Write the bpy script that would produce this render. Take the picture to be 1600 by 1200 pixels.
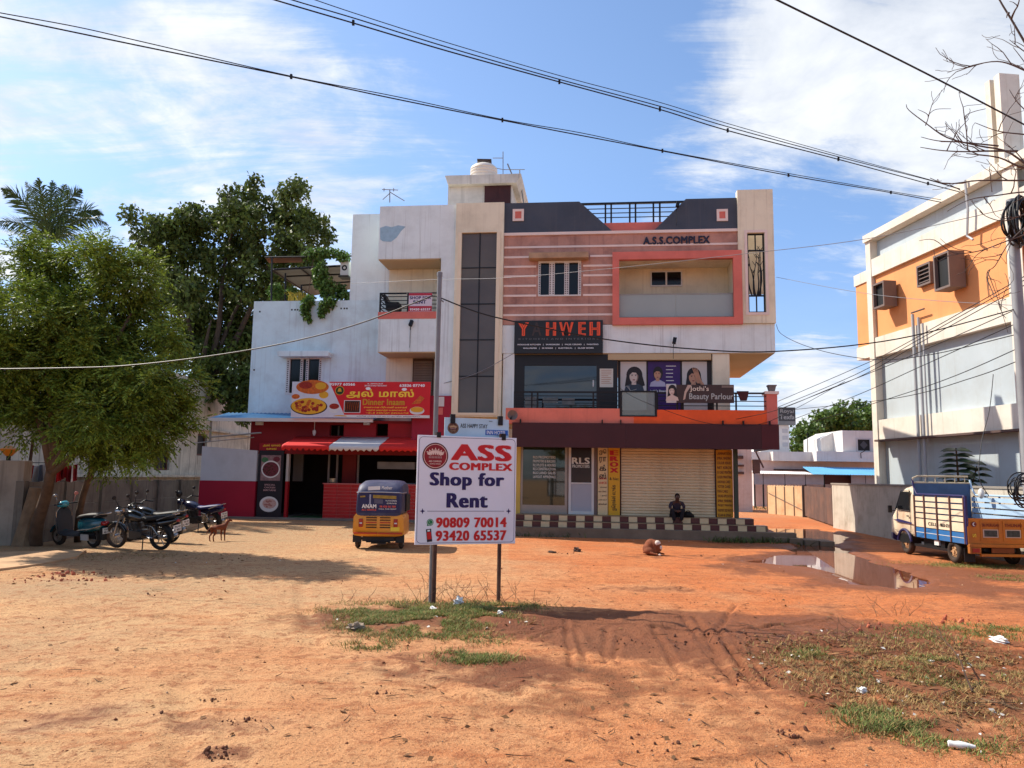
import bpy, bmesh, math, random
import numpy as np
from mathutils import Vector, Matrix, Euler
random.seed(7); RNG = np.random.default_rng(7)
PI = math.pi; R = math.radians
sc = bpy.context.scene
for o in list(bpy.data.objects): bpy.data.objects.remove(o)
COL = sc.collection

# ---------------------------------------------------------------- camera
FPX, HCAM, PITCH, ROLL = 1200.0, 1.85, math.atan(145/1200), 0.0155
cam_d = bpy.data.cameras.new('camera'); cam = bpy.data.objects.new('camera', cam_d); COL.objects.link(cam)
cam_d.sensor_width = 36; cam_d.lens = 36*FPX/1600; cam_d.clip_start = .1; cam_d.clip_end = 3000
CAMROT = (Matrix.Rotation(PI/2+PITCH, 3, 'X') @ Matrix.Rotation(ROLL, 3, 'Z'))
cam.matrix_world = Matrix.Translation((0, 0, HCAM)) @ CAMROT.to_4x4()
sc.camera = cam
# ---------------------------------------------------------------- sun and sky
SUN_EL, SUN_AZ = R(45), math.atan2(.46, -.89)          # azimuth counted from +X
to_sun = Vector((math.cos(SUN_EL)*math.cos(SUN_AZ), math.cos(SUN_EL)*math.sin(SUN_AZ), math.sin(SUN_EL)))
sun_d = bpy.data.lights.new('sun', 'SUN'); sun_d.energy = 3.4; sun_d.angle = R(.5); sun_d.color = (1, .92, .80)
sun = bpy.data.objects.new('sun', sun_d); COL.objects.link(sun)
sun.rotation_euler = (-to_sun).to_track_quat('-Z', 'Y').to_euler(); sun.location = to_sun*60
EXPOSURE, SKY_STRENGTH = 1.02, .15
def ray(px, py):
    return (CAMROT @ Vector(((px-800)/FPX, -(py-600)/FPX, -1))).normalized()
def make_world():
    w = bpy.data.worlds.new('World'); sc.world = w; w.use_nodes = True
    nt = w.node_tree; N = nt.nodes; L = nt.links; N.clear()
    def node(t, **k):
        n = N.new(t)
        for a, b in k.items(): setattr(n, a, b)
        return n
    def math_(op, a, b=None, c=None):
        n = node('ShaderNodeMath', operation=op)
        for i, v in enumerate((a, b, c)):
            if v is None: continue
            if isinstance(v, (int, float)): n.inputs[i].default_value = v
            else: L.new(v, n.inputs[i])
        return n.outputs[0]
    out = node('ShaderNodeOutputWorld'); bg = node('ShaderNodeBackground'); bg.inputs[1].default_value = SKY_STRENGTH
    sky = node('ShaderNodeTexSky', sky_type='NISHITA', sun_disc=False, sun_elevation=SUN_EL, sun_rotation=PI/2-SUN_AZ)
    sky.air_density = 1.0; sky.dust_density = .7; sky.ozone_density = 1.6
    tc = node('ShaderNodeTexCoord'); sep = node('ShaderNodeSeparateXYZ'); L.new(tc.outputs['Generated'], sep.inputs[0])
    z = math_('MAXIMUM', sep.outputs[2], 0.0); zz = math_('ADD', z, .17)
    cmb = node('ShaderNodeCombineXYZ'); L.new(math_('DIVIDE', sep.outputs[0], zz), cmb.inputs[0]); L.new(math_('DIVIDE', sep.outputs[1], zz), cmb.inputs[1])
    def noise(scale, rot, sx, sy, det, rough, dist, seed):
        mp = node('ShaderNodeMapping'); mp.inputs['Rotation'].default_value = (0, 0, rot); mp.inputs['Scale'].default_value = (sx, sy, 1); mp.inputs['Location'].default_value = (seed, seed*.7, seed*.3)
        L.new(cmb.outputs[0], mp.inputs[0])
        n = node('ShaderNodeTexNoise'); n.inputs['Scale'].default_value = scale; n.inputs['Detail'].default_value = det; n.inputs['Roughness'].default_value = rough; n.inputs['Distortion'].default_value = dist
        L.new(mp.outputs[0], n.inputs[0]); return n.outputs[0]
    big = noise(1.1, .3, 1, 1, 3, .5, .3, 3.1); wisp = noise(2.7, R(-28), .5, 2.0, 10, .7, .7, 1.7); puff = noise(3.2, .2, 1, 1, 8, .6, .35, 5.2)
    # where the cloud banks hang in the sky: direction, angular radius, amount
    banks = [(ray(170, 110), .34, .1), (ray(420, 130), .28, .15), (ray(40, 210), .2, .2), (ray(480, 215), .2, .15), (ray(620, 260), .14, .2), (ray(1290, 130), .22, .55), (ray(1480, 190), .26, .5), (ray(1120, 140), .12, .4),
             (ray(1560, 60), .2, .3), (ray(1310, 590), .075, .7), (ray(1240, 600), .07, .6), (ray(330, 340), .12, .3), (ray(860, 130), .26, -.55), (ray(760, 30), .22, -.5), (ray(980, 30), .16, -.4), (ray(1000, 270), .16, -.3), (ray(260, 290), .16, -.4), (ray(1260, 400), .15, -.75), (ray(1240, 300), .09, -.3)]
    acc = None
    for d, rad, amt in banks:
        dn = node('ShaderNodeVectorMath', operation='DOT_PRODUCT'); L.new(tc.outputs['Generated'], dn.inputs[0]); dn.inputs[1].default_value = d
        mr = node('ShaderNodeMapRange', interpolation_type='SMOOTHSTEP'); L.new(dn.outputs['Value'], mr.inputs[0])
        mr.inputs[1].default_value = math.cos(rad*1.25); mr.inputs[2].default_value = math.cos(rad*.25); mr.inputs[3].default_value = 0; mr.inputs[4].default_value = amt
        acc = mr.outputs[0] if acc is None else math_('ADD', acc, mr.outputs[0])
    s = math_('ADD', math_('MULTIPLY', math_('SUBTRACT', wisp, .5), 3.6), math_('MULTIPLY', math_('SUBTRACT', puff, .5), 3.0))
    s = math_('ADD', s, math_('MULTIPLY', math_('SUBTRACT', big, .5), .9)); s = math_('ADD', s, math_('ADD', acc, .2))
    mr = node('ShaderNodeMapRange', interpolation_type='SMOOTHSTEP'); L.new(s, mr.inputs[0]); mr.inputs[1].default_value = -.1; mr.inputs[2].default_value = 1.25; mr.inputs[3].default_value = 0; mr.inputs[4].default_value = .95
    hz = node('ShaderNodeMapRange'); L.new(z, hz.inputs[0]); hz.inputs[1].default_value = .02; hz.inputs[2].default_value = .3; hz.inputs[3].default_value = .18; hz.inputs[4].default_value = 0
    tint = node('ShaderNodeMix', data_type='RGBA', blend_type='MULTIPLY'); tint.inputs[0].default_value = 1
    L.new(sky.outputs[0], tint.inputs[6])
    tm = node('ShaderNodeMapRange'); L.new(z, tm.inputs[0]); tm.inputs[1].default_value = 0; tm.inputs[2].default_value = .4
    tg = node('ShaderNodeMix', data_type='RGBA'); L.new(tm.outputs[0], tg.inputs[0]); tg.inputs[6].default_value = (.37, .45, .64, 1); tg.inputs[7].default_value = (.58, .63, .69, 1); L.new(tg.outputs[2], tint.inputs[7])
    cc = node('ShaderNodeMix', data_type='RGBA'); pm = node('ShaderNodeMapRange'); L.new(puff, pm.inputs[0]); pm.inputs[1].default_value = .36; pm.inputs[2].default_value = .62; L.new(pm.outputs[0], cc.inputs[0]); cc.inputs[6].default_value = (2.3, 2.5, 2.85, 1); cc.inputs[7].default_value = (3.4, 3.5, 3.65, 1)
    mx = node('ShaderNodeMix', data_type='RGBA'); L.new(math_('MAXIMUM', mr.outputs[0], hz.outputs[0]), mx.inputs[0]); L.new(tint.outputs[2], mx.inputs[6]); L.new(cc.outputs[2], mx.inputs[7])
    L.new(mx.outputs[2], bg.inputs[0]); L.new(bg.outputs[0], out.inputs[0])
make_world()
sc.view_settings.view_transform = 'Standard'; sc.view_settings.look = 'None'; sc.view_settings.gamma = 1
sc.view_settings.exposure = EXPOSURE; sc.view_settings.use_curve_mapping = False
sc.render.engine = 'CYCLES'; sc.cycles.max_bounces = 6; sc.cycles.diffuse_bounces = 3; sc.cycles.glossy_bounces = 3
sc.cycles.transmission_bounces = 4; sc.cycles.transparent_max_bounces = 6; sc.cycles.use_denoising = True

# ---------------------------------------------------------------- measuring helpers
CAMP = Vector((0, 0, HCAM))
def at(px, py, Y):
    d = ray(px, py); return CAMP + d*(Y/d.y)
def G(px, py, z=0.0):
    d = ray(px, py); return CAMP + d*((z-HCAM)/d.z)
class Frame:
    def __init__(s, ox, oy, yaw, oz=0):
        s.o = Vector((ox, oy, oz)); s.yaw = yaw; s.R = Matrix.Rotation(yaw, 3, 'Z'); s.Ri = s.R.transposed()
    def at(s, px, py, v=0.0):
        d = s.Ri @ ray(px, py); c = s.Ri @ (CAMP - s.o); p = c + d*((v-c.y)/d.y); return p.x, p.z
    def rect(s, a, b, c, d, v=0.0):
        return s.at(a, (b+d)/2, v)[0], s.at(c, (b+d)/2, v)[0], s.at((a+c)/2, d, v)[1], s.at((a+c)/2, b, v)[1]
    def w(s, x, y, z): return s.o + s.R @ Vector((x, y, z))
    def local(s, p): return s.Ri @ (Vector(p) - s.o)
    def place(s, o):
        o.location = s.o; o.rotation_euler = (0, 0, s.yaw); return o

# ---------------------------------------------------------------- materials
def lin(c): return tuple(((v/255)/12.92 if v/255 <= .04045 else (((v/255)+.055)/1.055)**2.4) for v in c)
MATS = {}
def mat(name, rgb, rough=.75, metal=0, var=.1, vs=1.5, bump=0, bs=40, grime=None, spec=.35, streak=0, trans=0, island=0, coat=0, emit=0):
    """rgb = the surface's own colour (sRGB 0-255)"""
    if name in MATS: return MATS[name]
    m = bpy.data.materials.new(name); m.use_nodes = True; nt = m.node_tree; N = nt.nodes; L = nt.links
    b = N['Principled BSDF']; c = lin(rgb)
    b.inputs['Roughness'].default_value = rough; b.inputs['Metallic'].default_value = metal; b.inputs['Specular IOR Level'].default_value = spec
    if coat: b.inputs['Coat Weight'].default_value = coat
    tc = N.new('ShaderNodeTexCoord')
    def noise(scale, det=4, r=.55, sc3=None):
        n = N.new('ShaderNodeTexNoise'); n.inputs['Scale'].default_value = scale; n.inputs['Detail'].default_value = det; n.inputs['Roughness'].default_value = r
        if sc3:
            mp = N.new('ShaderNodeMapping'); mp.inputs['Scale'].default_value = sc3; L.new(tc.outputs['Object'], mp.inputs[0]); L.new(mp.outputs[0], n.inputs[0])
        else: L.new(tc.outputs['Object'], n.inputs[0])
        return n.outputs[0]
    def ramp(src, a, b_, lo=0, hi=1):
        r = N.new('ShaderNodeMapRange'); r.inputs[1].default_value = a; r.inputs[2].default_value = b_; r.inputs[3].default_value = lo; r.inputs[4].default_value = hi; L.new(src, r.inputs[0]); return r.outputs[0]
    def mix(f, a, b_):
        x = N.new('ShaderNodeMix'); x.data_type = 'RGBA'
        for i, v in ((0, f), (6, a), (7, b_)):
            if isinstance(v, tuple): x.inputs[i].default_value = (*v, 1)
            elif isinstance(v, float): x.inputs[i].default_value = v
            else: L.new(v, x.inputs[i])
        return x.outputs[2]
    col = None
    if var:
        col = mix(ramp(noise(vs), .3, .7), tuple(max(0, v*(1-var)) for v in c), tuple(min(1, v*(1+var)) for v in c))
    if island:
        g = N.new('ShaderNodeNewGeometry')
        iv = mix(g.outputs['Random Per Island'], (1-island,)*3, (1+island*1.2,)*3)
        x = N.new('ShaderNodeMix'); x.data_type = 'RGBA'; x.blend_type = 'MULTIPLY'; x.inputs[0].default_value = 1; L.new(iv, x.inputs[6])
        if col is None: x.inputs[7].default_value = (*c, 1)
        else: L.new(col, x.inputs[7])
        col = x.outputs[2]
    if grime:
        gc, amt = lin(grime[0]), grime[1]
        a = ramp(noise(1.1, 8, .65), .45, .72, 0, amt)
        base = col if col is not None else c
        col = mix(a, base, gc)
        if streak:
            s = ramp(noise(1.0, 7, .65, (8, 8, .22)), .54, .68, 0, streak); col = mix(s, col, gc)
    if col is None: b.inputs['Base Color'].default_value = (*c, 1)
    else: L.new(col, b.inputs['Base Color'])
    if bump:
        bp = N.new('ShaderNodeBump'); bp.inputs['Strength'].default_value = min(1, bump); bp.inputs['Distance'].default_value = .02
        L.new(noise(bs, 6, .6), bp.inputs['Height']); L.new(bp.outputs[0], b.inputs['Normal'])
    if trans:
        t = N.new('ShaderNodeBsdfTranslucent'); ms = N.new('ShaderNodeMixShader'); ms.inputs[0].default_value = trans
        if col is None: t.inputs[0].default_value = (*c, 1)
        else: L.new(col, t.inputs[0])
        L.new(b.outputs[0], ms.inputs[1]); L.new(t.outputs[0], ms.inputs[2]); L.new(ms.outputs[0], N['Material Output'].inputs[0])
    MATS[name] = m; return m
def glass(name, rgb, alpha=.35, rough=.04):
    if name in MATS: return MATS[name]
    m = bpy.data.materials.new(name); m.use_nodes = True; nt = m.node_tree; N = nt.nodes; L = nt.links
    b = N['Principled BSDF']; b.inputs['Base Color'].default_value = (*lin(rgb), 1); b.inputs['Roughness'].default_value = rough
    t = N.new('ShaderNodeBsdfTransparent'); t.inputs[0].default_value = (.85, .92, .9, 1); ms = N.new('ShaderNodeMixShader'); ms.inputs[0].default_value = alpha
    L.new(t.outputs[0], ms.inputs[1]); L.new(b.outputs[0], ms.inputs[2]); L.new(ms.outputs[0], N['Material Output'].inputs[0])
    MATS[name] = m; return m

# ---------------------------------------------------------------- mesh builder
class MB:
    def __init__(s): s.v = []; s.f = []; s.m = []; s.spans = []
    def add(s, verts, faces, mi=0, M=None):
        n = len(s.v)
        if M is not None: verts = [M @ Vector(p) for p in verts]
        s.v += [tuple(p) for p in verts]; s.f += [tuple(i+n for i in f) for f in faces]; s.m += [mi]*len(faces); return s
    def box(s, x0, x1, y0, y1, z0, z1, mi=0, M=None):
        x0, x1 = sorted((x0, x1)); y0, y1 = sorted((y0, y1)); z0, z1 = sorted((z0, z1))
        return s.add([(x0,y0,z0),(x1,y0,z0),(x1,y1,z0),(x0,y1,z0),(x0,y0,z1),(x1,y0,z1),(x1,y1,z1),(x0,y1,z1)],
                     [(3,2,1,0),(4,5,6,7),(0,1,5,4),(1,2,6,5),(2,3,7,6),(3,0,4,7)], mi, M)
    def prism(s, poly, y0, y1, mi=0, M=None):
        n = len(poly); area = sum(poly[i][0]*poly[(i+1) % n][1]-poly[(i+1) % n][0]*poly[i][1] for i in range(n))
        if area < 0: poly = poly[::-1]
        vs = [(p[0], y0, p[1]) for p in poly]+[(p[0], y1, p[1]) for p in poly]
        return s.add(vs, [tuple(range(n)), tuple(range(2*n-1, n-1, -1))]+[(i, i+n, (i+1) % n+n, (i+1) % n) for i in range(n)], mi, M)
    def wall(s, x0, x1, z0, z1, y0, y1, holes=(), mi=0, M=None):
        xs = sorted({x0, x1, *[min(max(h[i], x0), x1) for h in holes for i in (0, 1)]}); zs = sorted({z0, z1, *[min(max(h[i], z0), z1) for h in holes for i in (2, 3)]})
        nx, nz = len(xs)-1, len(zs)-1
        def full(i, j):
            if not (0 <= i < nx and 0 <= j < nz): return False
            cx, cz = (xs[i]+xs[i+1])/2, (zs[j]+zs[j+1])/2
            return not any(h[0] < cx < h[1] and h[2] < cz < h[3] for h in holes)
        for i in range(nx):
            for j in range(nz):
                if not full(i, j): continue
                a, b, c, d = xs[i], xs[i+1], zs[j], zs[j+1]
                s.add([(a,y0,c),(b,y0,c),(b,y0,d),(a,y0,d)], [(0,1,2,3)], mi, M); s.add([(a,y1,c),(b,y1,c),(b,y1,d),(a,y1,d)], [(3,2,1,0)], mi, M)
                if not full(i-1, j): s.add([(a,y0,c),(a,y0,d),(a,y1,d),(a,y1,c)], [(0,1,2,3)], mi, M)
                if not full(i+1, j): s.add([(b,y0,c),(b,y1,c),(b,y1,d),(b,y0,d)], [(0,1,2,3)], mi, M)
                if not full(i, j-1): s.add([(a,y0,c),(a,y1,c),(b,y1,c),(b,y0,c)], [(0,1,2,3)], mi, M)
                if not full(i, j+1): s.add([(a,y0,d),(b,y0,d),(b,y1,d),(a,y1,d)], [(0,1,2,3)], mi, M)
        return s
    def tube(s, pts, r, n=8, mi=0, M=None, flat=1.0):
        pts = [Vector(p) for p in pts]; k = len(pts); rs = r if isinstance(r, (list, tuple)) else [r]*k
        t0 = (pts[1]-pts[0]).normalized(); up = Vector((0, 0, 1)) if abs(t0.z) < .9 else Vector((1, 0, 0)); a = t0.cross(up).normalized(); V = []; F = []
        for i, p in enumerate(pts):
            t = (pts[min(i+1, k-1)]-pts[max(i-1, 0)])
            t = t.normalized() if t.length > 1e-9 else t0
            a = (a-t*a.dot(t)); a = a.normalized() if a.length > 1e-6 else t.orthogonal().normalized(); b = t.cross(a)
            for j in range(n):
                q = 2*PI*j/n; V.append(p+(a*math.cos(q)+b*math.sin(q)*flat)*rs[i])
        for i in range(k-1):
            for j in range(n): F.append((i*n+j, i*n+(j+1) % n, (i+1)*n+(j+1) % n, (i+1)*n+j))
        F.append(tuple(range(n-1, -1, -1))); F.append(tuple(range((k-1)*n, k*n)))
        return s.add(V, F, mi, M)
    def lathe(s, prof, n=20, mi=0, M=None):
        V = []; F = []; k = len(prof)
        for r, z in prof:
            for j in range(n): V.append((r*math.cos(2*PI*j/n), r*math.sin(2*PI*j/n), z))
        for i in range(k-1):
            for j in range(n): F.append((i*n+j, i*n+(j+1) % n, (i+1)*n+(j+1) % n, (i+1)*n+j))
        F.append(tuple(range(n-1, -1, -1))); F.append(tuple(range((k-1)*n, k*n)))
        return s.add(V, F, mi, M)
    def torus(s, Rr, r, n=24, k=10, mi=0, M=None, fl=1.0):
        V = []; F = []
        for i in range(n):
            a = 2*PI*i/n
            for j in range(k):
                b = 2*PI*j/k; q = Rr+r*math.cos(b); V.append((q*math.cos(a), r*fl*math.sin(b), q*math.sin(a)))
        for i in range(n):
            for j in range(k): F.append((i*k+j, i*k+(j+1) % k, ((i+1) % n)*k+(j+1) % k, ((i+1) % n)*k+j))
        return s.add(V, F, mi, M)
    def ball(s, c, r, nu=14, nv=9, mi=0, M=None, rot=None):
        rx, ry, rz = r if isinstance(r, (tuple, list)) else (r, r, r); V = []; F = []; c = Vector(c)
        for i in range(nv+1):
            t = PI*i/nv
            for j in range(nu):
                p = 2*PI*j/nu; q = Vector((rx*math.sin(t)*math.cos(p), ry*math.sin(t)*math.sin(p), rz*math.cos(t)))
                V.append(c+(rot @ q if rot else q))
        for i in range(nv):
            for j in range(nu): F.append((i*nu+j, (i+1)*nu+j, (i+1)*nu+(j+1) % nu, i*nu+(j+1) % nu))
        return s.add(V, F, mi, M)
    def loft(s, secs, n=20, mi=0, M=None, e=3.2):
        """secs: (x, y half-width bottom, y half-width top, z0, z1) rounded-rectangle sections along x"""
        V = []; F = []
        for x, wb, wt, z0, z1 in secs:
            for j in range(n):
                a = 2*PI*(j+.5)/n; ca, sa = math.cos(a), math.sin(a); d = (abs(ca)**e+abs(sa)**e)**(-1/e)
                fy, fz = ca*d, sa*d; w = wb+(wt-wb)*(fz+1)/2; V.append((x, fy*w, (z0+z1)/2+fz*(z1-z0)/2))
        k = len(secs)
        for i in range(k-1):
            for j in range(n): F.append((i*n+j, (i+1)*n+j, (i+1)*n+(j+1) % n, i*n+(j+1) % n))
        F.append(tuple(range(n))); F.append(tuple(range(k*n-1, (k-1)*n-1, -1)))
        return s.add(V, F, mi, M)
    def text(s, body, x0, x1, z0, z1, y, mi=0, M=None, bold=.02, thick=0, rot=0, off=None):
        """lettering fitted to the box x0..x1 by z0..z1 on the plane y (reads along +x seen from -y)"""
        c = bpy.data.curves.new('t', 'FONT'); c.body = body; c.size = 1; c.offset = min(bold, 0); c.resolution_u = 3; c.space_character = 1+max(0, bold)*1.9
        o = bpy.data.objects.new('t', c); m = o.to_mesh(); dx = max(0, bold)*.95; dz = min(dx, .03)*.5
        P0 = [v.co.copy() for v in m.vertices]; F0 = [tuple(p.vertices) for p in m.polygons]; P = []; F = []
        for k, q in enumerate(((-dx, dz), (dx, dz), (-dx, -dz), (dx, -dz), (0, dz), (0, -dz)) if dx else ((0, 0),)):    # heavier strokes: copies side by side, each a hair in front
            F += [tuple(i+len(P) for i in f) for f in F0]; P += [Vector((p.x+q[0], p.y+q[1], k*.00015)) for p in P0]
        o.to_mesh_clear(); bpy.data.objects.remove(o); bpy.data.curves.remove(c)
        if not P: return s
        s.spans.append((len(s.v), len(s.v)+len(P), len(s.f), len(s.f)+len(F)))
        a0, a1 = min(p.x for p in P), max(p.x for p in P); b0, b1 = min(p.y for p in P), max(p.y for p in P)
        if rot:      # reads upward
            V = [(x1-(p.y-b0)/(b1-b0)*(x1-x0), y-p.z, z0+(p.x-a0)/(a1-a0)*(z1-z0)) for p in P]
        else: V = [(x0+(p.x-a0)/(a1-a0)*(x1-x0), y-p.z, z0+(p.y-b0)/(b1-b0)*(z1-z0)) for p in P]
        return s.add(V, F, mi, M)
    def disc(s, cx, cz, rx, rz, y, mi=0, n=24, a0=0, a1=2*PI, M=None):
        V = [(cx+rx*math.cos(a0+(a1-a0)*i/n), y, cz+rz*math.sin(a0+(a1-a0)*i/n)) for i in range(n)]
        return s.add(V, [tuple(range(n))], mi, M)
    def ring(s, cx, cz, r0, r1, y, mi=0, n=36, sx=1.0):
        V = [(cx+q*sx*math.cos(2*PI*i/n), y, cz+q*math.sin(2*PI*i/n)) for i in range(n) for q in (r0, r1)]
        return s.add(V, [(2*i, 2*i+1, (2*i+3) % (2*n), (2*i+2) % (2*n)) for i in range(n)], mi)
    def poly(s, pts, y, mi=0):
        return s.add([(p[0], y, p[1]) for p in pts], [tuple(range(len(pts)))], mi)
    def build(s, name, mats, parent=None, smooth=False, bevel=0, **k):
        if name == 'lettering' and len(s.spans) > 1:      # every line of writing is a part of its own
            r = []
            for v0, v1, f0, f1 in s.spans:
                b = MB(); b.v = s.v[v0:v1]; b.f = [tuple(i-v0 for i in f) for f in s.f[f0:f1]]; mm = mats if isinstance(mats, (list, tuple)) else [mats]; r.append(b.build(name, mm[s.m[f0]], parent, **k))
            return r[0]
        me = bpy.data.meshes.new(name); me.from_pydata(s.v, [], s.f)
        for m in (mats if isinstance(mats, (list, tuple)) else [mats]): me.materials.append(m)
        if any(s.m): me.polygons.foreach_set('material_index', s.m)
        me.update()
        if smooth: me.shade_smooth()
        o = bpy.data.objects.new(name, me); COL.objects.link(o)
        if parent: o.parent = parent
        if bevel:
            b = o.modifiers.new('bevel', 'BEVEL'); b.width = bevel; b.segments = 2; b.limit_method = 'ANGLE'; b.angle_limit = R(40)
        if smooth == 'auto':
            me.shade_flat()
            me.set_sharp_from_angle(angle=R(35)); me.polygons.foreach_set('use_smooth', [True]*len(me.polygons))
        for a, b in k.items(): o[a] = b
        return o
def arrmesh(name, V, F, mats, parent=None, smooth=False, **k):
    """big mesh from numpy arrays; F is (n, 3 or 4)"""
    me = bpy.data.meshes.new(name); n, q = F.shape
    me.vertices.add(len(V)); me.vertices.foreach_set('co', np.ascontiguousarray(V, dtype=np.float32).ravel())
    me.loops.add(n*q); me.loops.foreach_set('vertex_index', np.ascontiguousarray(F, dtype=np.int32).ravel())
    me.polygons.add(n); me.polygons.foreach_set('loop_start', np.arange(0, n*q, q, dtype=np.int32))
    me.update(calc_edges=True); me.validate()
    for m in (mats if isinstance(mats, (list, tuple)) else [mats]): me.materials.append(m)
    if smooth: me.shade_smooth()
    o = bpy.data.objects.new(name, me); COL.objects.link(o)
    if parent: o.parent = parent
    for a, b in k.items(): o[a] = b
    return o
def tag(o, label=None, cat=None, group=None, kind=None):
    for k, v in (('label', label), ('category', cat), ('group', group), ('kind', kind)):
        if v: o[k] = v
    return o
def thing(name, label, cat, loc=(0, 0, 0), rz=0, group=None):
    o = bpy.data.objects.new(name, None); COL.objects.link(o); o.location = loc; o.rotation_euler = (0, 0, rz); o.empty_display_size = .2
    return tag(o, label, cat, group)
def dup(o, parent=None):
    c = o.copy(); COL.objects.link(c); c.parent = parent
    for ch in list(o.children): dup(ch, c)
    return c
def shared(name, mesh_obj, parent, loc):
    o = bpy.data.objects.new(name, mesh_obj.data); COL.objects.link(o); o.parent = parent; o.location = loc; return o
def explode(o, child=None):
    """every loose piece of a part becomes an object of its own: siblings, or children of the largest piece"""
    me = o.data; n = len(me.vertices); par = list(range(n))
    def find(a):
        while par[a] != a: par[a] = par[par[a]]; a = par[a]
        return a
    for e in me.edges:
        a, b = find(e.vertices[0]), find(e.vertices[1])
        if a != b: par[a] = b
    isl = {}
    for p in me.polygons: isl.setdefault(find(p.vertices[0]), []).append(p)
    if len(isl) < 2: return [o]
    vs = [v.co.copy() for v in me.vertices]; out = []; mats_ = [m for m in me.materials]; isl = sorted(isl.values(), key=lambda ps: -sum(p.area for p in ps)); name = o.name.split('.')[0]
    for k, ps in enumerate(isl):
        ids = sorted({i for p in ps for i in p.vertices}); mp = {i: j for j, i in enumerate(ids)}; m = bpy.data.meshes.new(child if child and k else name)
        m.from_pydata([vs[i] for i in ids], [], [[mp[i] for i in p.vertices] for p in ps]); mi = sorted({p.material_index for p in ps})
        for i in mi: m.materials.append(mats_[i])
        m.polygons.foreach_set('material_index', [mi.index(p.material_index) for p in ps]); m.polygons.foreach_set('use_smooth', [p.use_smooth for p in ps])
        out.append((m, k))
    r = [o]; o.data = out[0][0]
    for m, k in out[1:]:
        c = bpy.data.objects.new(child or name, m); COL.objects.link(c); c.parent = o if child else o.parent
        if not child: c.matrix_basis = o.matrix_basis.copy()
        for q in o.modifiers:
            w = c.modifiers.new(q.name, q.type)
            if q.type == 'BEVEL': w.width = q.width; w.segments = q.segments; w.limit_method = q.limit_method; w.angle_limit = q.angle_limit
        r.append(c)
    return r
# numpy value noise
_T = RNG.random((256, 256))
def vnoise(x, y):
    xi, yi = np.floor(x).astype(int), np.floor(y).astype(int); fx, fy = x-xi, y-yi; fx, fy = fx*fx*(3-2*fx), fy*fy*(3-2*fy)
    t = lambda a, b: _T[a & 255, b & 255]
    return (t(xi, yi)*(1-fx)+t(xi+1, yi)*fx)*(1-fy)+(t(xi, yi+1)*(1-fx)+t(xi+1, yi+1)*fx)*fy
def fbm(x, y, o=4):
    s = 0; a = .5
    for i in range(o): s = s+a*(vnoise(x+17*i, y+31*i)-.5)*2; x = x*2.03; y = y*2.03; a *= .5
    return s
# ================================================================ GROUND
def gpt(px, py):
    p = G(px, py); return p.x, p.y
def seg_d(X, Y, a, b):
    ax, ay = a; bx, by = b; dx, dy = bx-ax, by-ay; t = np.clip(((X-ax)*dx+(Y-ay)*dy)/(dx*dx+dy*dy+1e-9), 0, 1)
    return np.hypot(X-ax-t*dx, Y-ay-t*dy)
def in_poly(X, Y, P):
    c = np.zeros(X.shape, bool)
    for i in range(len(P)):
        (x0, y0), (x1, y1) = P[i-1], P[i]
        if y0 == y1: continue
        k = ((y0 > Y) != (y1 > Y)) & (X < (x1-x0)*(Y-y0)/(y1-y0)+x0); c ^= k
    return c
def poly_sd(X, Y, P):
    d = np.full(X.shape, 1e9)
    for i in range(len(P)): d = np.minimum(d, seg_d(X, Y, P[i-1], P[i]))
    return np.where(in_poly(X, Y, P), d, -d)
PUDDLE = [gpt(*p) for p in [(1185, 822), (1258, 822), (1300, 829), (1322, 838), (1312, 850), (1322, 862), (1362, 876), (1412, 890), (1440, 901), (1449, 919), (1400, 918), (1330, 911), (1300, 893), (1266, 885),
          (1215, 882), (1168, 877), (1196, 869), (1238, 862), (1247, 850), (1228, 836)]]
RUTS = [((884, 975), (893, 1042)), ((898, 985), (914, 1030)), ((948, 985), (944, 1035)), ((968, 1000), (955, 1030)), ((1020, 985), (1062, 1050)), ((1066, 968), (1128, 1045)), ((1085, 965), (1150, 1070)),
        ((1150, 945), (1120, 990)), ((1122, 990), (1178, 1068)), ((1140, 1000), (1210, 1070)), ((940, 975), (1130, 998)), ((1126, 994), (1300, 968)), ((870, 990), (830, 1000)), ((1210, 1020), (1222, 1046)),
        ((760, 1000), (890, 985)), ((1135, 1010), (1165, 1040)), ((1180, 985), (1300, 972)), ((1100, 1000), (1118, 1018))]
RUTS = [(gpt(*a), gpt(*b)) for a, b in RUTS]
TRACKS = [[(905, 905), (1180, 925), (1600, 985)], [(860, 900), (1150, 905), (1480, 940)], [(470, 905), (476, 960), (490, 1010)], [(0, 966), (250, 966), (560, 968)], [(285, 1060), (290, 1120), (280, 1190)],
          [(600, 1040), (720, 1090), (900, 1160)], [(640, 1030), (800, 1080), (1000, 1130)], [(700, 870), (900, 900), (1200, 930)], [(100, 960), (330, 900), (560, 870)]]
TRACKS = [[gpt(*p) for p in t] for t in TRACKS]
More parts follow.
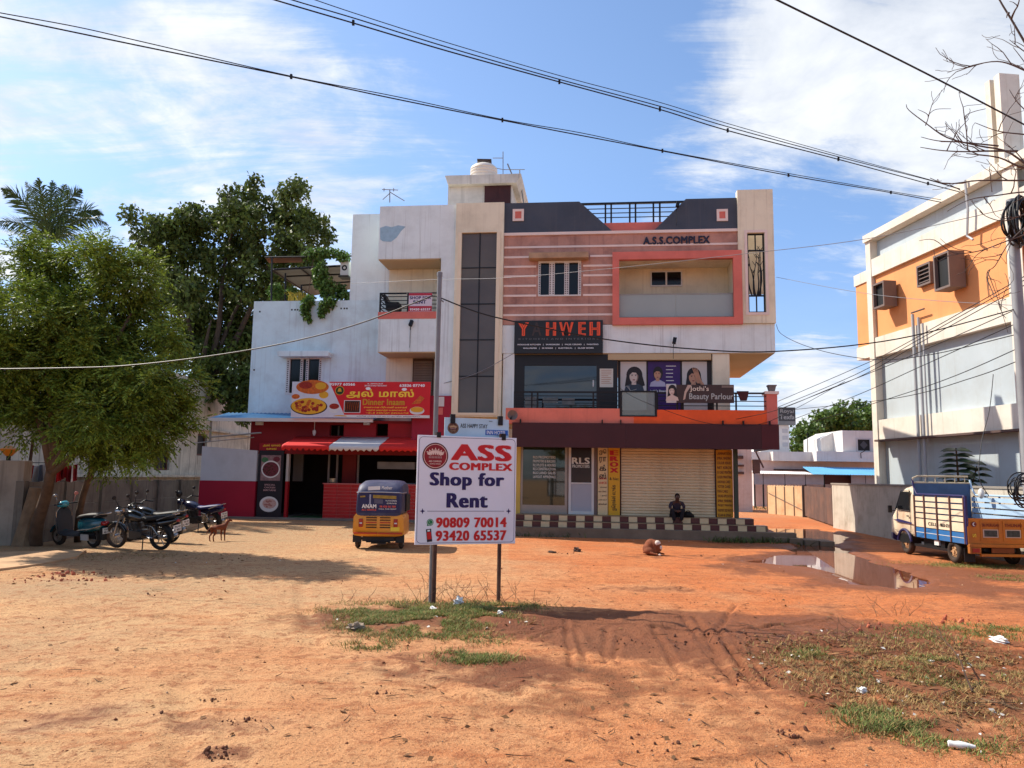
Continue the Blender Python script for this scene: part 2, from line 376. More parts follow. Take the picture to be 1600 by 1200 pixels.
def gh(X, Y):
    X = np.asarray(X, float); Y = np.asarray(Y, float)
    near = np.clip((26-Y)/16, 0, 1)*np.clip((Y+10)/8, 0, 1)
    h = (.05*fbm(X/1.9, Y/1.9, 3)+.026*fbm(X/.5+40, Y/.5, 3)+.017*fbm(X/.13+9, Y/.13+5, 3))*near
    rough = np.exp(-((X-2.7)/2.6)**2-((Y-9.3)/2.2)**2)+.7*np.exp(-((X-4.6)/2.2)**2-((Y-7.2)/2)**2)
    h = h+rough*(.045*fbm(X/.33+3, Y/.33+8, 4)+.02*np.abs(fbm(X/.12+3, Y/.2+1, 2)))
    for a, b in RUTS:
        d = seg_d(X, Y, a, b); h = h-.03*np.exp(-(d/.028)**2)+.012*np.exp(-((d-.07)/.035)**2)
    for t in TRACKS:
        for a, b in zip(t[:-1], t[1:]):
            d = seg_d(X, Y, a, b); h = h-.018*np.exp(-(d/.10)**2)+.010*np.exp(-((d-.17)/.05)**2)
    m = np.exp(-((X-1.0)/2.1)**2-((Y-10.6)/1.1)**2); h = h+.06*m            # the low mound under the sign
    lx = (X+.42)*math.cos(R(6.4))-(Y-26.07)*math.sin(R(6.4)); ly = (X+.42)*math.sin(R(6.4))+(Y-26.07)*math.cos(R(6.4))   # the ground ramps up to the restaurant floor
    k = np.clip((ly+4.2)/4.2, 0, 1); k = k*k*(3-2*k); q = np.clip((lx+12)/1.5, 0, 1)*np.clip((-.3-lx)/1.6, 0, 1)*np.clip((3.5-ly)/2, 0, 1); h = h+.25*k*q
    pl = (X > 4) & (X < 16) & (Y > 12)
    if np.any(pl):
        sd = poly_sd(X, Y, PUDDLE)+.3*fbm(X/.8, Y/.8, 4)+.16*fbm(X/.22, Y/.22, 3); k = np.clip((sd+.25)/.5, 0, 1); k = k*k*(3-2*k)
        flat = np.clip((sd+1.6)/1.4, 0, 1)
        h = np.where(pl, h*(1-flat*.6)-.085*k+.012*flat*(1-k), h)
    return h
def gz_(x, y): pass
def gz(x, y): return float(gh(np.array([x]), np.array([y]))[0])
def spread(a, b, fine0, fine1, step, grow=1.35):
    f = list(np.arange(fine0, fine1+1e-6, step)); lo = []; s = step; x = fine0
    while x > a: s *= grow; x -= s; lo.append(x)
    hi = []; s = step; x = f[-1]
    while x < b: s *= grow; x += s; hi.append(x)
    return np.array(lo[::-1]+f+hi)
xs_a = spread(-900, 900, -11.5, 15.5, .085); xs = np.concatenate([xs_a[xs_a < -5.44], np.arange(-5.4, 6.2, .04), xs_a[xs_a > 6.23]])
ys = [3.2]
while ys[-1] < 30: ys.append(ys[-1]+max(.036, ys[-1]*.0042))
s_ = .25
while ys[-1] < 1500: s_ *= 1.3; ys.append(ys[-1]+s_)
lo_ = [3.2]; s_ = .1
while lo_[-1] > -300: s_ *= 1.5; lo_.append(lo_[-1]-s_)
ys = np.array(lo_[:0:-1]+ys)
GX, GY = np.meshgrid(xs, ys); GZ = gh(GX, GY)
nx_, ny_ = len(xs), len(ys)
idx = np.arange(nx_*ny_).reshape(ny_, nx_)
F_ = np.stack([idx[:-1, :-1], idx[:-1, 1:], idx[1:, 1:], idx[1:, :-1]], -1).reshape(-1, 4)
def blobs(lst, X, Y, soft=.35):
    o = np.zeros(X.shape)
    for px, py, rx, ry, a in lst:
        cx, cy = gpt(px, py); d = ((X-cx)/rx)**2+((Y-cy)/ry)**2
        o = np.maximum(o, a*np.clip((1.25-np.sqrt(d))/.75, 0, 1))
    return o
NB = fbm(GX/.9, GY/.9, 5); NB2 = fbm(GX/.25+7, GY/.25+2, 4)
DARK = [(880, 985, 1.3, 1.0, .95), (1000, 990, 1.6, 1.6, 1), (1130, 990, 1.7, 1.6, 1), (1250, 985, 1.7, 1.4, .95), (1370, 975, 1.2, .7, .6), (840, 1040, 1.0, .7, .55), (700, 1030, 1.2, .5, .5), (760, 1060, .9, .4, .35),
        (1350, 890, 3.4, 2.1, .95), (1430, 915, 2.4, 1.6, .9), (1270, 880, 3, 1.2, .55), (1230, 850, 3, 2, .7), (1500, 950, 2.5, .9, .35), (100, 1120, .45, .45, .5), (370, 1130, .7, .3, .5), (350, 1180, .3, .15, .5), (640, 965, 1.5, .9, .45), (1180, 1060, .7, .7, .45), (1000, 920, 4, .35, .3), (60, 905, .8, .35, .4)]
BROWN = [(1450, 1040, 2.2, 2.2, 1), (1560, 1060, 1.6, 2.6, 1), (1350, 1090, 1.0, 1.3, .7), (640, 970, 1.7, 1.2, .8), (740, 975, 1.5, .9, .8), (800, 1045, 1.6, .7, .6), (1000, 1080, 1.6, .8, .4), (1230, 1140, .8, .6, .45), (1000, 835, 9, 1.4, .5), (920, 1100, 1.2, .5, .35), (1090, 870, 3, .8, .4)]
GREY = [(150, 850, 6, 5, 1), (330, 840, 5, 4, 1), (480, 835, 4, 3, .9), (100, 920, 3, 1.5, .75), (280, 920, 4, 2, .55), (20, 1000, 1.5, 2, .4), (600, 880, 3, 2, .45)]
zd = np.clip(blobs(DARK, GX, GY)+.55*NB*(blobs(DARK, GX, GY) > .02), 0, 1); zb = np.clip(blobs(BROWN, GX, GY)+.6*NB2*(blobs(BROWN, GX, GY) > .02), 0, 1)
zg = np.clip(blobs(GREY, GX, GY)+.3*NB, 0, 1); zg = np.where(GY > 40, .3, zg)
for a, b in RUTS: zd = np.maximum(zd, .62*np.exp(-(seg_d(GX, GY, a, b)/.035)**2))
sd_ = poly_sd(GX, GY, PUDDLE); zd = np.maximum(zd, np.clip((sd_+.7+.5*NB)/.6, 0, 1)*(np.hypot(GX-9, GY-18) < 12))
zp = np.clip(.62-.11*(GX+.6)+.35*NB-.02*(GY-8)*(GX > 0), 0, 1)
ground_mat = bpy.data.materials.new('red_earth'); ground_mat.use_nodes = True
def earth(m):
    nt = m.node_tree; N = nt.nodes; L = nt.links; b = N['Principled BSDF']; b.inputs['Specular IOR Level'].default_value = .2
    tc = N.new('ShaderNodeTexCoord'); at_ = N.new('ShaderNodeAttribute'); at_.attribute_name = 'zones'; sp = N.new('ShaderNodeSeparateColor'); L.new(at_.outputs['Color'], sp.inputs[0])
    def noise(sc_, d=6, r=.6, vec=None, dist=0):
        n = N.new('ShaderNodeTexNoise'); n.inputs['Scale'].default_value = sc_; n.inputs['Detail'].default_value = d; n.inputs['Roughness'].default_value = r; n.inputs['Distortion'].default_value = dist
        L.new(vec or tc.outputs['Object'], n.inputs[0]); return n.outputs[0]
    def mr(s, a, c, lo=0, hi=1):
        r = N.new('ShaderNodeMapRange'); r.inputs[1].default_value = a; r.inputs[2].default_value = c; r.inputs[3].default_value = lo; r.inputs[4].default_value = hi; L.new(s, r.inputs[0]); return r.outputs[0]
    def mix(f, a, c, bl='MIX'):
        x = N.new('ShaderNodeMix'); x.data_type = 'RGBA'; x.blend_type = bl
        for i, v in ((0, f), (6, a), (7, c)):
            if isinstance(v, tuple): x.inputs[i].default_value = (*lin(v), 1)
            elif isinstance(v, float): x.inputs[i].default_value = v
            else: L.new(v, x.inputs[i])
        return x.outputs[2]
    def m_(op, a, c):
        x = N.new('ShaderNodeMath'); x.operation = op
        for i, v in enumerate((a, c)):
            if isinstance(v, float): x.inputs[i].default_value = v
            else: L.new(v, x.inputs[i])
        return x.outputs[0]
    mp = N.new('ShaderNodeMapping'); mp.inputs['Scale'].default_value = (.35, 1.6, 1); mp.inputs['Rotation'].default_value = (0, 0, .25); L.new(tc.outputs['Object'], mp.inputs[0])
    n1 = noise(.8); n2 = noise(6, 8, .7); n3 = noise(34, 5, .7); n4 = noise(1.6, 8, .7, mp.outputs[0], .6); n5 = noise(90, 3, .6)
    c = mix(sp.outputs[2], (200, 115, 65), (212, 168, 120))                    # orange right, paler left
    c = mix(mr(n1, .35, .68), c, mix(sp.outputs[2], (203, 126, 76), (206, 156, 110)))
    c = mix(m_('MULTIPLY', mr(n4, .5, .68), .7), c, mix(sp.outputs[2], (160, 80, 42), (190, 114, 66)))            # drifted redder, coarser soil
    n6 = noise(13, 6, .75, mp.outputs[0], .4)
    c = mix(m_('MULTIPLY', m_('MULTIPLY', mr(n6, .5, .62), mr(n1, .42, .6)), .6), c, (136, 74, 42))     # crumbly trodden bands
    c = mix(at_.outputs['Alpha'], c, mix(mr(n2, .35, .65), (172, 144, 110), (194, 158, 118)))    # dusty grey parking
    c = mix(m_('MULTIPLY', mr(n2, .52, .6), .6), c, (156, 92, 58))           # crumbs and dents
    c = mix(m_('MULTIPLY', mr(n3, .545, .63), .8), c, (124, 72, 46))
    c = mix(m_('MULTIPLY', mr(n5, .56, .66), .42), c, (232, 190, 146))
    bk = mr(m_('ADD', sp.outputs[1], m_('MULTIPLY', m_('SUBTRACT', n2, .5), .9)), .25, .7)
    c = mix(m_('MULTIPLY', bk, .85), c, mix(mr(n2, .38, .62), (92, 60, 42), (150, 92, 60)))    # litter strewn soil
    dk = mr(m_('ADD', sp.outputs[0], m_('MULTIPLY', m_('SUBTRACT', n2, .5), .9)), .3, .62)
    c = mix(m_('MULTIPLY', dk, .85), c, mix(mr(n3, .35, .65), (104, 58, 36), (136, 80, 50)))   # damp earth
    L.new(c, b.inputs['Base Color'])
    L.new(mr(sp.outputs[0], 0, 1, .95, .55), b.inputs['Roughness'])
    h = m_('ADD', m_('MULTIPLY', n2, 1.0), m_('ADD', m_('MULTIPLY', n3, .5), m_('MULTIPLY', n5, .25)))
    bp = N.new('ShaderNodeBump'); bp.inputs['Strength'].default_value = 1; bp.inputs['Distance'].default_value = .05; L.new(h, bp.inputs['Height']); L.new(bp.outputs[0], b.inputs['Normal'])
earth(ground_mat)
ground = arrmesh('ground', np.stack([GX, GY, GZ], -1).reshape(-1, 3), F_, ground_mat, smooth=True, kind='structure', label='red and tan bare earth of the open plot, rutted and damp in places')
ca = ground.data.attributes.new('zones', 'FLOAT_COLOR', 'POINT'); ca.data.foreach_set('color', np.stack([zd, zb, zp, zg], -1).astype(np.float32).ravel())
water = MB(); pv = [(p[0]*1.0, p[1], -.034) for p in PUDDLE]
cx_, cy_ = sum(p[0] for p in pv)/len(pv), sum(p[1] for p in pv)/len(pv)
water.add([(4.8, 13.2, -.034), (13, 13.2, -.034), (13, 31, -.034), (6.5, 31, -.034)], [(0, 1, 2, 3)])
wm = bpy.data.materials.new('muddy_water'); wm.use_nodes = True; wb = wm.node_tree.nodes['Principled BSDF']; wb.inputs['Base Color'].default_value = (*lin((116, 64, 38)), 1); wb.inputs['Roughness'].default_value = .02; wb.inputs['Specular IOR Level'].default_value = .5; wb.inputs['IOR'].default_value = 1.36
water.build('puddle', wm, kind='structure', label='muddy brown puddle in the lane mirroring the wall and gate')

# loose pebbles and clods
def pebbles(name, n, area, size, m, label):
    V = []; F = []; px = RNG.uniform(area[0], area[1], n); py = area[2]+(area[3]-area[2])*RNG.random(n)**1.6; s = size*np.exp(RNG.normal(0, .55, n)); z = gh(px, py)
    base = np.array([[1, 0, 0], [0, 1, 0], [-1, 0, 0], [0, -1, 0], [0, 0, .7], [0, 0, -.4]]); fs = np.array([[0, 1, 4], [1, 2, 4], [2, 3, 4], [3, 0, 4], [1, 0, 5], [2, 1, 5], [3, 2, 5], [0, 3, 5]])
    a = RNG.uniform(0, 6.28, n); ca_, sa_ = np.cos(a), np.sin(a); J = RNG.uniform(.6, 1.3, (n, 6, 3))
    P = base[None]*J*s[:, None, None]; Q = P.copy(); Q[..., 0] = P[..., 0]*ca_[:, None]-P[..., 1]*sa_[:, None]; Q[..., 1] = P[..., 0]*sa_[:, None]+P[..., 1]*ca_[:, None]
    Q += np.stack([px, py, z+s*.15], -1)[:, None]
    return arrmesh(name, Q.reshape(-1, 3), (fs[None]+6*np.arange(n)[:, None, None]).reshape(-1, 3), m, kind='stuff', label=label)
pebbles('clods', 2600, (-8, 9, 4.2, 17), .0055, mat('clod_soil', (120, 70, 46), .95, var=.35, vs=3, island=.3), 'small clods of reddish soil lying over the bare ground')
pebbles('gravel', 1800, (-9, 9, 4.2, 20), .005, mat('pale_grit', (178, 146, 118), .9, var=.3, vs=3, island=.3), 'pale grit and small stones scattered over the bare ground')
def clod_patch(px, py, r, n, size, m):
    cx, cy = gpt(px, py); a = RNG.uniform(0, 6.28, n); q = r*np.sqrt(RNG.random(n)); return cx+q*np.cos(a), cy+q*np.sin(a)*.7
def scatter(name, spots, size, m, label):
    xs_ = []; ys_ = []
    for px, py, r, n in spots:
        x, y = clod_patch(px, py, r, n, size, m); xs_.append(x); ys_.append(y)
    px = np.concatenate(xs_); py = np.concatenate(ys_); n = len(px)
    b = MB()
    for i in range(n):
        s = size*math.exp(random.gauss(0, .5)); M = Matrix.Translation((px[i], py[i], gz(px[i], py[i])+s*.3)) @ Euler((random.random()*6, random.random()*6, random.random()*6)).to_matrix().to_4x4()
        b.ball((0, 0, 0), (s, s*.7, s*.5), 6, 4, 0, M)
    return b.build(name, m, kind='stuff', label=label)
scatter('crumbled_soil', [(340, 1095, .12, 14), (380, 1128, .16, 22), (345, 1180, .14, 22), (245, 1120, .05, 5), (600, 1085, .12, 9), (250, 930, .2, 12), (1180, 1060, .35, 26), (1010, 1010, .5, 30), (1120, 1000, .6, 45), (1240, 1150, .25, 20), (1040, 1160, .3, 12), (900, 865, .5, 14), (1120, 870, .9, 20)], .0105, mat('dark_clod', (104, 66, 48), .95, var=.3, vs=8, island=.3), 'dark crumbled earth clods in small heaps')
scatter('brick_rubble', [(60, 905, .5, 20), (110, 896, .6, 30), (140, 905, .5, 16), (1500, 968, .5, 16), (1390, 985, .5, 16)], .022, mat('brick_bits', (166, 92, 66), .95, var=.3, vs=6, island=.35), 'broken pink brick rubble strewn on the ground')

# ---------------------------------------------------------------- grass, weeds, dry leaves
def blades(name, spots, mats_, label, hmin, hmax, wid):
    P = []; Hh = []; K = []
    for px, py, rx, ry, n in spots:
        cx, cy = gpt(px, py); a = RNG.uniform(0, 6.28, n); q = np.sqrt(RNG.random(n)); X = cx+rx*q*np.cos(a)+.12*RNG.normal(size=n); Y = cy+ry*q*np.sin(a)+.1*RNG.normal(size=n)
        keep = fbm(X/.3, Y/.3, 3) > -.16; X = X[keep]; Y = Y[keep]; P.append(np.stack([X, Y, gh(X, Y)], -1))
    P = np.concatenate(P); n = len(P); h = RNG.uniform(hmin, hmax, n); a = RNG.uniform(0, 6.28, n); ln = RNG.uniform(.3, 2.2, n)*h
    d = np.stack([np.cos(a)*ln, np.sin(a)*ln, h], -1); b = a+RNG.uniform(1, 2, n); w = np.stack([np.cos(b), np.sin(b), np.zeros(n)], -1)*(wid*RNG.uniform(.6, 1.4, n))[:, None]
    mid = P+d*.55+np.stack([np.zeros(n), np.zeros(n), h*.12], -1)
    V = np.stack([P-w, P+w, mid+w*.8, P+d, mid-w*.8], 1).reshape(-1, 3); i = 5*np.arange(n)[:, None]
    F = np.concatenate([i+np.array([[0, 1, 2]]), i+np.array([[0, 2, 4]]), i+np.array([[4, 2, 3]])])
    o = arrmesh(name, V, F, mats_, kind='stuff', label=label)
    return o
grass_m = mat('grass_green', (104, 118, 58), .8, var=.25, vs=3, island=.35, trans=.25); dry_m = mat('grass_dry', (150, 124, 78), .9, var=.25, vs=3, island=.35, trans=.15)
GS = [(660, 955, 1.3, .8, 2200), (780, 950, .7, .4, 700), (620, 962, .7, .55, 1500), (700, 962, .9, .5, 2100), (640, 985, .8, .4, 1500), (720, 975, .7, .35, 900), (590, 975, .35, .3, 500), (575, 1012, .2, .1, 260), (745, 1029, .27, .12, 900), (690, 1000, .8, .25, 500),
      (1500, 985, 1.0, .5, 500), (1570, 990, .6, .5, 450), (1430, 1000, .5, .3, 180), (1480, 1050, .6, .4, 220), (1420, 1065, .5, .35, 180), (1350, 1110, .16, .1, 350), (1395, 1135, .24, .12, 650), (1260, 1025, .2, .12, 180), (1300, 1020, .25, .15, 150), (1500, 1165, .3, .2, 260), (1460, 1030, .2, .1, 150), (1590, 905, .6, .5, 500), (1530, 885, 1.2, .4, 900), (1430, 880, 1.6, .4, 200)]
blades('grass', [(a, b, c, d, int(n*2.2)) for a, b, c, d, n in GS], grass_m, 'short green grass in thin patches on the earth', .012, .05, .0035)
blades('dry_grass', [(a, b, c*1.25, d*1.3, int(n*1.5)) for a, b, c, d, n in GS]+[(1450, 1050, 1.7, 1.6, 6500), (1340, 1060, .9, .9, 1600), (1560, 1080, 1.0, 1.8, 3000), (200, 868, 2.2, .5, 900), (110, 872, 1.5, .4, 400)], dry_m, 'dry straw coloured grass between the green patches', .012, .05, .0034)
blades('verge_weeds', [(860, 838, 2, .35, 500), (980, 838, 2.6, .35, 900), (1100, 842, 2.6, .35, 900), (1190, 848, 1.6, .4, 600), (1300, 800, 2, 2, 500), (1170, 795, 2.5, 1.6, 500), (1285, 798, 1, 2, 800)], mat('weeds_green', (78, 92, 46), .85, var=.25, island=.3, trans=.2), 'low weeds along the foot of the plinth and gate', .05, .22, .012)
def flakes(name, spots, m, label, s0, s1):
    P = []
    for px, py, rx, ry, n in spots:
        cx, cy = gpt(px, py); a = RNG.uniform(0, 6.28, n); q = np.sqrt(RNG.random(n)); P.append(np.stack([cx+rx*q*np.cos(a), cy+ry*q*np.sin(a)], -1))
    P = np.concatenate(P); n = len(P); z = gh(P[:, 0], P[:, 1])+.008; s = RNG.uniform(s0, s1, n); a = RNG.uniform(0, 6.28, n); asp = RNG.uniform(.25, .6, n)
    d = np.stack([np.cos(a), np.sin(a), RNG.normal(0, .25, n)], -1)*s[:, None]; w = np.stack([-np.sin(a), np.cos(a), RNG.normal(0, .35, n)], -1)*(s*asp)[:, None]; c = np.concatenate([P, z[:, None]], 1)
    V = np.stack([c-d, c+w, c+d, c-w+np.array([0, 0, .01])], 1).reshape(-1, 3); return arrmesh(name, V, (4*np.arange(n)[:, None]+np.arange(4)[None]), m, kind='stuff', label=label)
LS = [(1450, 1040, 1.9, 1.7, 620), (1560, 1080, 1.3, 2.0, 420), (1350, 1070, 1.1, 1.2, 160), (680, 975, 1.4, .9, 160)]
flakes('dry_leaves', LS+[(800, 1000, 6, 5, 160), (100, 900, 2, 1, 60), (250, 870, 3, 1, 80), (1100, 1130, 3, 1.5, 100)], mat('leaf_litter', (128, 92, 58), .85, var=.3, island=.4, trans=.15), 'fallen dry leaves over the littered soil', .012, .05)
flakes('paper_litter', [(a, b, c, d, int(n*.11)) for a, b, c, d, n in LS]+[(1050, 845, 4, .6, 14), (850, 845, 3, .5, 8), (230, 875, 3, 1, 10), (1150, 880, 2, .5, 6), (1300, 1140, 2, .8, 6)], mat('pale_scraps', (200, 194, 184), .8, var=.2, island=.2), 'small pale paper and plastic scraps', .012, .035)
def twigs(name, spots, m, label, seg=4):
    b = MB()
    for px, py, rx, ry, n, l0, l1, up in spots:
        cx, cy = gpt(px, py)
        for _ in range(n):
            a = random.random()*6.28; q = math.sqrt(random.random()); x, y = cx+rx*q*math.cos(a), cy+ry*q*math.sin(a); l = random.uniform(l0, l1); h = random.random()*6.28
            p = Vector((x, y, gz(x, y)+.012)); d = Vector((math.cos(h), math.sin(h), up*random.uniform(.4, 1.6))).normalized(); pts = [p]
            for k in range(seg):
                d = (d+Vector((random.gauss(0, .18), random.gauss(0, .18), random.gauss(0, .1*(up > 0))))).normalized(); p = p+d*l/seg
                p.z = max(p.z, gz(p.x, p.y)+.006); pts.append(p.copy())
                if up > 0 and k >= 1 and random.random() < .7:
                    e = (d+Vector((random.gauss(0, .7), random.gauss(0, .7), random.gauss(.2, .3)))).normalized(); b.tube([p, p+e*l*.16, p+e*l*.3+Vector((0, 0, .02))], [.0026, .002, .0014], 4)
            b.tube(pts, [.004-.0026*i/seg for i in range(seg+1)], 5)
    return b.build(name, m, kind='stuff', label=label)
stem_m = mat('dry_stem', (112, 88, 64), .9, var=.3)
twigs('dry_weeds', [(700, 945, .55, .3, 18, .2, .5, 1.2), (790, 950, .5, .3, 12, .15, .4, .9), (620, 955, .4, .3, 9, .12, .3, .8), (850, 950, .4, .2, 7, .1, .25, .6), (1390, 960, .4, .2, 8, .15, .35, 1), (560, 940, .3, .2, 5, .1, .25, 1), (720, 935, .5, .4, 10, .2, .4, 1.5), (1320, 1000, .5, .3, 10, .1, .3, .6)], stem_m, 'dry branching weed stems standing around the sign posts')
twigs('fallen_twigs', [(1450, 1040, 1.8, 1.7, 60, .1, .5, 0), (1560, 1080, 1.2, 2, 40, .1, .6, 0), (1100, 990, 1.2, .8, 16, .1, .45, 0), (400, 1050, 4, 2.5, 40, .04, .14, 0), (1000, 1120, 3, 1.5, 34, .04, .2, 0), (200, 900, 4, 2, 26, .05, .2, 0), (900, 930, 4, 1.5, 20, .05, .2, 0)], mat('twig', (74, 54, 40), .9, var=.3), 'broken twigs lying on the soil')
# single pieces of rubbish one can point to
def crumple(name, px, py, size, m, label, cat, seed):
    r = random.Random(seed); bm = bmesh.new(); bmesh.ops.create_icosphere(bm, subdivisions=3, radius=1); x, y = gpt(px, py)
    for v in bm.verts:
        n = v.co.normalized(); q = 1+.34*math.sin(5*n.x+seed)*math.cos(4*n.y-seed)+.22*math.sin(9*n.z+3*n.x)+r.uniform(-.1, .1); v.co = Vector((n.x*size[0], n.y*size[1], n.z*size[2]))*q
    me = bpy.data.meshes.new(name); bm.to_mesh(me); bm.free(); me.materials.append(m); o = bpy.data.objects.new(name, me); COL.objects.link(o); o.location = (x, y, gz(x, y)+size[2]*.6); o.rotation_euler = (0, 0, seed)
    return tag(o, label, cat, 'litter on the ground')
wp = mat('white_plastic', (222, 220, 214), .5, var=.08, vs=20)
crumple('plastic_bag', 716, 947, (.07, .05, .07), wp, 'crumpled white plastic bag in the grass between the sign posts', 'plastic bag', 1)
crumple('paper_scrap', 676, 955, (.08, .04, .025), wp, 'flat white paper scrap at the foot of the thicker sign post', 'paper scrap', 2)
crumple('paper_cup', 781, 969, (.035, .03, .04), wp, 'small white crushed cup in the grass beside the thinner sign post', 'paper cup', 3)
crumple('stone', 556, 988, (.1, .06, .05), mat('grey_stone', (150, 132, 112), .9, var=.3, vs=12, bump=.4), 'pale stone at the edge of the grass patch under the signboard', 'stone', 4)
crumple('plastic_bag', 1562, 1004, (.11, .05, .035), wp, 'long crumpled white bag in the weeds below the orange tailgate', 'plastic bag', 5)
crumple('paper_scrap', 1348, 1079, (.04, .03, .028), wp, 'white paper ball on the littered soil between grass tufts', 'paper scrap', 6)
crumple('paper_scrap', 1454, 1032, (.045, .035, .015), wp, 'pale scrap under the tip of the long bare stick', 'paper scrap', 7)
crumple('stone', 901, 862, (.13, .09, .06), mat('dark_stone', (92, 70, 58), .9, var=.3, vs=12, bump=.4), 'dark clod-like stone on bare earth between the signboard and the curled dog', 'stone', 8)
crumple('stone', 862, 864, (.1, .05, .03), mat('dark_stone', (92, 70, 58)), 'flat dark stone on bare earth close beside the white signboard', 'stone', 9)
crumple('plastic_bag', 1228, 798, (.4, .3, .14), wp, 'heap of white plastic bags at the foot of the cream panel fence', 'plastic bag', 10)
cup = MB(); cup.lathe([(.016, 0), (.024, .008), (.021, .04), (.027, .07), (.022, .11), (.014, .15), (.01, .17)], 14); x_, y_ = gpt(1481, 1168); o_ = cup.build('plastic_bottle', wp, smooth='auto'); o_.location = (x_, y_, gz(x_, y_)+.035); o_.rotation_euler = (R(88), 0, R(62)); tag(o_, 'white crushed plastic bottle lying on the littered soil', 'bottle', 'litter on the ground')
for (a, b, c, h, lab) in [((1527, 1085), (1452, 1000), .009, .25, 'long dark bare stick leaning over the littered soil'), ((1535, 1092), (1600, 1112), .013, .03, 'pale dry stick lying flat beside the long dark stick')]:
    p, q = Vector((*gpt(*a), 0)), Vector((*gpt(*b), 0)); p.z = gz(p.x, p.y)+.01; q.z = gz(q.x, q.y)+h
    k = MB(); n = 7; pts = [p.lerp(q, i/n)+Vector((random.gauss(0, .012), random.gauss(0, .012), .06*math.sin(PI*i/n)*(h > .1))) for i in range(n+1)]; k.tube(pts, [c*(1-.7*i/n) for i in range(n+1)], 6)
    for i in (2, 4, 5): k.tube([pts[i], pts[i]+Vector((random.uniform(-.15, .15), random.uniform(0, .2), .1*h+.02))], [c*.5, c*.2], 5)
    tag(k.build('stick', stem_m if h < .1 else mat('twig', (74, 54, 40))), lab, 'stick', 'litter on the ground')
# concrete apron at the far left edge
pav = MB(); P_ = [gpt(*p) for p in [(-40, 866), (135, 861), (120, 872), (60, 884), (-40, 896)]]
pav.add([(x, y, .035) for x, y in P_]+[(x, y, -.2) for x, y in P_], [(0, 1, 2, 3, 4)][::1]+[(i, i+5, (i+1) % 5+5, (i+1) % 5) for i in range(5)])
pav.build('pavement', mat('old_concrete', (200, 160, 120), .9, var=.15, vs=2, bump=.5, bs=30, grime=((120, 92, 70), .7)), kind='structure', label='worn concrete apron at the foot of the grey pillar')
# ================================================================ MAIN COMPLEX
YAW_B = -R(6.4)
_u = Vector((math.cos(YAW_B), math.sin(YAW_B), 0)); _p = Vector((200/1200*25.6, 25.6, 0))-_u*4.6
B = Frame(_p.x, _p.y, YAW_B)
plaster_w = mat('white_plaster', (222, 231, 230), .85, var=.04, vs=.8, bump=.15, bs=25, grime=((158, 160, 156), .32), streak=.5)
plaster_b = mat('pale_blue_plaster', (212, 228, 230), .85, var=.06, vs=.5, bump=.15, bs=25, grime=((166, 166, 164), .5), streak=.35)
cream = mat('cream_plaster', (228, 218, 192), .85, var=.05, vs=.8, bump=.12, bs=25, grime=((166, 150, 126), .4), streak=.35)
tan_p = mat('tan_plaster', (196, 174, 138), .85, var=.05, vs=.8, bump=.12)  # on the soffits this tan holds the warm ground bounce
pink = mat('dusty_pink_plaster', (184, 138, 122), .85, var=.08, vs=1.2, bump=.15, bs=25, grime=((120, 84, 78), .75), streak=.4)
stripe_m = mat('cream_white_trim', (226, 206, 196), .8, var=.05)
salmon = mat('salmon_paint', (214, 116, 102), .75, var=.06, vs=1.5, bump=.1, grime=((150, 74, 64), .35))
orange_p = mat('orange_paint', (238, 94, 40), .7, var=.07, vs=1.5, bump=.1, grime=((170, 70, 44), .35))
navy = mat('slate_navy_paint', (66, 74, 86), .8, var=.1, vs=1.3, bump=.1, grime=((92, 92, 96), .35), streak=.3)
black_m = mat('black_metal', (26, 25, 28), .5, var=.1, metal=.2)
dark_glass = mat('dark_glass', (14, 15, 18), .12, var=0, spec=.3)
maroon = mat('maroon_cladding', (64, 28, 32), .6, var=.12, vs=1.2, bump=.05)
alu = mat('aluminium', (150, 142, 134), .4, metal=.4, var=.06)
white_pvc = mat('white_frame', (206, 204, 200), .5, var=.04)
red_p = mat('red_paint', (158, 20, 30), .6, var=.1, vs=1.5)
darkred = mat('dark_red_paint', (120, 12, 22), .6, var=.1, vs=1.5)
bld = B.place(thing('commercial_building', 'three storey white pink and grey commercial complex with an open red framed balcony', 'building'))
def part(name, fn, m, parent=None, **k):
    b = MB(); fn(b); return b.build(name, m, parent or bld, **k)
def rbox(b, px0, py0, px1, py1, v, d, ex=0, mi=0):
    x0, x1, z0, z1 = B.rect(px0, py0, px1, py1, v); b.box(x0-ex, x1+ex, v, v+d, z0, z1, mi); return x0, x1, z0, z1
zrs = B.at(520, 657, .25)[1]+.02
DR = 6.3                                                   # depth of the right hand block
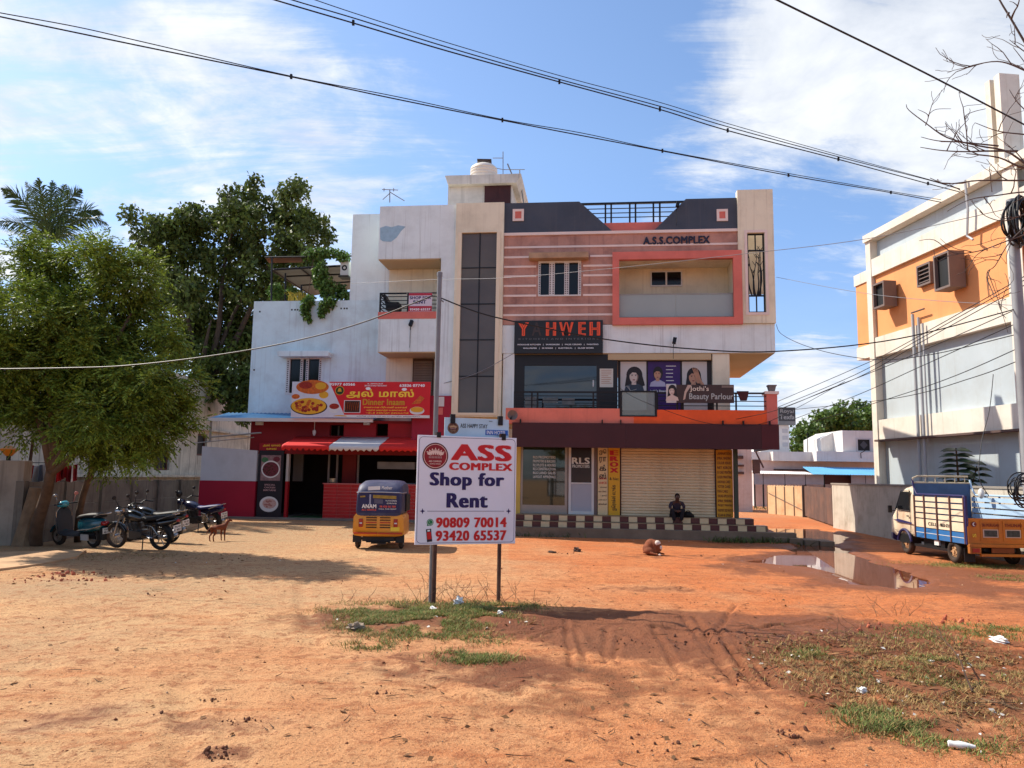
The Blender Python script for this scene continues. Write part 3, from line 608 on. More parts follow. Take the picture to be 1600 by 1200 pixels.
# --- right block
uR1 = B.at(1211, 530)[0]; uL = B.at(785, 530)[0]; zb0 = B.at(1000, 551.5)[1]; zb1 = B.at(1000, 507)[1]; ztop = B.at(970, 314)[1]
part('overhang', lambda b: b.box(uL, uR1, 0, DR, zb0, zb1), plaster_w)
part('soffit', lambda b: b.box(uL+.05, uR1-.03, .04, DR-.02, zb0-.03, zb0-.004), tan_p)  # tan underside: warmth bounced off the ground is put into its colour
hw = B.rect(841, 408, 908, 463); hb = B.rect(967, 404, 1147, 495.5); uP1 = B.at(1157, 430)[0]; zp0 = B.at(960, 506.6)[1]+.004; zp1 = B.at(960, 362)[1]
part('wall', lambda b: b.wall(uL, uP1, zp0, zp1, .01, .24, [hw, hb]), pink, label='dusty pink wall with white stripes')
def stripes():
    n = 0
    uS0 = uL+.01
    for py, x1 in ((385, 1155), (401, 826), (416, 838), (431, 838), (446, 838), (461.5, 838), (477, 957), (492, 957)):
        spans = [(785, x1)]
        if x1 in (826, 838): spans.append((922 if x1 == 826 else 911, 957))
        for a, c in spans:
            cx = (a+c)/2; u0 = B.at(a, py)[0]; u1 = B.at(c, py)[0]; z = B.at(871, py)[1] if py != 385 else B.at(960, py-1)[1]
            part('stripe', lambda b: b.box(max(u0, uS0), u1, -.012, .012, z-.035, z+.035), stripe_m)
stripes()
def frame4(b, o, i, v0, v1, mi=0):
    b.wall(o[0], o[1], o[2], o[3], v0, v1, [i], mi)
ho = B.rect(957, 392, 1160, 506.5, -.16)
part('balcony_frame', lambda b: frame4(b, ho, B.rect(967.5, 404, 1146.5, 495.5, -.16), -.16, .005), salmon, bevel=.01)
# balcony inside
VB = 1.35
def balc(b):
    b.box(hb[0]-.15, hb[1]+.05, VB, VB+.2, hb[2]-.05, hb[3]+.3); b.box(hb[0]-.2, hb[0]-.02, .245, VB, hb[2]-.05, hb[3]+.3)
    b.box(hb[1]+.02, hb[1]+.1, .245, VB, hb[2]-.05, hb[3]+.3); b.box(hb[0]-.02, hb[1]+.02, .245, VB, hb[3]+.02, hb[3]+.18)
part('balcony_wall', balc, cream)
bw = B.rect(1016, 423.5, 1066, 448, VB)
win = part('window', lambda b: (b.wall(*bw, VB-.05, VB-.004, [(bw[0]+.05, (bw[0]+bw[1])/2-.03, bw[2]+.05, bw[3]-.05), ((bw[0]+bw[1])/2+.03, bw[1]-.05, bw[2]+.05, bw[3]-.05)])), white_pvc)
for q in (0, 1):
    a = bw[0]+.05 if q == 0 else (bw[0]+bw[1])/2+.03; c = (bw[0]+bw[1])/2-.03 if q == 0 else bw[1]-.05
    part('pane', lambda b: b.box(a, c, VB-.03, VB-.012, bw[2]+.05, bw[3]-.05), dark_glass, win)
gl = B.rect(968, 459, 1146, 495, .06); frost = mat('frosted_glass', (150, 158, 152), .25, var=.03, spec=.5)
um = B.at(1056, 477, .06)[0]
rail = part('glass_rail', lambda b: b.box(gl[0], gl[1], .04, .08, gl[3]-.03, gl[3]), alu)
for a, c in ((gl[0], um-.006), (um+.006, gl[1])): part('glass_panel', lambda b: b.box(a, c, .055, .067, gl[2]+.002, gl[3]-.03), frost, rail)
# three light window under a hood
def decw(b):
    x0, x1, z0, z1 = hw; w = (x1-x0); cuts = [(x0+w*.055, x0+w*.255), (x0+w*.385, x0+w*.61), (x0+w*.72, x0+w*.93)]
    b.wall(x0, x1, z0, z1, -.03, .1, [(a, c, z0+.05, z1-.06) for a, c in cuts]); return cuts
wn = MB(); cuts = decw(wn); win2 = wn.build('window', white_pvc, bld)
for a, c in cuts: part('pane', lambda b: b.box(a, c, .05, .07, hw[2]+.05, hw[3]-.06), dark_glass, win2)
def dashes(b):
    n = 17
    for k in range(n):
        z = hw[2]+.08+k*(hw[3]-hw[2]-.16)/n
        for a in (hw[0]+.025, cuts[0][1]+.02, cuts[1][0]-.07, cuts[1][1]+.02, cuts[2][0]-.07, hw[1]-.065):
            b.box(a, a+.045, -.034, -.029, z, z+.035)
part('window_pattern', dashes, mat('dark_print', (70, 52, 60), .8), win2, kind='stuff')
hd = B.rect(826, 394, 920, 404, -.35)
part('window_hood', lambda b: b.prism([(hd[0], hd[2]+.02), (hd[1], hd[2]+.02), (hd[1]-.02, hd[3]), (hd[0]+.02, hd[3])], -.38, .0), mat('hood_plaster', (178, 146, 116), .85, var=.15, vs=3, grime=((120, 92, 76), .6)), bevel=.01)
# parapet
zt = lambda px, py, v=0: B.at(px, py, v)
zlow = B.at(970, 361)[1]; zpt = B.at(960, 313.5)[1]
nav1 = [B.at(785, 340)[0], B.at(905, 340)[0], B.at(957, 361)[0]]; nav2 = [B.at(1022, 361)[0], B.at(1072, 340)[0], B.at(1154, 340)[0]]
part('parapet', lambda b: b.prism([(nav1[0], zlow), (nav1[2], zlow), (nav1[1], zpt), (nav1[0], zpt)], .0, .2), navy)
part('parapet', lambda b: b.prism([(nav2[0], zlow), (nav2[2], zlow), (nav2[2], zpt), (nav2[1], zpt)], .0, .2), navy)
zpk = B.at(990, 344.5)[1]
part('parapet_infill', lambda b: b.box(nav1[1]+.1, nav2[1]-.1, .203, .34, zlow-.3, zpk), salmon)
bd = B.rect(785, 361.5, 1154, 367.5, -.05)
part('cornice', lambda b: b.box(uL, bd[1], -.05, .009, zlow-.1, zlow), stripe_m)
part('roof_slab', lambda b: b.box(uL, uP1, .245, DR, zlow-.35, zlow-.18), cream)
for px in (801, 1120):
    s = B.rect(px, 326.5, px+17.5, 345, -.04)
    k = part('ornament', lambda b: b.wall(*s, -.04, -.002, [(s[0]+.085, s[1]-.085, s[2]+.085, s[3]-.085)]), stripe_m)
    part('inset', lambda b: b.box(s[0]+.085, s[1]-.085, -.02, -.003, s[2]+.085, s[3]-.085), salmon, k)
def rrail(b):
    x0 = B.at(905, 318, .4)[0]; x1 = B.at(1070, 318, .4)[0]; z1 = B.at(990, 315.5, .4)[1]; z0 = B.at(990, 345, .4)[1]-.1
    b.box(x0, x1, .38, .46, z1-.07, z1)
    for py in (325, 332, 339): zz = B.at(990, py, .4)[1]; b.box(x0, x1, .405, .43, zz-.014, zz+.014)
    for px in (946, 955, 984, 993, 1021, 1031): xx = B.at(px, 330, .4)[0]; b.box(xx-.03, xx+.03, .39, .45, z0, z1-.071)
explode(part('roof_railing', rrail, black_m), 'bar')
# right hand cream fin with the tree grille
tr = B.rect(1153.5, 296, 1210, 508, -.1); gr = B.rect(1168.5, 363.5, 1196, 488, -.1)
part('fin_wall', lambda b: b.wall(tr[0]+.01, tr[1], zb1+.004, tr[3], -.1, .2, [gr]), cream)
part('grille_surround', lambda b: b.wall(gr[0]-.09, gr[1]+.09, gr[2]-.09, gr[3]+.09, -.125, -.101, [gr]), stripe_m)
zc = B.at(1182, 457, .9)[1]
part('fin_core', lambda b: b.box(uP1+.02, tr[1]-.02, .95, 1.2, zc, tr[3]-.5), cream)
def grille(b):
    x0, x1, z0, z1 = gr; w = x1-x0; h = z1-z0; cx = (x0+x1)/2; y = .02
    for xx in (x0+.025, x1-.025): b.box(xx-.025, xx+.025, 0, .05, z0, z1)
    for zz in (z0+.025, z1-.025, z1-h*.215, z0+h*.215): b.box(x0, x1, .001, .049, zz-.025, zz+.025)
    b.box(cx-.02, cx+.02, .002, .048, z1-h*.215, z1); b.box(cx-.02, cx+.02, .002, .048, z0, z0+h*.21)
    base = z0+h*.215; r = random.Random(5)
    for sx in (-.16, .16, -.05, .05, -.3, .3):
        p = Vector((cx+sx*w*.8, y, base)); d = Vector((sx*.6, 0, 1)).normalized(); pts = [p]
        for k in range(6):
            d = (d+Vector((r.uniform(-.25, .25)+sx*.25, 0, .25))).normalized(); q = pts[-1]+d*h*.095
            q.x = min(max(q.x, x0+.03), x1-.03); pts.append(q)
            if k > 1:
                e = (d+Vector((r.choice((-1, 1))*.8, 0, .1))).normalized(); qq = q+e*h*.07; qq.x = min(max(qq.x, x0+.03), x1-.03); b.tube([q, qq], [.012, .008], 5)
        b.tube(pts, [.03-.004*i for i in range(7)], 5)
part('window_grille', grille, black_m)
def lett(parent, m, name='lettering', **k):
    return lambda items: _lett(parent, m, name, items, k)
def _lett(parent, m, name, items, k):
    for s, x0, x1, z0, z1, y, *o in items: b = MB(); b.text(s, x0, x1, z0, z1, y, **(o[0] if o else {})); b.build(name, m, parent, **k)
tx = B.rect(1005, 369.5, 1109, 381.5, -.0)
L_ = MB(); L_.text('A.S.S.COMPLEX', *tx, 0.0, bold=.035); letters = L_.build('lettering', mat('dark_blue_letters', (34, 34, 56), .5, var=0), bld); letters.location.y = -.035
so = letters.modifiers.new('solid', 'SOLIDIFY'); so.thickness = .04
# --- stair tower with the tall glass strip
st = B.rect(709, 316, 785, 651, -.12); sg = B.rect(718.5, 363.5, 774, 645, -.12)
part('stair_wall', lambda b: b.wall(st[0], uL-.001 if False else st[1], st[2], zpt, -.12, .2, [sg]), cream)
part('glass_surround', lambda b: b.wall(sg[0]-.13, sg[1]+.13, sg[2]-.08, sg[3]+.02, -.15, -.121, [sg]), mat('pale_cream_trim', (226, 210, 182), .8, var=.04))
part('stair_core', lambda b: b.box(st[0]+.01, st[1]-.01, .25, 8, 0, zpt-.9), cream)
gy = [363.5, 418.5, 475, 531, 588, 645]; zs_ = [B.at(746, g, -.06)[1] for g in gy]; um_ = B.at(747.5, 500, -.06)[0]
tint = mat('tinted_glass', (88, 80, 72), .06, var=.2, vs=.5, spec=.4, bump=.02, bs=1.2)
part('mullion', lambda b: (b.box(um_-.02, um_+.02, -.07, .0, sg[2], sg[3]), [b.box(sg[0], sg[1], -.069, -.001, z-.018, z+.018) for z in zs_[1:-1]]), black_m)
for i in range(5):
    for a, c in ((sg[0], um_-.021), (um_+.021, sg[1])): part('pane', lambda b: b.box(a, c, -.05, -.02, zs_[i+1]+.019 if i < 4 else sg[2], zs_[i]-.019 if i else sg[3]), tint)
# --- left white block with two balconies
tl = B.rect(592.5, 316, 709, 404); VW = 1.3
part('upper_block', lambda b: b.box(tl[0], st[0]-.002, 0, VW-.004, tl[2], zpt-.005), plaster_w)
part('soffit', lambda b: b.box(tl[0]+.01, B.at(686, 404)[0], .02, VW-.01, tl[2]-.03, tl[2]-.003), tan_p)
s2 = B.rect(686, 404, 709, 651)
part('pier', lambda b: b.box(s2[0], st[0]-.002, .0, VW-.004, zrs, tl[2]-.002), plaster_w)
lb = B.rect(590.5, 498, 686, 549.5)
part('balcony_box', lambda b: b.box(lb[0], s2[0]-.002, 0, VW-.004, lb[2], lb[3]), plaster_w)
rb = B.rect(590.5, 487, 686, 498, -.02)
part('balcony_cap', lambda b: b.box(rb[0], s2[0]-.002, -.02, .16, lb[3]+.002, rb[3]), salmon)
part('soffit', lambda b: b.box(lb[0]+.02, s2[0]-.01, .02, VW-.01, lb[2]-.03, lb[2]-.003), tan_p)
uwl = B.at(392, 560, VW)[0]; uw2 = B.at(549, 400, VW)[0]; zw1 = B.at(480, 470, VW)[1]; zw2 = B.at(575, 334.5, VW)[1]; uc = B.at(607.5, 450, VW)[0]
lw = B.rect(447, 557, 502, 617, VW)
part('side_wall', lambda b: b.wall(uwl, uc, zrs, zw1, VW, VW+.24, [lw]), plaster_b, label='pale blue white side wall')
part('side_wall', lambda b: b.box(uw2, uc, VW, VW+.24, zw1+.001, zw2), plaster_w)
part('side_wall', lambda b: (b.box(uwl, uwl+.24, VW+.245, 7, zrs, zw1), b.box(uw2, uw2+.24, VW+.245, 8, zw1+.002, zw2), b.box(uwl+.25, uw2, 6.9, 7.1, zrs, zw1-.002)), plaster_b)
part('roof_slab', lambda b: (b.box(uwl+.245, uw2+.2, VW+.25, 6.9, zw1-1.0, zw1-.85), b.box(uw2+.25, st[0]+1, VW+.25, 7.9, zpt-1.1, zpt-.95)), cream)
part('recess_wall', lambda b: b.box(uc+.002, s2[0]+.05, VW, VW+.2, zrs, tl[2]+.2), cream)
rs_ = B.rect(645.5, 553, 674.5, 660, VW-.06)
sh = part('roller_shutter', lambda b: b.box(rs_[0]-.05, rs_[1]+.05, VW-.02, VW-.003, rs_[2], lb[2]-.04), mat('shutter_guide', (84, 62, 46), .6))
slatm = mat('brown_shutter', (124, 104, 86), .55, var=.1, vs=4); b_ = MB(); b_.prism([(0, 0), (rs_[1]-rs_[0], 0), (rs_[1]-rs_[0], .075), (0, .075)], 0, .03); proto = b_.build('slat', slatm, sh); proto.location = (rs_[0], VW-.06, rs_[2])
for k in range(1, int((lb[2]-.1-rs_[2])/.09)): shared('slat', proto, sh, (rs_[0], VW-.06, rs_[2]+.09*k))
def lrail(b):
    x0 = B.at(593, 470, .05)[0]; x1 = s2[0]-.01; z1 = B.at(640, 457, .05)[1]; z0 = rb[3]+.002; uo = B.at(637, 470, .05)[0]
    b.box(x0, uo-.05, .04, .09, z1-.05, z1)
    for k in range(4): zz = z0+(z1-z0)*(.2+.2*k); b.box(x0, x1, .05, .075, zz-.013, zz+.013); b.box(x0+.002, x0+.03, .1, VW-.02, zz-.013, zz+.013)
    for xx in (x0+.02, uo): b.box(xx-.02, xx+.03, .035, .095, z0, z1)
    b.box(uo+.02, x1, .04, .09, z1-.04, z1-.005); b.box(x0, x0+.04, .1, VW-.02, z1-.05, z1)
explode(part('balcony_railing', lrail, black_m), 'bar')
# window of the side wall
def sidew(b):
    x0, x1, z0, z1 = lw; w = x1-x0; b.wall(x0, x1, z0, z1, VW-.02, VW+.12, [(x0+w*.1, x0+w*.4, z0+.07, z1-.1), (x0+w*.47, x0+w*.56, z0+.07, z1-.1), (x0+w*.63, x0+w*.93, z0+.07, z1-.1)])
win3 = part('window', sidew, white_pvc)
part('pane', lambda b: b.box(lw[0]+.02, lw[1]-.02, VW+.06, VW+.08, lw[2]+.05, lw[3]-.05), dark_glass, win3)
part('window_pattern', lambda b: [b.box(lw[0]+(lw[1]-lw[0])*f, lw[0]+(lw[1]-lw[0])*f+.045, VW-.026, VW-.021, lw[2]+.1+k*.075, lw[2]+.14+k*.075) for f in (.03, .42, .575, .95) for k in range(int((lw[3]-lw[2]-.2)/.075))], mat('dark_print', (70, 52, 60), .8), win3, kind='stuff')
h3 = B.rect(433, 548.5, 515, 559, VW-.4)
part('window_hood', lambda b: b.prism([(h3[0], h3[3]-.05), (h3[1], h3[3]-.05), (h3[1]-.25, h3[2]), (h3[0]+.3, h3[2])][::-1] and [(h3[0], h3[3]-.07), (h3[0]+.04, h3[3]), (h3[1]-.04, h3[3]), (h3[1], h3[3]-.07), (h3[1]-.05, h3[2]+.05), (h3[0]+.05, h3[2]+.05)], VW-.45, VW-.001), plaster_w, bevel=.01)
# patch of old blue paint and mortar specks
pt = [B.at(a, c, -.003) for a, c in ((594, 356), (603, 353), (612, 355), (622, 352), (634, 354), (626, 362), (620, 371), (611, 378), (598, 377), (594, 374))]
part('paint_patch', lambda b: b.poly(pt, -.003), mat('worn_blue_paint', (152, 182, 198), .9, var=.12, vs=6))
# weep holes and a hair line across the blue wall
part('weep_holes', lambda b: [b.box(B.at(px, py, VW-.004)[0]-.03, B.at(px, py, VW-.004)[0]+.03, VW-.004, VW-.001, B.at(px, py, VW)[1]-.03, B.at(px, py, VW)[1]+.03) for px, py in ((406, 487), (456, 484), (461, 484), (465, 484), (533, 482), (538, 482), (542, 482), (397, 578))], mat('hole_dark', (40, 40, 40), .9, var=0), kind='stuff')
# --- stair head room, tank and roof bits
VP = 2.6
ph = B.rect(700, 287, 800, 318, VP); ps = B.rect(696, 272.5, 813, 287, VP-.25)
part('stair_head', lambda b: b.box(ph[0], ph[1], VP, VP+3, ph[2]-1.4, ph[3]), mat('aged_white', (206, 202, 194), .85, var=.08, vs=1.5, grime=((150, 146, 138), .6), streak=.5))
part('roof_slab', lambda b: b.prism([(ps[0]-.03, ps[3]), (ps[1]+.03, ps[3]), (ps[1]-.15, ps[2]), (ps[0]+.1, ps[2])], VP-.25, VP+3.3), mat('aged_white', (206, 202, 194)), bevel=.015)
dr = B.rect(757, 287.5, 798, 318, VP-.02); part('door', lambda b: (b.box(dr[0], dr[1], VP-.03, VP-.003, dr[2]-.6, dr[3]-.01), b.box((dr[0]+dr[1])/2-.015, (dr[0]+dr[1])/2+.015, VP-.04, VP-.03, dr[2]-.6, dr[3]-.01)), mat('dark_brown_door', (60, 26, 28), .6, var=.2, vs=3))
tk = B.at(756, 272, 3.2); rt = (B.at(777, 260, 3.2)[0]-B.at(735, 260, 3.2)[0])/2; ht = B.at(756, 246, 3.2)[1]-tk[1]-0
tank = thing('water_tank', 'ribbed white plastic water tank on the roof slab of the stair room', 'water tank', B.w(tk[0], 3.2, ps[3]+.002))
prof = [(rt*.97, 0)]
for k in range(4): z = ht*.72*k/4; prof += [(rt*1.0, z+.02), (rt*1.0, z+ht*.1), (rt*.95, z+ht*.13), (rt*.95, z+ht*.16)]
prof += [(rt, ht*.74), (rt*.96, ht*.84), (rt*.8, ht*.96), (rt*.5, ht*1.08), (rt*.42, ht*1.1)]
tb = MB(); tb.lathe(prof, 28); tb.build('tank_body', mat('tank_white', (222, 214, 200), .5, var=.06), tank, smooth='auto')
tb = MB(); tb.lathe([(rt*.5, ht*1.1), (rt*.52, ht*1.2), (rt*.3, ht*1.26)], 16); tb.box(-rt*.5, rt*.55, -rt*.4, rt*.4, ht*1.24, ht*1.3); tb.build('lid', mat('tank_lid', (84, 76, 72), .7), tank, smooth='auto')
def rod(name, px0, py0, px1, py1, v, r, label, cat, extra=()):
    p = B.at(px0, py0, v); q = B.at(px1, py1, v); b = MB(); b.tube([B.w(p[0], v, p[1]), B.w(q[0], v, q[1])], r, 6)
    for a, c, d, e in extra: p = B.at(a, c, v); q = B.at(d, e, v); b.tube([B.w(p[0], v, p[1]), B.w(q[0], v, q[1])], r*.8, 5)
    return tag(b.build(name, mat('weathered_steel', (140, 140, 140), .5, metal=.5)), label, cat)
rod('antenna', 609, 316.5, 609, 296, .3, .02, 'small T shaped aerial on the parapet of the white block', 'aerial', [(597, 296, 622, 297), (609, 302, 598, 312), (609, 300, 632, 314), (600, 294, 600, 299), (615, 294, 615, 299)])
rod('lightning_rod', 786, 272.6, 786, 237, 4.0, .02, 'tall thin rod beside the white water tank', 'rod', [(770, 247, 786, 247), (772, 262, 786, 265), (786, 265, 820, 265)])
rod('pipe_stay', 800, 272.8, 793, 256, 3.6, .03, 'slanting short pipe on the roof slab beside the water tank', 'pipe', [(812, 274, 820, 330), (812, 265, 812, 276)])
# --- first floor: black shop and parlour windows
bs = B.rect(803.5, 552, 933, 641, .1); zf1 = B.at(870, 640.5, .1)[1]
uF1 = B.at(1140, 600, .1)[0]
part('first_floor_wall', lambda b: b.box(B.at(785.5, 600)[0], B.at(803, 600)[0], .02, .3, zf1-.6, zb0-.005), plaster_w)
part('first_floor_wall', lambda b: (b.box(B.at(1113.5, 600, .1)[0], uF1, .05, .4, zf1-.6, zb0-.035), b.box(uF1-.25, uF1, .41, DR, zf1-.6, zb0-.035)), cream)
bo = B.rect(819, 571, 932, 641, .1)
part('shop_front', lambda b: b.wall(bs[0], B.at(965, 600, .1)[0], zf1-.4, zb0-.035, .06, .2, [bo]), mat('black_panel', (24, 24, 28), .45, var=.12))
pn = MB(); pn.box(bo[0], bo[1], .12, .14, bo[2]-.3, bo[3]); pn.build('pane', mat('shop_glass', (22, 24, 28), .03, var=.3, vs=.9, spec=.6, coat=.6), bld)
part('door_handle', lambda b: b.box(B.at(927, 600, .1)[0]-.02, B.at(927, 600, .1)[0]+.02, .08, .118, B.at(927, 604, .1)[1], B.at(927, 594, .1)[1]), white_pvc)
explode(part('interior_shelf', lambda b: [b.box(*B.rect(x0, y0, x1, y1, .11)[:2], .115, .119, *B.rect(x0, y0, x1, y1, .11)[2:]) for x0, y0, x1, y1 in ((820, 620, 838, 640), (848, 621, 872, 630), (878, 622, 898, 632))], mat('pale_clutter', (104, 104, 100), .5, var=.3, vs=5)))
nb = B.rect(937, 576, 958, 605, .05)
pw = B.rect(968.5, 564, 1113, 641, .15)
part('parlour_frame', lambda b: b.box(B.at(965.2, 600, .1)[0]+.01, B.at(1113.3, 600, .1)[0], .24, .34, zf1-.4, zb0-.035), mat('dark_frame', (46, 40, 40), .5))
hb2 = B.rect(950, 552.5, 1111, 562, .06); part('shutter_box', lambda b: (b.box(hb2[0], hb2[1], .03, .2, zb0-.23, zb0-.036), [b.box(hb2[0]-.001, hb2[1]+.001, .02, .03, zb0-.22+.06*k, zb0-.19+.06*k) for k in range(3)]), tan_p)
# posters in the parlour window: generic portraits, flat print
shade_p = mat('print_shade', (140, 112, 100), .5, var=.05); skin1 = mat('print_skin', (206, 184, 170), .5, var=.03); skin2 = mat('print_skin_warm', (190, 140, 112), .5, var=.05); hair_p = mat('print_hair', (34, 28, 30), .5, var=.1); pale_p = mat('print_pale', (196, 190, 184), .5, var=.04); violet = mat('print_violet', (58, 30, 96), .5, var=.15, vs=3); white_print = mat('print_white', (214, 212, 210), .5, var=0); dark_print2 = mat('print_charcoal', (52, 48, 54), .5, var=.15); lips = mat('print_lips', (132, 54, 54), .5, var=0)
def portrait(b, cx, cz, s, y, hair_w=1.25, tilt=.0, skin=1, scarf=3, long_hair=True, face=True):
    """materials: 0 ground, 1 skin, 2 hair, 3 cloth, 4 lips"""
    E = .0015
    b.disc(cx+.05*s, cz+.12*s, .62*s*hair_w, .82*s, y-E, 2, 20)
    if long_hair: b.poly([(cx-.55*s*hair_w, cz+.2*s), (cx-.7*s*hair_w, cz-1.0*s), (cx-.2*s, cz-1.1*s), (cx+.5*s, cz-1.15*s), (cx+.85*s*hair_w, cz-.9*s), (cx+.62*s*hair_w, cz+.2*s)], y-E*1.5, 2)
    b.poly([(cx-.95*s, cz-1.5*s), (cx-.8*s, cz-1.0*s), (cx-.25*s, cz-.72*s), (cx+.3*s, cz-.72*s), (cx+.85*s, cz-1.0*s), (cx+1.0*s, cz-1.5*s)], y-E*2, scarf)
    b.poly([(cx-.2*s, cz-.4*s), (cx-.22*s, cz-.85*s), (cx+.22*s, cz-.85*s), (cx+.22*s, cz-.4*s)], y-E*2.5, skin)
    b.disc(cx, cz-.05*s, .42*s, .6*s, y-E*3, skin, 20); b.disc(cx+.03*s, cz-.05*s, .39*s, .6*s, y-E*3.2, 7, 12, -PI/2, PI/2.4); b.disc(cx-.02*s, cz-.06*s, .33*s, .56*s, y-E*3.4, skin, 18)
    b.poly([(cx-.43*s, cz+.1*s), (cx-.3*s, cz+.55*s), (cx+.1*s, cz+.62*s), (cx+.42*s, cz+.4*s), (cx+.44*s, cz+.05*s), (cx+.2*s, cz+.33*s), (cx-.15*s, cz+.36*s)], y-E*4, 2)
    if face:
        for sx in (-.17, .17): b.disc(cx+sx*s, cz+.05*s, .075*s, .04*s, y-E*4, 2, 10); b.box(cx+(sx-.11)*s, cx+(sx+.11)*s, y-E*4.2, y-E*4, cz+.14*s, cz+.17*s, 2)
        b.disc(cx+.0*s, cz-.37*s, .13*s, .05*s, y-E*4, 4, 12); b.poly([(cx-.02*s, cz+.02*s), (cx-.07*s, cz-.17*s), (cx+.05*s, cz-.17*s)], y-E*3.6, 2 if False else skin)
def poster(name, r, m0, skin, cloth, label, fn, y=.2):
    t = thing(name, label, 'poster', B.w(r[0], y, r[2]), B.yaw); w, h = r[1]-r[0], r[3]-r[2]
    b = MB(); b.box(0, w, 0, .012, 0, h, 0); b.build('sheet', m0, t); b = MB(); fn(b, w, h); b.build('print', [m0, skin, hair_p, cloth, lips, white_print, violet, shade_p], t); return t
poster('window_poster', B.rect(969.5, 565, 1010, 641, .2), pale_p, skin1, mat('print_teal', (52, 60, 72), .5, var=.3, vs=20), 'portrait poster of a smiling woman with a dark scarf in the parlour window', lambda b, w, h: (portrait(b, w*.52, h*.70, h*.21, 0), [b.tube([(w*(.22+.05*k), -.008, h*.50), (w*(.4), -.008, h*(.40-.03*k)), (w*.62, -.008, h*(.43-.03*k))], .006, 4, 0) for k in range(3)]))
poster('window_poster', B.rect(1012.5, 565, 1063, 641, .2), violet, skin2, mat('print_lilac', (176, 168, 190), .5, var=.1), 'violet poster of a woman with lines of white text, middle of the parlour window', lambda b, w, h: (portrait(b, w*.3, h*.74, h*.17, 0, .95, long_hair=False), [b.box(w*.56, w*(.56+random.uniform(.2, .36)), -.003, -.001, h*(.9-.075*k), h*(.915-.075*k), 5) for k in range(6)], b.text("Jothi's Beauty", w*.05, w*.62, h*.36, h*.42, -.012, 5)))
poster('window_poster', B.rect(1066, 565, 1105, 641, .2), pale_p, skin2, dark_print2, 'poster of a woman holding a hand over her face in the parlour window', lambda b, w, h: (portrait(b, w*.45, h*.68, h*.21, 0, 1.1, face=True), [b.tube([(w*(.62+.05*k), -.012, h*.55), (w*(.5+.05*k), -.012, h*.75), (w*(.42+.06*k), -.012, h*.86)], [.03, .022, .012], 6, 1) for k in range(4)], b.tube([(w*.95, -.008, h*.4), (w*.7, -.008, h*.62)], [.06, .05], 6, 1)))
t = thing('notice', 'printed paper notice taped to the black shop front panel', 'notice', B.w(nb[0], .05, nb[2]), B.yaw); b = MB(); w, h = nb[1]-nb[0], nb[3]-nb[2]; b.box(0, w, 0, .006, 0, h, 0); b.build('sheet', mat('paper', (206, 200, 186), .7, var=.03), t); b = MB()
for k in range(8): b.box(w*.12, w*random.uniform(.6, .9), -.002, -.0005, h*(.9-.1*k), h*(.93-.1*k), 1)
b.build('print', [mat('paper', (206, 200, 186)), mat('brown_ink', (168, 116, 90), .7, var=0)], t)
# --- projecting balcony
VBk = -1.15
bx0 = B.at(790, 650, VBk)[0]; bx1 = B.at(1215, 650, VBk)[0]; zpb = B.at(1000, 663.5, VBk)[1]; zpt2 = B.at(1000, 638.5, VBk)[1]; zmb = B.at(1000, 700.5, VBk)[1]; zfl = zpb+.05
gap = (B.at(968.5, 630, VBk)[0], B.at(1026.5, 630, VBk)[0]); zg0 = B.at(998, 651, VBk)[1]; zg1 = B.at(998, 610.5, VBk)[1]
uo = B.at(990, 650, VBk)[0]; upil = B.at(1198, 640, VBk)[0]
part('balcony_parapet', lambda b: b.wall(bx0, uo, zpb, zpt2, VBk, VBk+.15, [(gap[0], gap[1], zg0, zpt2)]), mat('faded_salmon_paint', (226, 126, 104), .75, var=.06, vs=1.2, grime=((170, 88, 70), .4), streak=.3), label='faded salmon front of the balcony')
part('balcony_parapet', lambda b: b.wall(uo+.001, upil, zpb, zpt2-.03, VBk, VBk+.15, [(gap[0], gap[1], zg0, zpt2)]), orange_p, label='bright orange front of the balcony')
part('balcony_pillar', lambda b: (b.box(upil+.001, bx1, VBk-.02, VBk+.4, zpb, B.at(1206, 616, VBk)[1]), b.box(bx1-.15, bx1-.002, VBk+.402, 0, zpb, zpt2)), salmon)
part('pillar_cap', lambda b: b.box(upil-.05, bx1+.05, VBk-.06, VBk+.44, B.at(1206, 616, VBk)[1]+.001, B.at(1206, 611.5, VBk)[1]), stripe_m)
part('balcony_floor', lambda b: b.box(bx0+.02, bx1-.02, VBk+.151, .0, zpb-.1, zfl), tan_p)
ux0 = B.at(800, 680, VBk-.12)[0]; ux1 = B.at(1217.5, 680, VBk-.12)[0]; usp = [ux0, B.at(978, 680, VBk-.12)[0], B.at(1190, 680, VBk-.12)[0], ux1]
for i in range(3): part('fascia_panel', lambda b: b.box(usp[i]+.004*(i > 0), usp[i+1], VBk-.12, VBk-.004, zmb, zpb+.03), maroon if i < 2 else mat('maroon_cladding_red', (78, 26, 32), .6, var=.1))
part('canopy_soffit', lambda b: b.box(ux0+.02, ux1-.02, VBk-.003, .0, zmb+.1, zmb+.2), mat('dark_soffit', (60, 44, 42), .8))
part('fascia_return', lambda b: b.box(ux1-.1, ux1, VBk-.003, 2.2, zmb+.05, zpb+.03), maroon)
explode(part('clamp', lambda b: [b.box(B.at(px, 661, VBk-.12)[0]-.02, B.at(px, 661, VBk-.12)[0]+.02, VBk-.14, VBk-.0, zpb+.0, zpb+.14) for px in (813, 941, 970, 1130, 1162, 1203)], black_m))
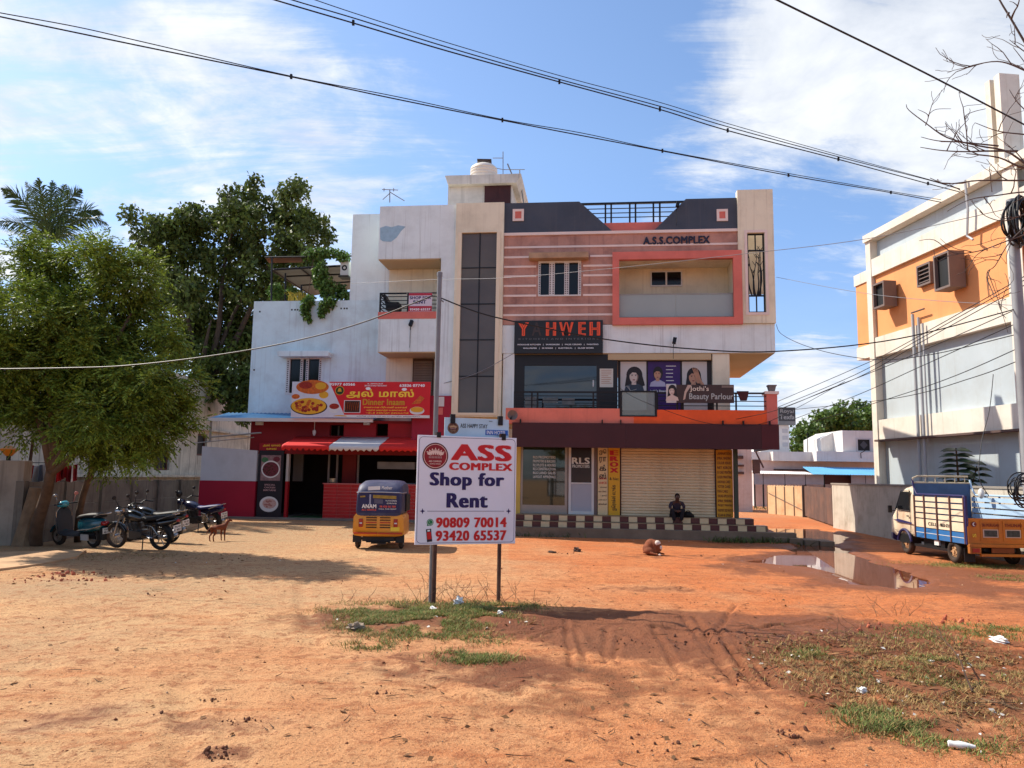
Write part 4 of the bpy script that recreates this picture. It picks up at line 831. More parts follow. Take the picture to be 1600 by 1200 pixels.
def brail(b):
    y = VBk+.07; z1 = B.at(900, 611.5, y)[1]; x0 = B.at(803, 620, y)[0]
    b.box(x0, gap[0], y-.03, y+.03, z1-.05, z1); b.box(gap[1], upil, y-.03, y+.03, z1-.07, z1-.02)
    for k in range(3): zz = zpt2+(z1-zpt2)*(k+.7)/3.7; b.box(x0, gap[0], y-.012, y+.012, zz-.012, zz+.012); b.box(gap[1], upil, y-.012, y+.012, zz-.012, zz+.012)
    for px in (804, 831, 840, 927, 935, 968, 1027, 1058, 1067, 1114, 1120, 1150): xx = B.at(px, 625, y)[0]; b.box(xx-.025, xx+.025, y-.026, y+.026, zpt2-.03, z1-.03)
    xr = bx1-.08; b.box(xr-.03, xr+.03, y+.3, 0, z1-.07, z1-.02)
    for k in range(3): zz = zpt2+(z1-zpt2)*(k+.7)/3.7; b.box(xr-.012, xr+.012, y+.3, 0, zz-.012, zz+.012)
    for k in range(4): b.box(xr-.025, xr+.025, y+.35+.22*k, y+.4+.22*k, zpt2, z1-.07)
explode(part('balcony_railing', brail, black_m), 'bar')
gp = part('glass_panel', lambda b: b.wall(gap[0], gap[1], zg0, zg1, VBk-.02, VBk+.05, [(gap[0]+.07, gap[1]-.07, zg0+.04, zg1-.05)]), black_m)
part('pane', lambda b: b.box(gap[0]+.07, gap[1]-.07, VBk, VBk+.015, zg0+.04, zg1-.05), glass('clear_greenish', (150, 158, 148), .5), gp)
# --- ground floor shops
ZF = B.at(950, 804.5, -.02)[1]
y_p = B.rect(806, 698, 813, 804, -.1); part('pillar', lambda b: b.box(y_p[0]-.3, y_p[1], -.1, .3, 0, zmb+.1), mat('yellow_plaster', (206, 172, 84), .8, var=.08))
part('pillar', lambda b: b.box(B.at(1147.5, 750, -.3)[0], B.at(1153.5, 750, -.3)[0], -.3, -.12, 0, zmb+.1), mat('green_post', (62, 72, 60), .6, var=.15))
sw = B.rect(815, 699, 884, 799, 0)
fr_ = part('shop_window', lambda b: (b.wall(sw[0]-.06, sw[1]+.05, ZF, zmb+.12, -.03, .05, [(sw[0]+.04, sw[1]-.03, ZF+.28, zmb+.1)])), alu)
part('pane', lambda b: b.box(sw[0]+.04, sw[1]-.03, .0, .014, ZF+.28, zmb+.1), mat('green_shop_glass', (44, 52, 42), .03, var=.4, vs=.8, spec=.6, coat=.2), fr_)
it = []
for k, (s, f) in enumerate((('RLS PROMOTERS', 1), ('PROMOTERS & BUILDERS', 1), ('RLS PLOTS & HOUSES', 1), ('RLS CONSTRUCTION', 1), ('RLS LAND SALES', 1), ('LAYOUT APPROVALS', 1))):
    r_ = B.rect(833, 712.5+6.1*k, 868, 716.5+6.1*k, -.004); it.append((s, r_[0], r_[1], r_[2], r_[3], -.004))
lett(fr_, mat('white_vinyl', (214, 214, 206), .5, var=0))(it)
dd = B.rect(888.5, 699.5, 928, 804, -.02)
dp = part('shop_door', lambda b: b.wall(dd[0], dd[1], ZF, zmb+.12, -.05, .03, [(dd[0]+.08, dd[1]-.08, ZF+.1, B.at(908, 756, -.03)[1]), (dd[0]+.08, dd[1]-.08, B.at(908, 754, -.03)[1], zmb+.08)]), white_pvc)
part('panel', lambda b: b.box(dd[0]+.08, dd[1]-.08, -.02, .0, ZF+.1, B.at(908, 756, -.03)[1]), mat('grey_panel', (166, 168, 176), .5, var=.03), dp)
part('pane', lambda b: b.box(dd[0]+.08, dd[1]-.08, -.02, .0, B.at(908, 754, -.03)[1], zmb+.08), mat('door_film', (48, 34, 38), .12, var=.1), dp)
r1 = B.rect(893.5, 715, 921.5, 725, -.023); r2 = B.rect(894, 726, 921, 731, -.023)
lett(dp, mat('white_vinyl', (214, 214, 206)))([('RLS', *r1, -.023, dict(bold=.04)), ('PROMOTERS', *r2, -.023)])
part('door_jamb', lambda b: (b.box(dd[1]+.001, B.at(933, 750)[0], -.04, .1, ZF, zmb+.12), b.box(sw[1]+.051, dd[0]-.001, -.045, .1, ZF, zmb+.12)), mat('brown_jamb', (110, 92, 84), .6, var=.1))
part('back_wall', lambda b: b.box(y_p[0], B.at(1146, 750)[0], .3, .5, 0, zmb+.15), tan_p)
part('shop_side_wall', lambda b: b.box(B.at(1146, 750)[0]-.2, B.at(1146, 750)[0], .51, DR, 0, zmb+.15), plaster_w)
sh2 = B.rect(970.5, 701, 1117, 804, .02)
shu = part('roller_shutter', lambda b: (b.box(sh2[0]-.08, sh2[0], -.03, .12, ZF, zmb+.15), b.box(sh2[1], sh2[1]+.1, -.03, .12, ZF, zmb+.15), b.box(sh2[0], sh2[1], .06, .1, ZF, zmb+.15)), mat('dark_maroon_guide', (58, 26, 26), .6))
cream_sl = mat('cream_shutter', (226, 204, 166), .5, var=.06, vs=2, grime=((160, 128, 96), .3))
ns = 24; hs = (zmb+.14-ZF-.06)/ns; wS = sh2[1]-sh2[0]
b_ = MB(); b_.add([(0, .03, 0), (0, .0, hs*.3), (0, .0, hs*.7), (0, .03, hs*.96), (wS, .03, 0), (wS, 0, hs*.3), (wS, 0, hs*.7), (wS, .03, hs*.96)], [(0, 4, 5, 1), (1, 5, 6, 2), (2, 6, 7, 3), (0, 1, 2, 3), (7, 6, 5, 4)])
proto = b_.build('slat', cream_sl, shu); proto.location = (sh2[0], .02, ZF+.06)
for k in range(1, ns): shared('slat', proto, shu, (sh2[0], .02, ZF+.06+hs*k))
part('bottom_rail', lambda b: b.box(sh2[0], sh2[1], .0, .055, ZF, ZF+.055), cream_sl, shu)
# --- tiled plinth: two risers of brown and cream tiles
VS = -.75; zt2 = ZF-.006; rz_ = (B.at(1000, 806.5, VS)[1]-B.at(1000, 826, VS-.3)[1])/2
sx0 = B.at(806, 815, VS)[0]; sx1 = B.at(1178, 812, VS)[0]; z_mid = ZF-.19; z_low = ZF-.37
pl = B.place(thing('tiled_steps', 'two low steps faced with alternating brown and cream tiles along the shop fronts', 'steps'))
conc = mat('step_concrete', (126, 108, 90), .9, var=.15, vs=2, bump=.4, bs=20, grime=((88, 74, 60), .6))
part('concrete_base', lambda b: (b.box(sx0, sx1, VS+.02, -.051, .0, ZF-.012), b.box(sx0-.05, sx1+.35, VS-.33, VS+.02, -.2, z_mid-.012), b.box(sx0-.1, sx1+1.1, VS-.75, VS-.33, -.2, z_low)), conc, pl)
part('tread', lambda b: (b.box(sx0, sx1, VS-.01, -.052, ZF-.011, ZF-.002), b.box(sx0, sx1+.33, VS-.34, VS+.019, z_mid-.011, z_mid-.002)), mat('tread_tile', (150, 128, 100), .5, var=.1), pl)
tw = (sx1-sx0)/27.0; tc_ = mat('cream_tile', (206, 184, 144), .35, var=.08, vs=5); tbm = mat('brown_tile', (84, 44, 42), .35, var=.15, vs=5)
pr = {}
for row, (zt_, vv, off) in enumerate(((ZF-.012, VS, 0), (z_mid-.012, VS-.33, 0))):
    for k in range(27+row):
        m_ = tbm if k % 2 == 0 else tc_; key = (m_.name, row)
        if key not in pr:
            b_ = MB(); b_.box(.004, tw-.004, -.012, .018, .006, .17); pr[key] = b_.build('tile', m_, pl, bevel=.002); pr[key].location = (sx0+tw*k, vv, zt_-.174)
        else: shared('tile', pr[key], pl, (sx0+tw*k, vv, zt_-.174))
# rubble slab at the right end of the steps
explode(part('broken_kerb', lambda b: [b.box(sx1+.4+.42*k, sx1+.78+.42*k, VS-.95-.12*k, VS-.35, -.2, .16-.02*k) for k in range(4)], conc, pl))
# ================================================================ RESTAURANT under the left block
VR = .25
ZR = B.at(480, 809, VR)[1]
rst = B.place(thing('restaurant', 'small dark red restaurant front with open counter and doorway under the pale blue wall', 'restaurant'))
def rp(name, fn, m, parent=None, **k): return part(name, fn, m, parent or rst, **k)
rx0 = B.at(388, 740, VR)[0]; rx1 = B.at(702, 740, VR)[0]; zr1 = B.at(520, 657, VR)[1]; zr0 = B.at(520, 690, VR)[1]
door = (B.at(450, 750, VR)[0], B.at(506, 750, VR)[0]); cnt = (door[1], B.at(655, 780, VR)[0])
rp('fascia_wall', lambda b: b.wall(rx0, rx1, zr0-.45, zr1, VR, VR+.15, [(B.rect(515, 664, 537, 681, VR)), B.rect(588, 662, 606, 681, VR), B.rect(655, 664, 668, 681, VR)]), darkred)
for a, c in ((537.5, 587.5), (606.5, 654.5)): q = B.rect(a, 662, c, 690, VR); rp('red_panel', lambda b: b.box(q[0], q[1], VR-.02, VR-.002, q[2], q[3]), red_p)
din = mat('dim_interior', (34, 24, 24), .9, var=.3, vs=1)  # the room's darkness is put into this wall colour
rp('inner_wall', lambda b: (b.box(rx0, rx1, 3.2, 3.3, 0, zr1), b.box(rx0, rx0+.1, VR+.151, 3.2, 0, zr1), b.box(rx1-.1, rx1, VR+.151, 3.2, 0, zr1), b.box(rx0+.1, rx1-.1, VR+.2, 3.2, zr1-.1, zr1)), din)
rp('floor_slab', lambda b: b.box(rx0-1.5, rx1, VR-.15, 3.2, -.2, ZR), mat('grey_slab', (128, 118, 108), .85, var=.15, vs=3, bump=.3))
rp('green_mat', lambda b: b.box(door[0]+.05, door[1]-.02, VR, 1.6, ZR+.002, ZR+.015), mat('green_turf', (44, 84, 44), .95, var=.3, vs=20))
rp('door_post', lambda b: (b.box(B.at(446, 750, VR)[0], door[0], VR, VR+.15, B.at(449, 752, VR)[1], zr0-.45)), mat('pale_post', (188, 184, 180), .7))
rp('door_post', lambda b: b.box(B.at(446, 750, VR)[0], door[0], VR, VR+.15, ZR, B.at(449, 752, VR)[1]-.002), red_p)
ct = B.at(550, 755.5, VR)[1]
counter = rp('counter', lambda b: (b.box(cnt[0], cnt[1], VR+.02, VR+.5, ZR, ct-.03), b.box(cnt[0]-.03, cnt[1], VR-.03, VR+.55, ct-.03, ct)), mat('pink_grout', (196, 110, 110), .8, var=.05))
nc, nr = 7, 10; cw, ch = (cnt[1]-cnt[0])/nc, (ct-.06-ZR)/nr; b_ = MB(); b_.box(.008, cw-.008, 0, .016, .008, ch-.008); tp = b_.build('tile', mat('red_tile', (176, 26, 36), .25, var=.12, vs=4), counter)
tp.location = (cnt[0], VR+.003, ZR+.02)
for i in range(nc):
    for j in range(nr):
        if i or j: shared('tile', tp, counter, (cnt[0]+i*cw, VR+.003, ZR+.02+j*ch))
inr = B.rect(535, 706, 556, 754, 1.2); rp('inner_pillar', lambda b: b.box(inr[0], inr[1], 1.2, 1.6, ZR, zr1-.15), mat('inner_red', (120, 34, 34), .7, var=.1))
inr2 = B.rect(458, 706, 473, 752, 1.8); rp('inner_panel', lambda b: b.box(inr2[0], inr2[1], 1.8, 1.9, inr2[2], zr1-.15), mat('dull_grey', (120, 112, 108), .8))
explode(rp('inner_post', lambda b: [b.box(B.at(px, 740, .8)[0]-.03, B.at(px, 740, .8)[0]+.03, .8, .86, ZR, zr1-.15) for px in (513, 526, 559)], mat('dull_grey', (120, 112, 108))))
shelf = B.rect(592, 722, 650, 733, 1.5); rp('serving_shelf', lambda b: (b.box(shelf[0], shelf[1], 1.3, 1.7, shelf[2], shelf[3]), b.box(shelf[0]-.2, shelf[1], 1.4, 1.8, shelf[2]-.55, shelf[2]-.5)), mat('steel_grey', (130, 130, 134), .4, metal=.4, var=.2))
rp('counter_pot', lambda b: b.lathe([(.08, 0), (.12, .04), (.13, .16), (.14, .17)], 16, 0, Matrix.Translation((B.at(520, 750, VR+.3)[0], VR+.3, ct))), mat('steel_pale', (178, 172, 150), .35, metal=.5))
mg = B.rect(672, 619, 702, 692, .05); rp('red_upper_wall', lambda b: b.box(mg[0]-.6, s2[1]+.02, -.1, -.003, mg[2], mg[3]), mat('crimson_paint', (158, 24, 50), .6, var=.08))
wq = B.rect(683, 620, 694, 635, -.11); rp('notice_board', lambda b: b.box(wq[0], wq[1], -.12, -.102, wq[2], wq[3]), white_pvc)
wq2 = B.rect(682, 637, 692, 648, -.11); rp('notice_board', lambda b: b.box(wq2[0], wq2[1], -.12, -.102, wq2[2], wq2[3]), mat('pink_notice', (206, 110, 100), .6))
lq = B.rect(568, 658, 577, 664, VR-.1); rp('light_box', lambda b: b.box(lq[0], lq[1], VR-.1, VR-.001, lq[2], lq[3]), white_pvc)
lq2 = B.rect(399, 659, 410, 664, VR-.1); rp('light_box', lambda b: b.box(lq2[0], lq2[1], VR-.1, VR-.001, lq2[2], lq2[3]), white_pvc)
bulb = B.at(491, 676, VR-.1); rp('bulb_holder', lambda b: (b.tube([(bulb[0], VR-.1, zr1-.05), (bulb[0], VR-.1, bulb[1])], .012, 5), b.lathe([(.02, .1), (.06, .06), (.06, -.02), (.03, -.1)], 10, 0, Matrix.Translation((bulb[0], VR-.1, bulb[1])))), white_pvc)
# left screen wall, white over red
sx_ = [B.at(*p, VR-.1) for p in ((316, 697), (402, 704), (402, 752), (316, 752), (402, 816), (308, 816))]
rp('screen_wall', lambda b: b.prism([(sx_[0][0], sx_[2][1]), (sx_[1][0], sx_[2][1]), (sx_[1][0], sx_[1][1]), (sx_[0][0], sx_[0][1])], VR-.1, VR+.1), mat('white_screen', (196, 196, 200), .8, var=.05, grime=((160, 158, 158), .4)))
rp('screen_wall', lambda b: b.box(sx_[5][0], sx_[1][0], VR-.12, VR+.12, -.1, sx_[2][1]-.002), mat('crimson_paint', (158, 24, 50)))
# striped awning with scalloped valance
az1 = B.at(545, 683, VR)[1]; zf_ = B.at(545, 697, VR-1.25)[1]; zv = B.at(545, 703, VR-1.25)[1]
aw = rp('awning', lambda b: b.tube([(B.at(446, 690, VR-1.2)[0], VR-1.2, zf_-.02), (B.at(668, 690, VR-1.2)[0], VR-1.2, zf_-.02)], .02, 6), alu)
cuts_ = [B.at(p, 700, VR-1.25)[0] for p in (440, 514, 592, 668)]; awm = [mat('awning_red', (232, 56, 52), .7, var=.06, vs=3, trans=.35), mat('awning_white', (230, 228, 226), .7, var=.04, vs=3, trans=.3)]
for i in range(3):
    b = MB(); x0, x1 = cuts_[i]+.002*(i > 0), cuts_[i+1]; n = 24; rows = []
    prof = [(VR-.02, az1), (VR-.5, az1-(az1-zf_)*.42), (VR-1.1, zf_+.05), (VR-1.23, zf_+.0), (VR-1.25, zf_-.04)]
    V = [];
    for j in range(n+1):
        x = x0+(x1-x0)*j/n; ph_ = (x/.2*PI) % PI; sc_ = abs(math.sin(ph_))
        for y, z in prof: V.append((x, y, z))
        V.append((x, VR-1.25, zv-.1*sc_+.05))
    k = len(prof)+1; F = [(j*k+q, (j+1)*k+q, (j+1)*k+q+1, j*k+q+1) for j in range(n) for q in range(k-1)]
    b.add(V, F); o = b.build('cloth_panel', awm[i % 2], aw, smooth='auto'); so_ = o.modifiers.new('thick', 'SOLIDIFY'); so_.thickness = .008
# blue tin sheet roof with white edge
tx0, tx1 = B.at(326, 655, -.2)[0], B.at(582, 655, -.2)[0]; tz0 = B.at(420, 656, -.2)[1]; tz1 = B.at(420, 645.5, 1.25)[1]
def tin(b):
    n = 150; V = []; F = []
    for j in range(n+1):
        x = tx0+(tx1-tx0)*j/n; w = .022*math.cos(j*PI/2.0)
        V += [(x, -.2, tz0+.03+w), (x, 1.28, tz1+w)]
    F = [(2*j, 2*j+2, 2*j+3, 2*j+1) for j in range(n)]; b.add(V, F)
tr_ = rp('tin_roof', tin, mat('blue_tin', (74, 128, 172), .45, var=.12, vs=2, grime=((150, 170, 180), .5), metal=.2))
rp('roof_edge', lambda b: b.box(tx0-.03, tx1+.03, -.26, -.202, tz0-.06, tz0+.06), white_pvc, tr_)
rp('roof_post', lambda b: (b.box(tx0+.05, tx0+.11, -.2, -.14, B.at(330, 690, -.2)[1], tz0-.03), b.tube([(tx0+.1, -.17, B.at(330, 683, -.2)[1]), (rx0+.6, -.2, B.at(390, 676, -.2)[1])], .03, 6), b.tube([(tx0-.3, -.5, B.at(330, 690, -.7)[1]-.05), (rx0+.3, -.1, B.at(390, 683, -.2)[1])], .02, 6)), alu, tr_)
# ---------------------------------------------------------------- signs on the complex
def board(name, label, cat, r, v, frame, backm, thick=.05, group=None):
    t = thing(name, label, cat, frame.w(r[0], v, r[2]), frame.yaw, group); w, h = r[1]-r[0], r[3]-r[2]
    b = MB(); b.box(0, w, 0, thick, 0, h); b.build('panel', backm, t, bevel=.004); return t, w, h
W_ = mat('sign_white', (232, 232, 234), .45, var=.02, vs=2); Rd = mat('sign_red', (196, 22, 28), .45, var=0); Nv = mat('sign_navy', (30, 22, 84), .45, var=0); Yl = mat('sign_yellow', (246, 206, 60), .45, var=0)
def put(t, m, items, name='lettering', dy=-.004):
    r = []
    for s, x0, x1, z0, z1, *o in items: b = MB(); b.text(s, x0, x1, z0, z1, dy, **(o[0] if o else {})); r.append(b.build(name, m, t))
    return r
# restaurant banner
r = B.rect(455.5, 596.5, 672, 652.5, -.4); t, w, h = board('restaurant_sign', 'long red restaurant banner with Tamil lettering and food pictures', 'sign', r, -.4, B, mat('banner_red', (204, 26, 34), .5, var=.05, vs=2))
food = [mat('print_table', (206, 206, 216), .5, var=.06, vs=4), mat('print_orange_food', (196, 96, 30), .5, var=.35, vs=14), mat('print_red_food', (150, 40, 22), .5, var=.4, vs=18), mat('print_plate', (222, 164, 40), .5, var=.1), mat('print_white', (214, 212, 210)), mat('print_dark_green', (30, 62, 32), .5, var=.1), mat('print_dark_food', (70, 38, 26), .5, var=.4, vs=14), mat('print_rim', (60, 44, 34), .5, var=0)]
b = MB(); e = -.003
b.poly([(0, .0), (w*.40, .0), (w*.27, h), (0, h)], e, 0)
b.disc(w*.15, h*.85, w*.12, h*.2, e*1.5, 1); b.disc(w*.1, h*.9, w*.05, h*.1, e*2, 2); b.disc(w*.21, h*.88, w*.04, h*.1, e*2, 3)
b.disc(w*.235, h*.63, w*.035, h*.1, e*1.5, 3); b.disc(w*.03, h*.58, w*.03, h*.07, e*1.5, 1)
b.disc(w*.13, h*.30, w*.135, h*.24, e*1.5, 7, 32); b.disc(w*.128, h*.315, w*.128, h*.225, e*2, 3, 32); rr = random.Random(3)
for k in range(34): a = rr.random()*6.28; q = math.sqrt(rr.random()); b.disc(w*.128+w*.1*q*math.cos(a), h*.33+h*.16*q*math.sin(a), w*.013, h*.045, e*(2.2+.02*k), 1+k % 2, 8)
b.disc(w*.315, h*.26, w*.04, h*.14, e*1.6, 4); b.disc(w*.315, h*.31, w*.036, h*.08, e*2, 2); b.disc(w*.36, h*.03, w*.05, h*.035, e*1.5, 3, 16, 0, PI)
b.disc(w*.35, h*.75, w*.033, h*.125, e*1.5, 3, 28); b.disc(w*.35, h*.75, w*.029, h*.11, e*2, 5, 28); b.poly([(w*.335, h*.72), (w*.365, h*.72), (w*.36, h*.8), (w*.35, h*.83), (w*.34, h*.8)], e*2.5, 3)
b.wall(w*.385, w*.505, h*.13, h*.48, e*1.5, -.0005, [(w*.39, w*.5, h*.145, h*.465)], 4); b.box(w*.39, w*.5, e*1.4, -.0006, h*.145, h*.465, 6)
for k in range(7): b.tube([(w*(.395+.015*k), e*2.2, h*.2), (w*(.4+.015*k), e*2.2, h*.42)], .035, 4, 1, None, .1)
b.disc(w*.91, h*.2, w*.052, h*.11, e*1.5, 4); b.disc(w*.91, h*.23, w*.046, h*.075, e*2, 3); b.poly([(w*.87, h*.38), (w*.93, h*.62), (w*.96, h*.55), (w*.93, h*.4)], e*2, 1)
b.poly([(w*.40, .0), (w, .0), (w, h*.075), (w*.385, h*.075)], e, 4)
b.build('print', food, t)
put(t, W_, [('95977 60566', w*.275, w*.46, h*.89, h*.965, dict(bold=.05)), ('63836 07740', w*.78, w*.96, h*.86, h*.935, dict(bold=.05)), ('உணவகம்', w*.55, w*.66, h*.93, h*.97), ('BIRYANI & FAMILY RESTAURANT', w*.53, w*.69, h*.87, h*.91)])
b = MB(); b.disc(w*.555, h*.81, w*.018, h*.04, -.004); b.disc(w*.815, h*.79, w*.018, h*.04, -.004); explode(b.build('badge', W_, t))
put(t, Yl, [('அல் மாஸ்', w*.40, w*.885, h*.54, h*.79, dict(bold=.03)), ('சுவையான பிரியாணி வகைகள்', w*.53, w*.84, h*.255, h*.315), ('மற்றும் அனைத்து உணவுகளும்', w*.55, w*.83, h*.175, h*.235), ('ஆர்டர் செய்து தரப்படும்', w*.53, w*.85, h*.1, h*.16)])
put(t, mat('sign_olive', (196, 146, 30), .45, var=0), [('Dinner Inaam', w*.52, w*.82, h*.35, h*.52, dict(bold=.04))])
put(t, mat('sign_grey_text', (110, 90, 100), .5, var=0), [('மெயின் ரோடு, பஸ் ஸ்டாப் அருகில், தூத்துக்குடி', w*.48, w*.93, h*.015, h*.06)])
# black interiors shop sign
r = B.rect(803.5, 500.5, 942, 552, -.16); t, w, h = board('shop_sign', 'black sign with big orange outlined capitals above the black shop front', 'sign', r, -.16, B, mat('sign_black', (30, 30, 33), .4, var=.08), .15)
Or = mat('sign_orange', (232, 82, 40), .4, var=0)
b = MB(); n = 0
def outl(s, x0, x1):
    b.text(s, x0, x1, h*.53, h*.94, -.016, 0, bold=.05 if s == 'W' else .06)
outl('Y', w*.045, w*.165)
for s, a, c in (('H', .36, .475), ('W', .51, .67), ('E', .725, .81), ('H', .85, .97)): outl(s, w*a, w*c)
b.build('lettering', Or, t)
b = MB()      # dark inner lines and the dim second letter
b.text('A', w*.2, w*.31, h*.53, h*.94, -.012, 0, bold=.02); b.build('lettering', mat('sign_dim', (62, 48, 44), .4, var=0), t)
put(t, mat('sign_line', (46, 24, 20), .4, var=0), [('Y', w*.068, w*.142, h*.55, h*.92, dict(bold=-.034))]+[(s, w*a, w*c, h*.56, h*.91, dict(bold=-.036)) for s, a, c in (('H', .382, .453), ('W', .535, .645), ('E', .742, .8), ('H', .872, .948))], dy=-.02)
put(t, mat('sign_grey', (96, 96, 98), .4, var=0), [('K I T C H E N S  A N D  I N T E R I O R S', w*.05, w*.95, h*.41, h*.46)])
put(t, W_, [('MODULAR KITCHEN   |   WARDROBE   |   FALSE CEILING   |   PAINTING', w*.04, w*.95, h*.235, h*.285, dict(bold=.03)), ('WALLPAPER   |   SS WORK   |   ELECTRICAL   |   GLASS WORK', w*.1, w*.9, h*.125, h*.175, dict(bold=.03))])
# beauty parlour board on the balcony railing
r = B.rect(1041, 601, 1147, 629.5, VBk-.1); t, w, h = board('parlour_sign', 'dark brown beauty parlour board with a portrait hung on the balcony railing', 'sign', r, VBk-.1, B, mat('board_brown', (62, 44, 40), .4, var=.15), .04)
b = MB(); b.poly([(0, 0), (w*.15, 0), (w*.15, h), (0, h)], -.002, 0); portrait(b, w*.085, h*.66, h*.36, -.003, 1.0)
b.poly([(w*.25, h*.15), (w*.27, h*.6), (w*.32, h*.98), (w*.38, h*.98), (w*.3, h*.55), (w*.28, h*.2)], -.003, 5)
b.box(w*.82, w*.99, -.003, -.001, h*.84, h*.96, 6)
b.build('print', [pale_p, skin1, hair_p, skin1, lips, mat('print_beige', (186, 162, 146), .5, var=0), mat('print_taupe', (120, 104, 94), .5, var=.2, vs=30), shade_p], t)
put(t, mat('sign_cream', (222, 208, 188), .4, var=0), [("Jothi's", w*.35, w*.63, h*.58, h*.92, dict(bold=.01))]); put(t, mat('sign_silver', (172, 176, 172), .4, var=0), [('Beauty Parlour', w*.34, w*.985, h*.1, h*.52, dict(bold=.015))])
# upright boards beside the shutter
r = B.rect(934, 699, 949.5, 806.5, -.06); t, w, h = board('shop_board', 'narrow cream upright board with black Tamil letters beside the glass door', 'sign', r, -.06, B, mat('board_cream', (222, 196, 148), .5, var=.06), .03, 'upright copy shop boards')
Bk = mat('sign_dark', (40, 26, 26), .5, var=0); put(t, Bk, [(s, w*.15, w*.85, h*(.885-.115*k), h*(.975-.115*k), dict(bold=.03)) for k, s in enumerate(('ஜெ', 'ரா', 'க்', 'ஸ்'))])
put(t, Rd, [('லேமினேசன்', w*.08, w*.92, h*.53, h*.565), ('பைண்டிங்', w*.1, w*.9, h*.465, h*.51)])
put(t, Bk, [(s, w*.08, w*.92, h*(.40-.06*k), h*(.43-.06*k)) for k, s in enumerate(('ஆன்லைன்', 'கலர் பிரிண்ட்', 'ஆதார்', 'பான் கார்டு', 'ஸ்கேன்'))])
r = B.rect(950.5, 699, 968.5, 806.5, -.06); t, w, h = board('shop_board', 'narrow yellow upright board with red capitals next to the shutter', 'sign', r, -.06, B, mat('board_yellow', (222, 164, 36), .5, var=.06), .03, 'upright copy shop boards')
put(t, Rd, [(s, w*.12, w*.88, h*(.885-.085*k), h*(.955-.085*k), dict(bold=.08)) for k, s in enumerate('EROX')]); put(t, Bk, [('& Net', w*.1, w*.9, h*.52, h*.56), ('ஜெராக்ஸ் எடுக்க', w*.25, w*.75, h*.08, h*.45, dict(rot=1, bold=.03))])
r = B.rect(1119.5, 703, 1145, 808, -.05); t, w, h = board('shop_board', 'yellow upright board listing services in dark lines beside the green post', 'sign', r, -.05, B, mat('board_amber', (212, 150, 34), .5, var=.08), .03, 'upright copy shop boards')
put(t, mat('sign_brown', (104, 40, 24), .5, var=0), [(s, w*.06, w*x, h*(.925-.0705*k), h*(.965-.0705*k), dict(bold=.03)) for k, (s, x) in enumerate((('LAMINATION', .9), ('SPIRAL BINDING', .92), ('COLOUR XEROX', .9), ('NET XEROX', .94), ('ID CARD PRINTING', .96), ('LASER PRINTING', .96), ('AADHAR CARD', .85), ('VOTER CARD', .85), ('PAN CARD', .7), ('ONLINE APPLICATION', .98), ('SPIRAL BINDING', .95), ('PROJECT PRINTING', .96), ('PASSPORT SIZE PHOTO', .95), ('SCAN & EMAIL', .9)))])
# banner tied to the upper left balcony rail
r = B.rect(638.5, 457.5, 675, 487, .0); t, w, h = board('balcony_banner', 'small pink and white rental banner tied to the small white balcony railing', 'banner', r, .0, B, mat('banner_white', (206, 196, 206), .6, var=.05), .01)
b = MB(); b.box(0, w, -.003, -.001, h*.86, h*.99); b.box(0, w, -.003, -.001, h*.02, h*.3); explode(b.build('print', mat('banner_pinkred', (176, 48, 66), .6, var=.1), t)); put(t, Nv, [('SHOP FOR', w*.05, w*.95, h*.66, h*.82, dict(bold=.04)), ('RENT', w*.2, w*.75, h*.42, h*.6, dict(bold=.04))]); put(t, W_, [('93420 65537', w*.06, w*.94, h*.06, h*.18, dict(bold=.04))], dy=-.006)
# menu board by the restaurant door
r = B.rect(402.5, 704, 441, 809, VR-.08); t, w, h = board('menu_board', 'tall dark menu board with two food photos beside the restaurant doorway', 'sign', r, VR-.08, B, mat('board_dark', (36, 32, 40), .45, var=.15), .06)
b = MB(); b.box(w*.1, w*.9, -.003, -.001, h*.55, h*.93, 0); b.disc(w*.5, h*.72, w*.38, h*.13, -.005, 1, 28); b.disc(w*.5, h*.72, w*.33, h*.11, -.006, 2, 28); b.disc(w*.72, h*.87, w*.14, h*.04, -.004, 2); b.disc(w*.25, h*.86, w*.14, h*.04, -.004, 5)
b.disc(w*.5, h*.2, w*.38, h*.115, -.003, 1, 28); b.disc(w*.52, h*.21, w*.28, h*.075, -.004, 3, 28)
for k in range(30): a = rr.random()*6.28; q = math.sqrt(rr.random()); b.disc(w*.5+w*.3*q*math.cos(a), h*.72+h*.09*q*math.sin(a), w*.04, h*.012, -.0065-.00005*k, 4 if k % 3 else 2, 7)
for k in range(14): a = rr.random()*6.28; q = math.sqrt(rr.random()); b.disc(w*.52+w*.22*q*math.cos(a), h*.21+h*.055*q*math.sin(a), w*.045, h*.014, -.0045-.00005*k, 6, 7)
b.build('print', [mat('print_rose', (140, 110, 112), .5, var=.3, vs=10), mat('print_white', (214, 212, 210)), mat('print_meat', (104, 40, 52), .5, var=.35, vs=20), mat('print_cream_food', (196, 160, 150), .5, var=.2, vs=20), mat('print_dark_food', (70, 38, 26)), mat('print_salad', (60, 110, 70), .5, var=.3, vs=20), mat('print_meat_pale', (170, 110, 100), .5, var=.2, vs=20)], t)
put(t, mat('sign_rose', (190, 150, 150), .5, var=0), [('SPECIAL', w*.28, w*.72, h*.475, h*.5), ('CHICKEN', w*.28, w*.72, h*.435, h*.46), ('BIRYANI', w*.25, w*.75, h*.395, h*.42)])
r = B.rect(405, 692, 444, 704, VR-.05); t, w, h = board('shop_board', 'small red name board above the tall menu board', 'sign', r, VR-.05, B, mat('board_red', (150, 20, 34), .5, var=.08), .04); put(t, Yl, [('அல் மாஸ்', w*.15, w*.85, h*.5, h*.85), ('உணவகம்', w*.3, w*.7, h*.12, h*.4)])
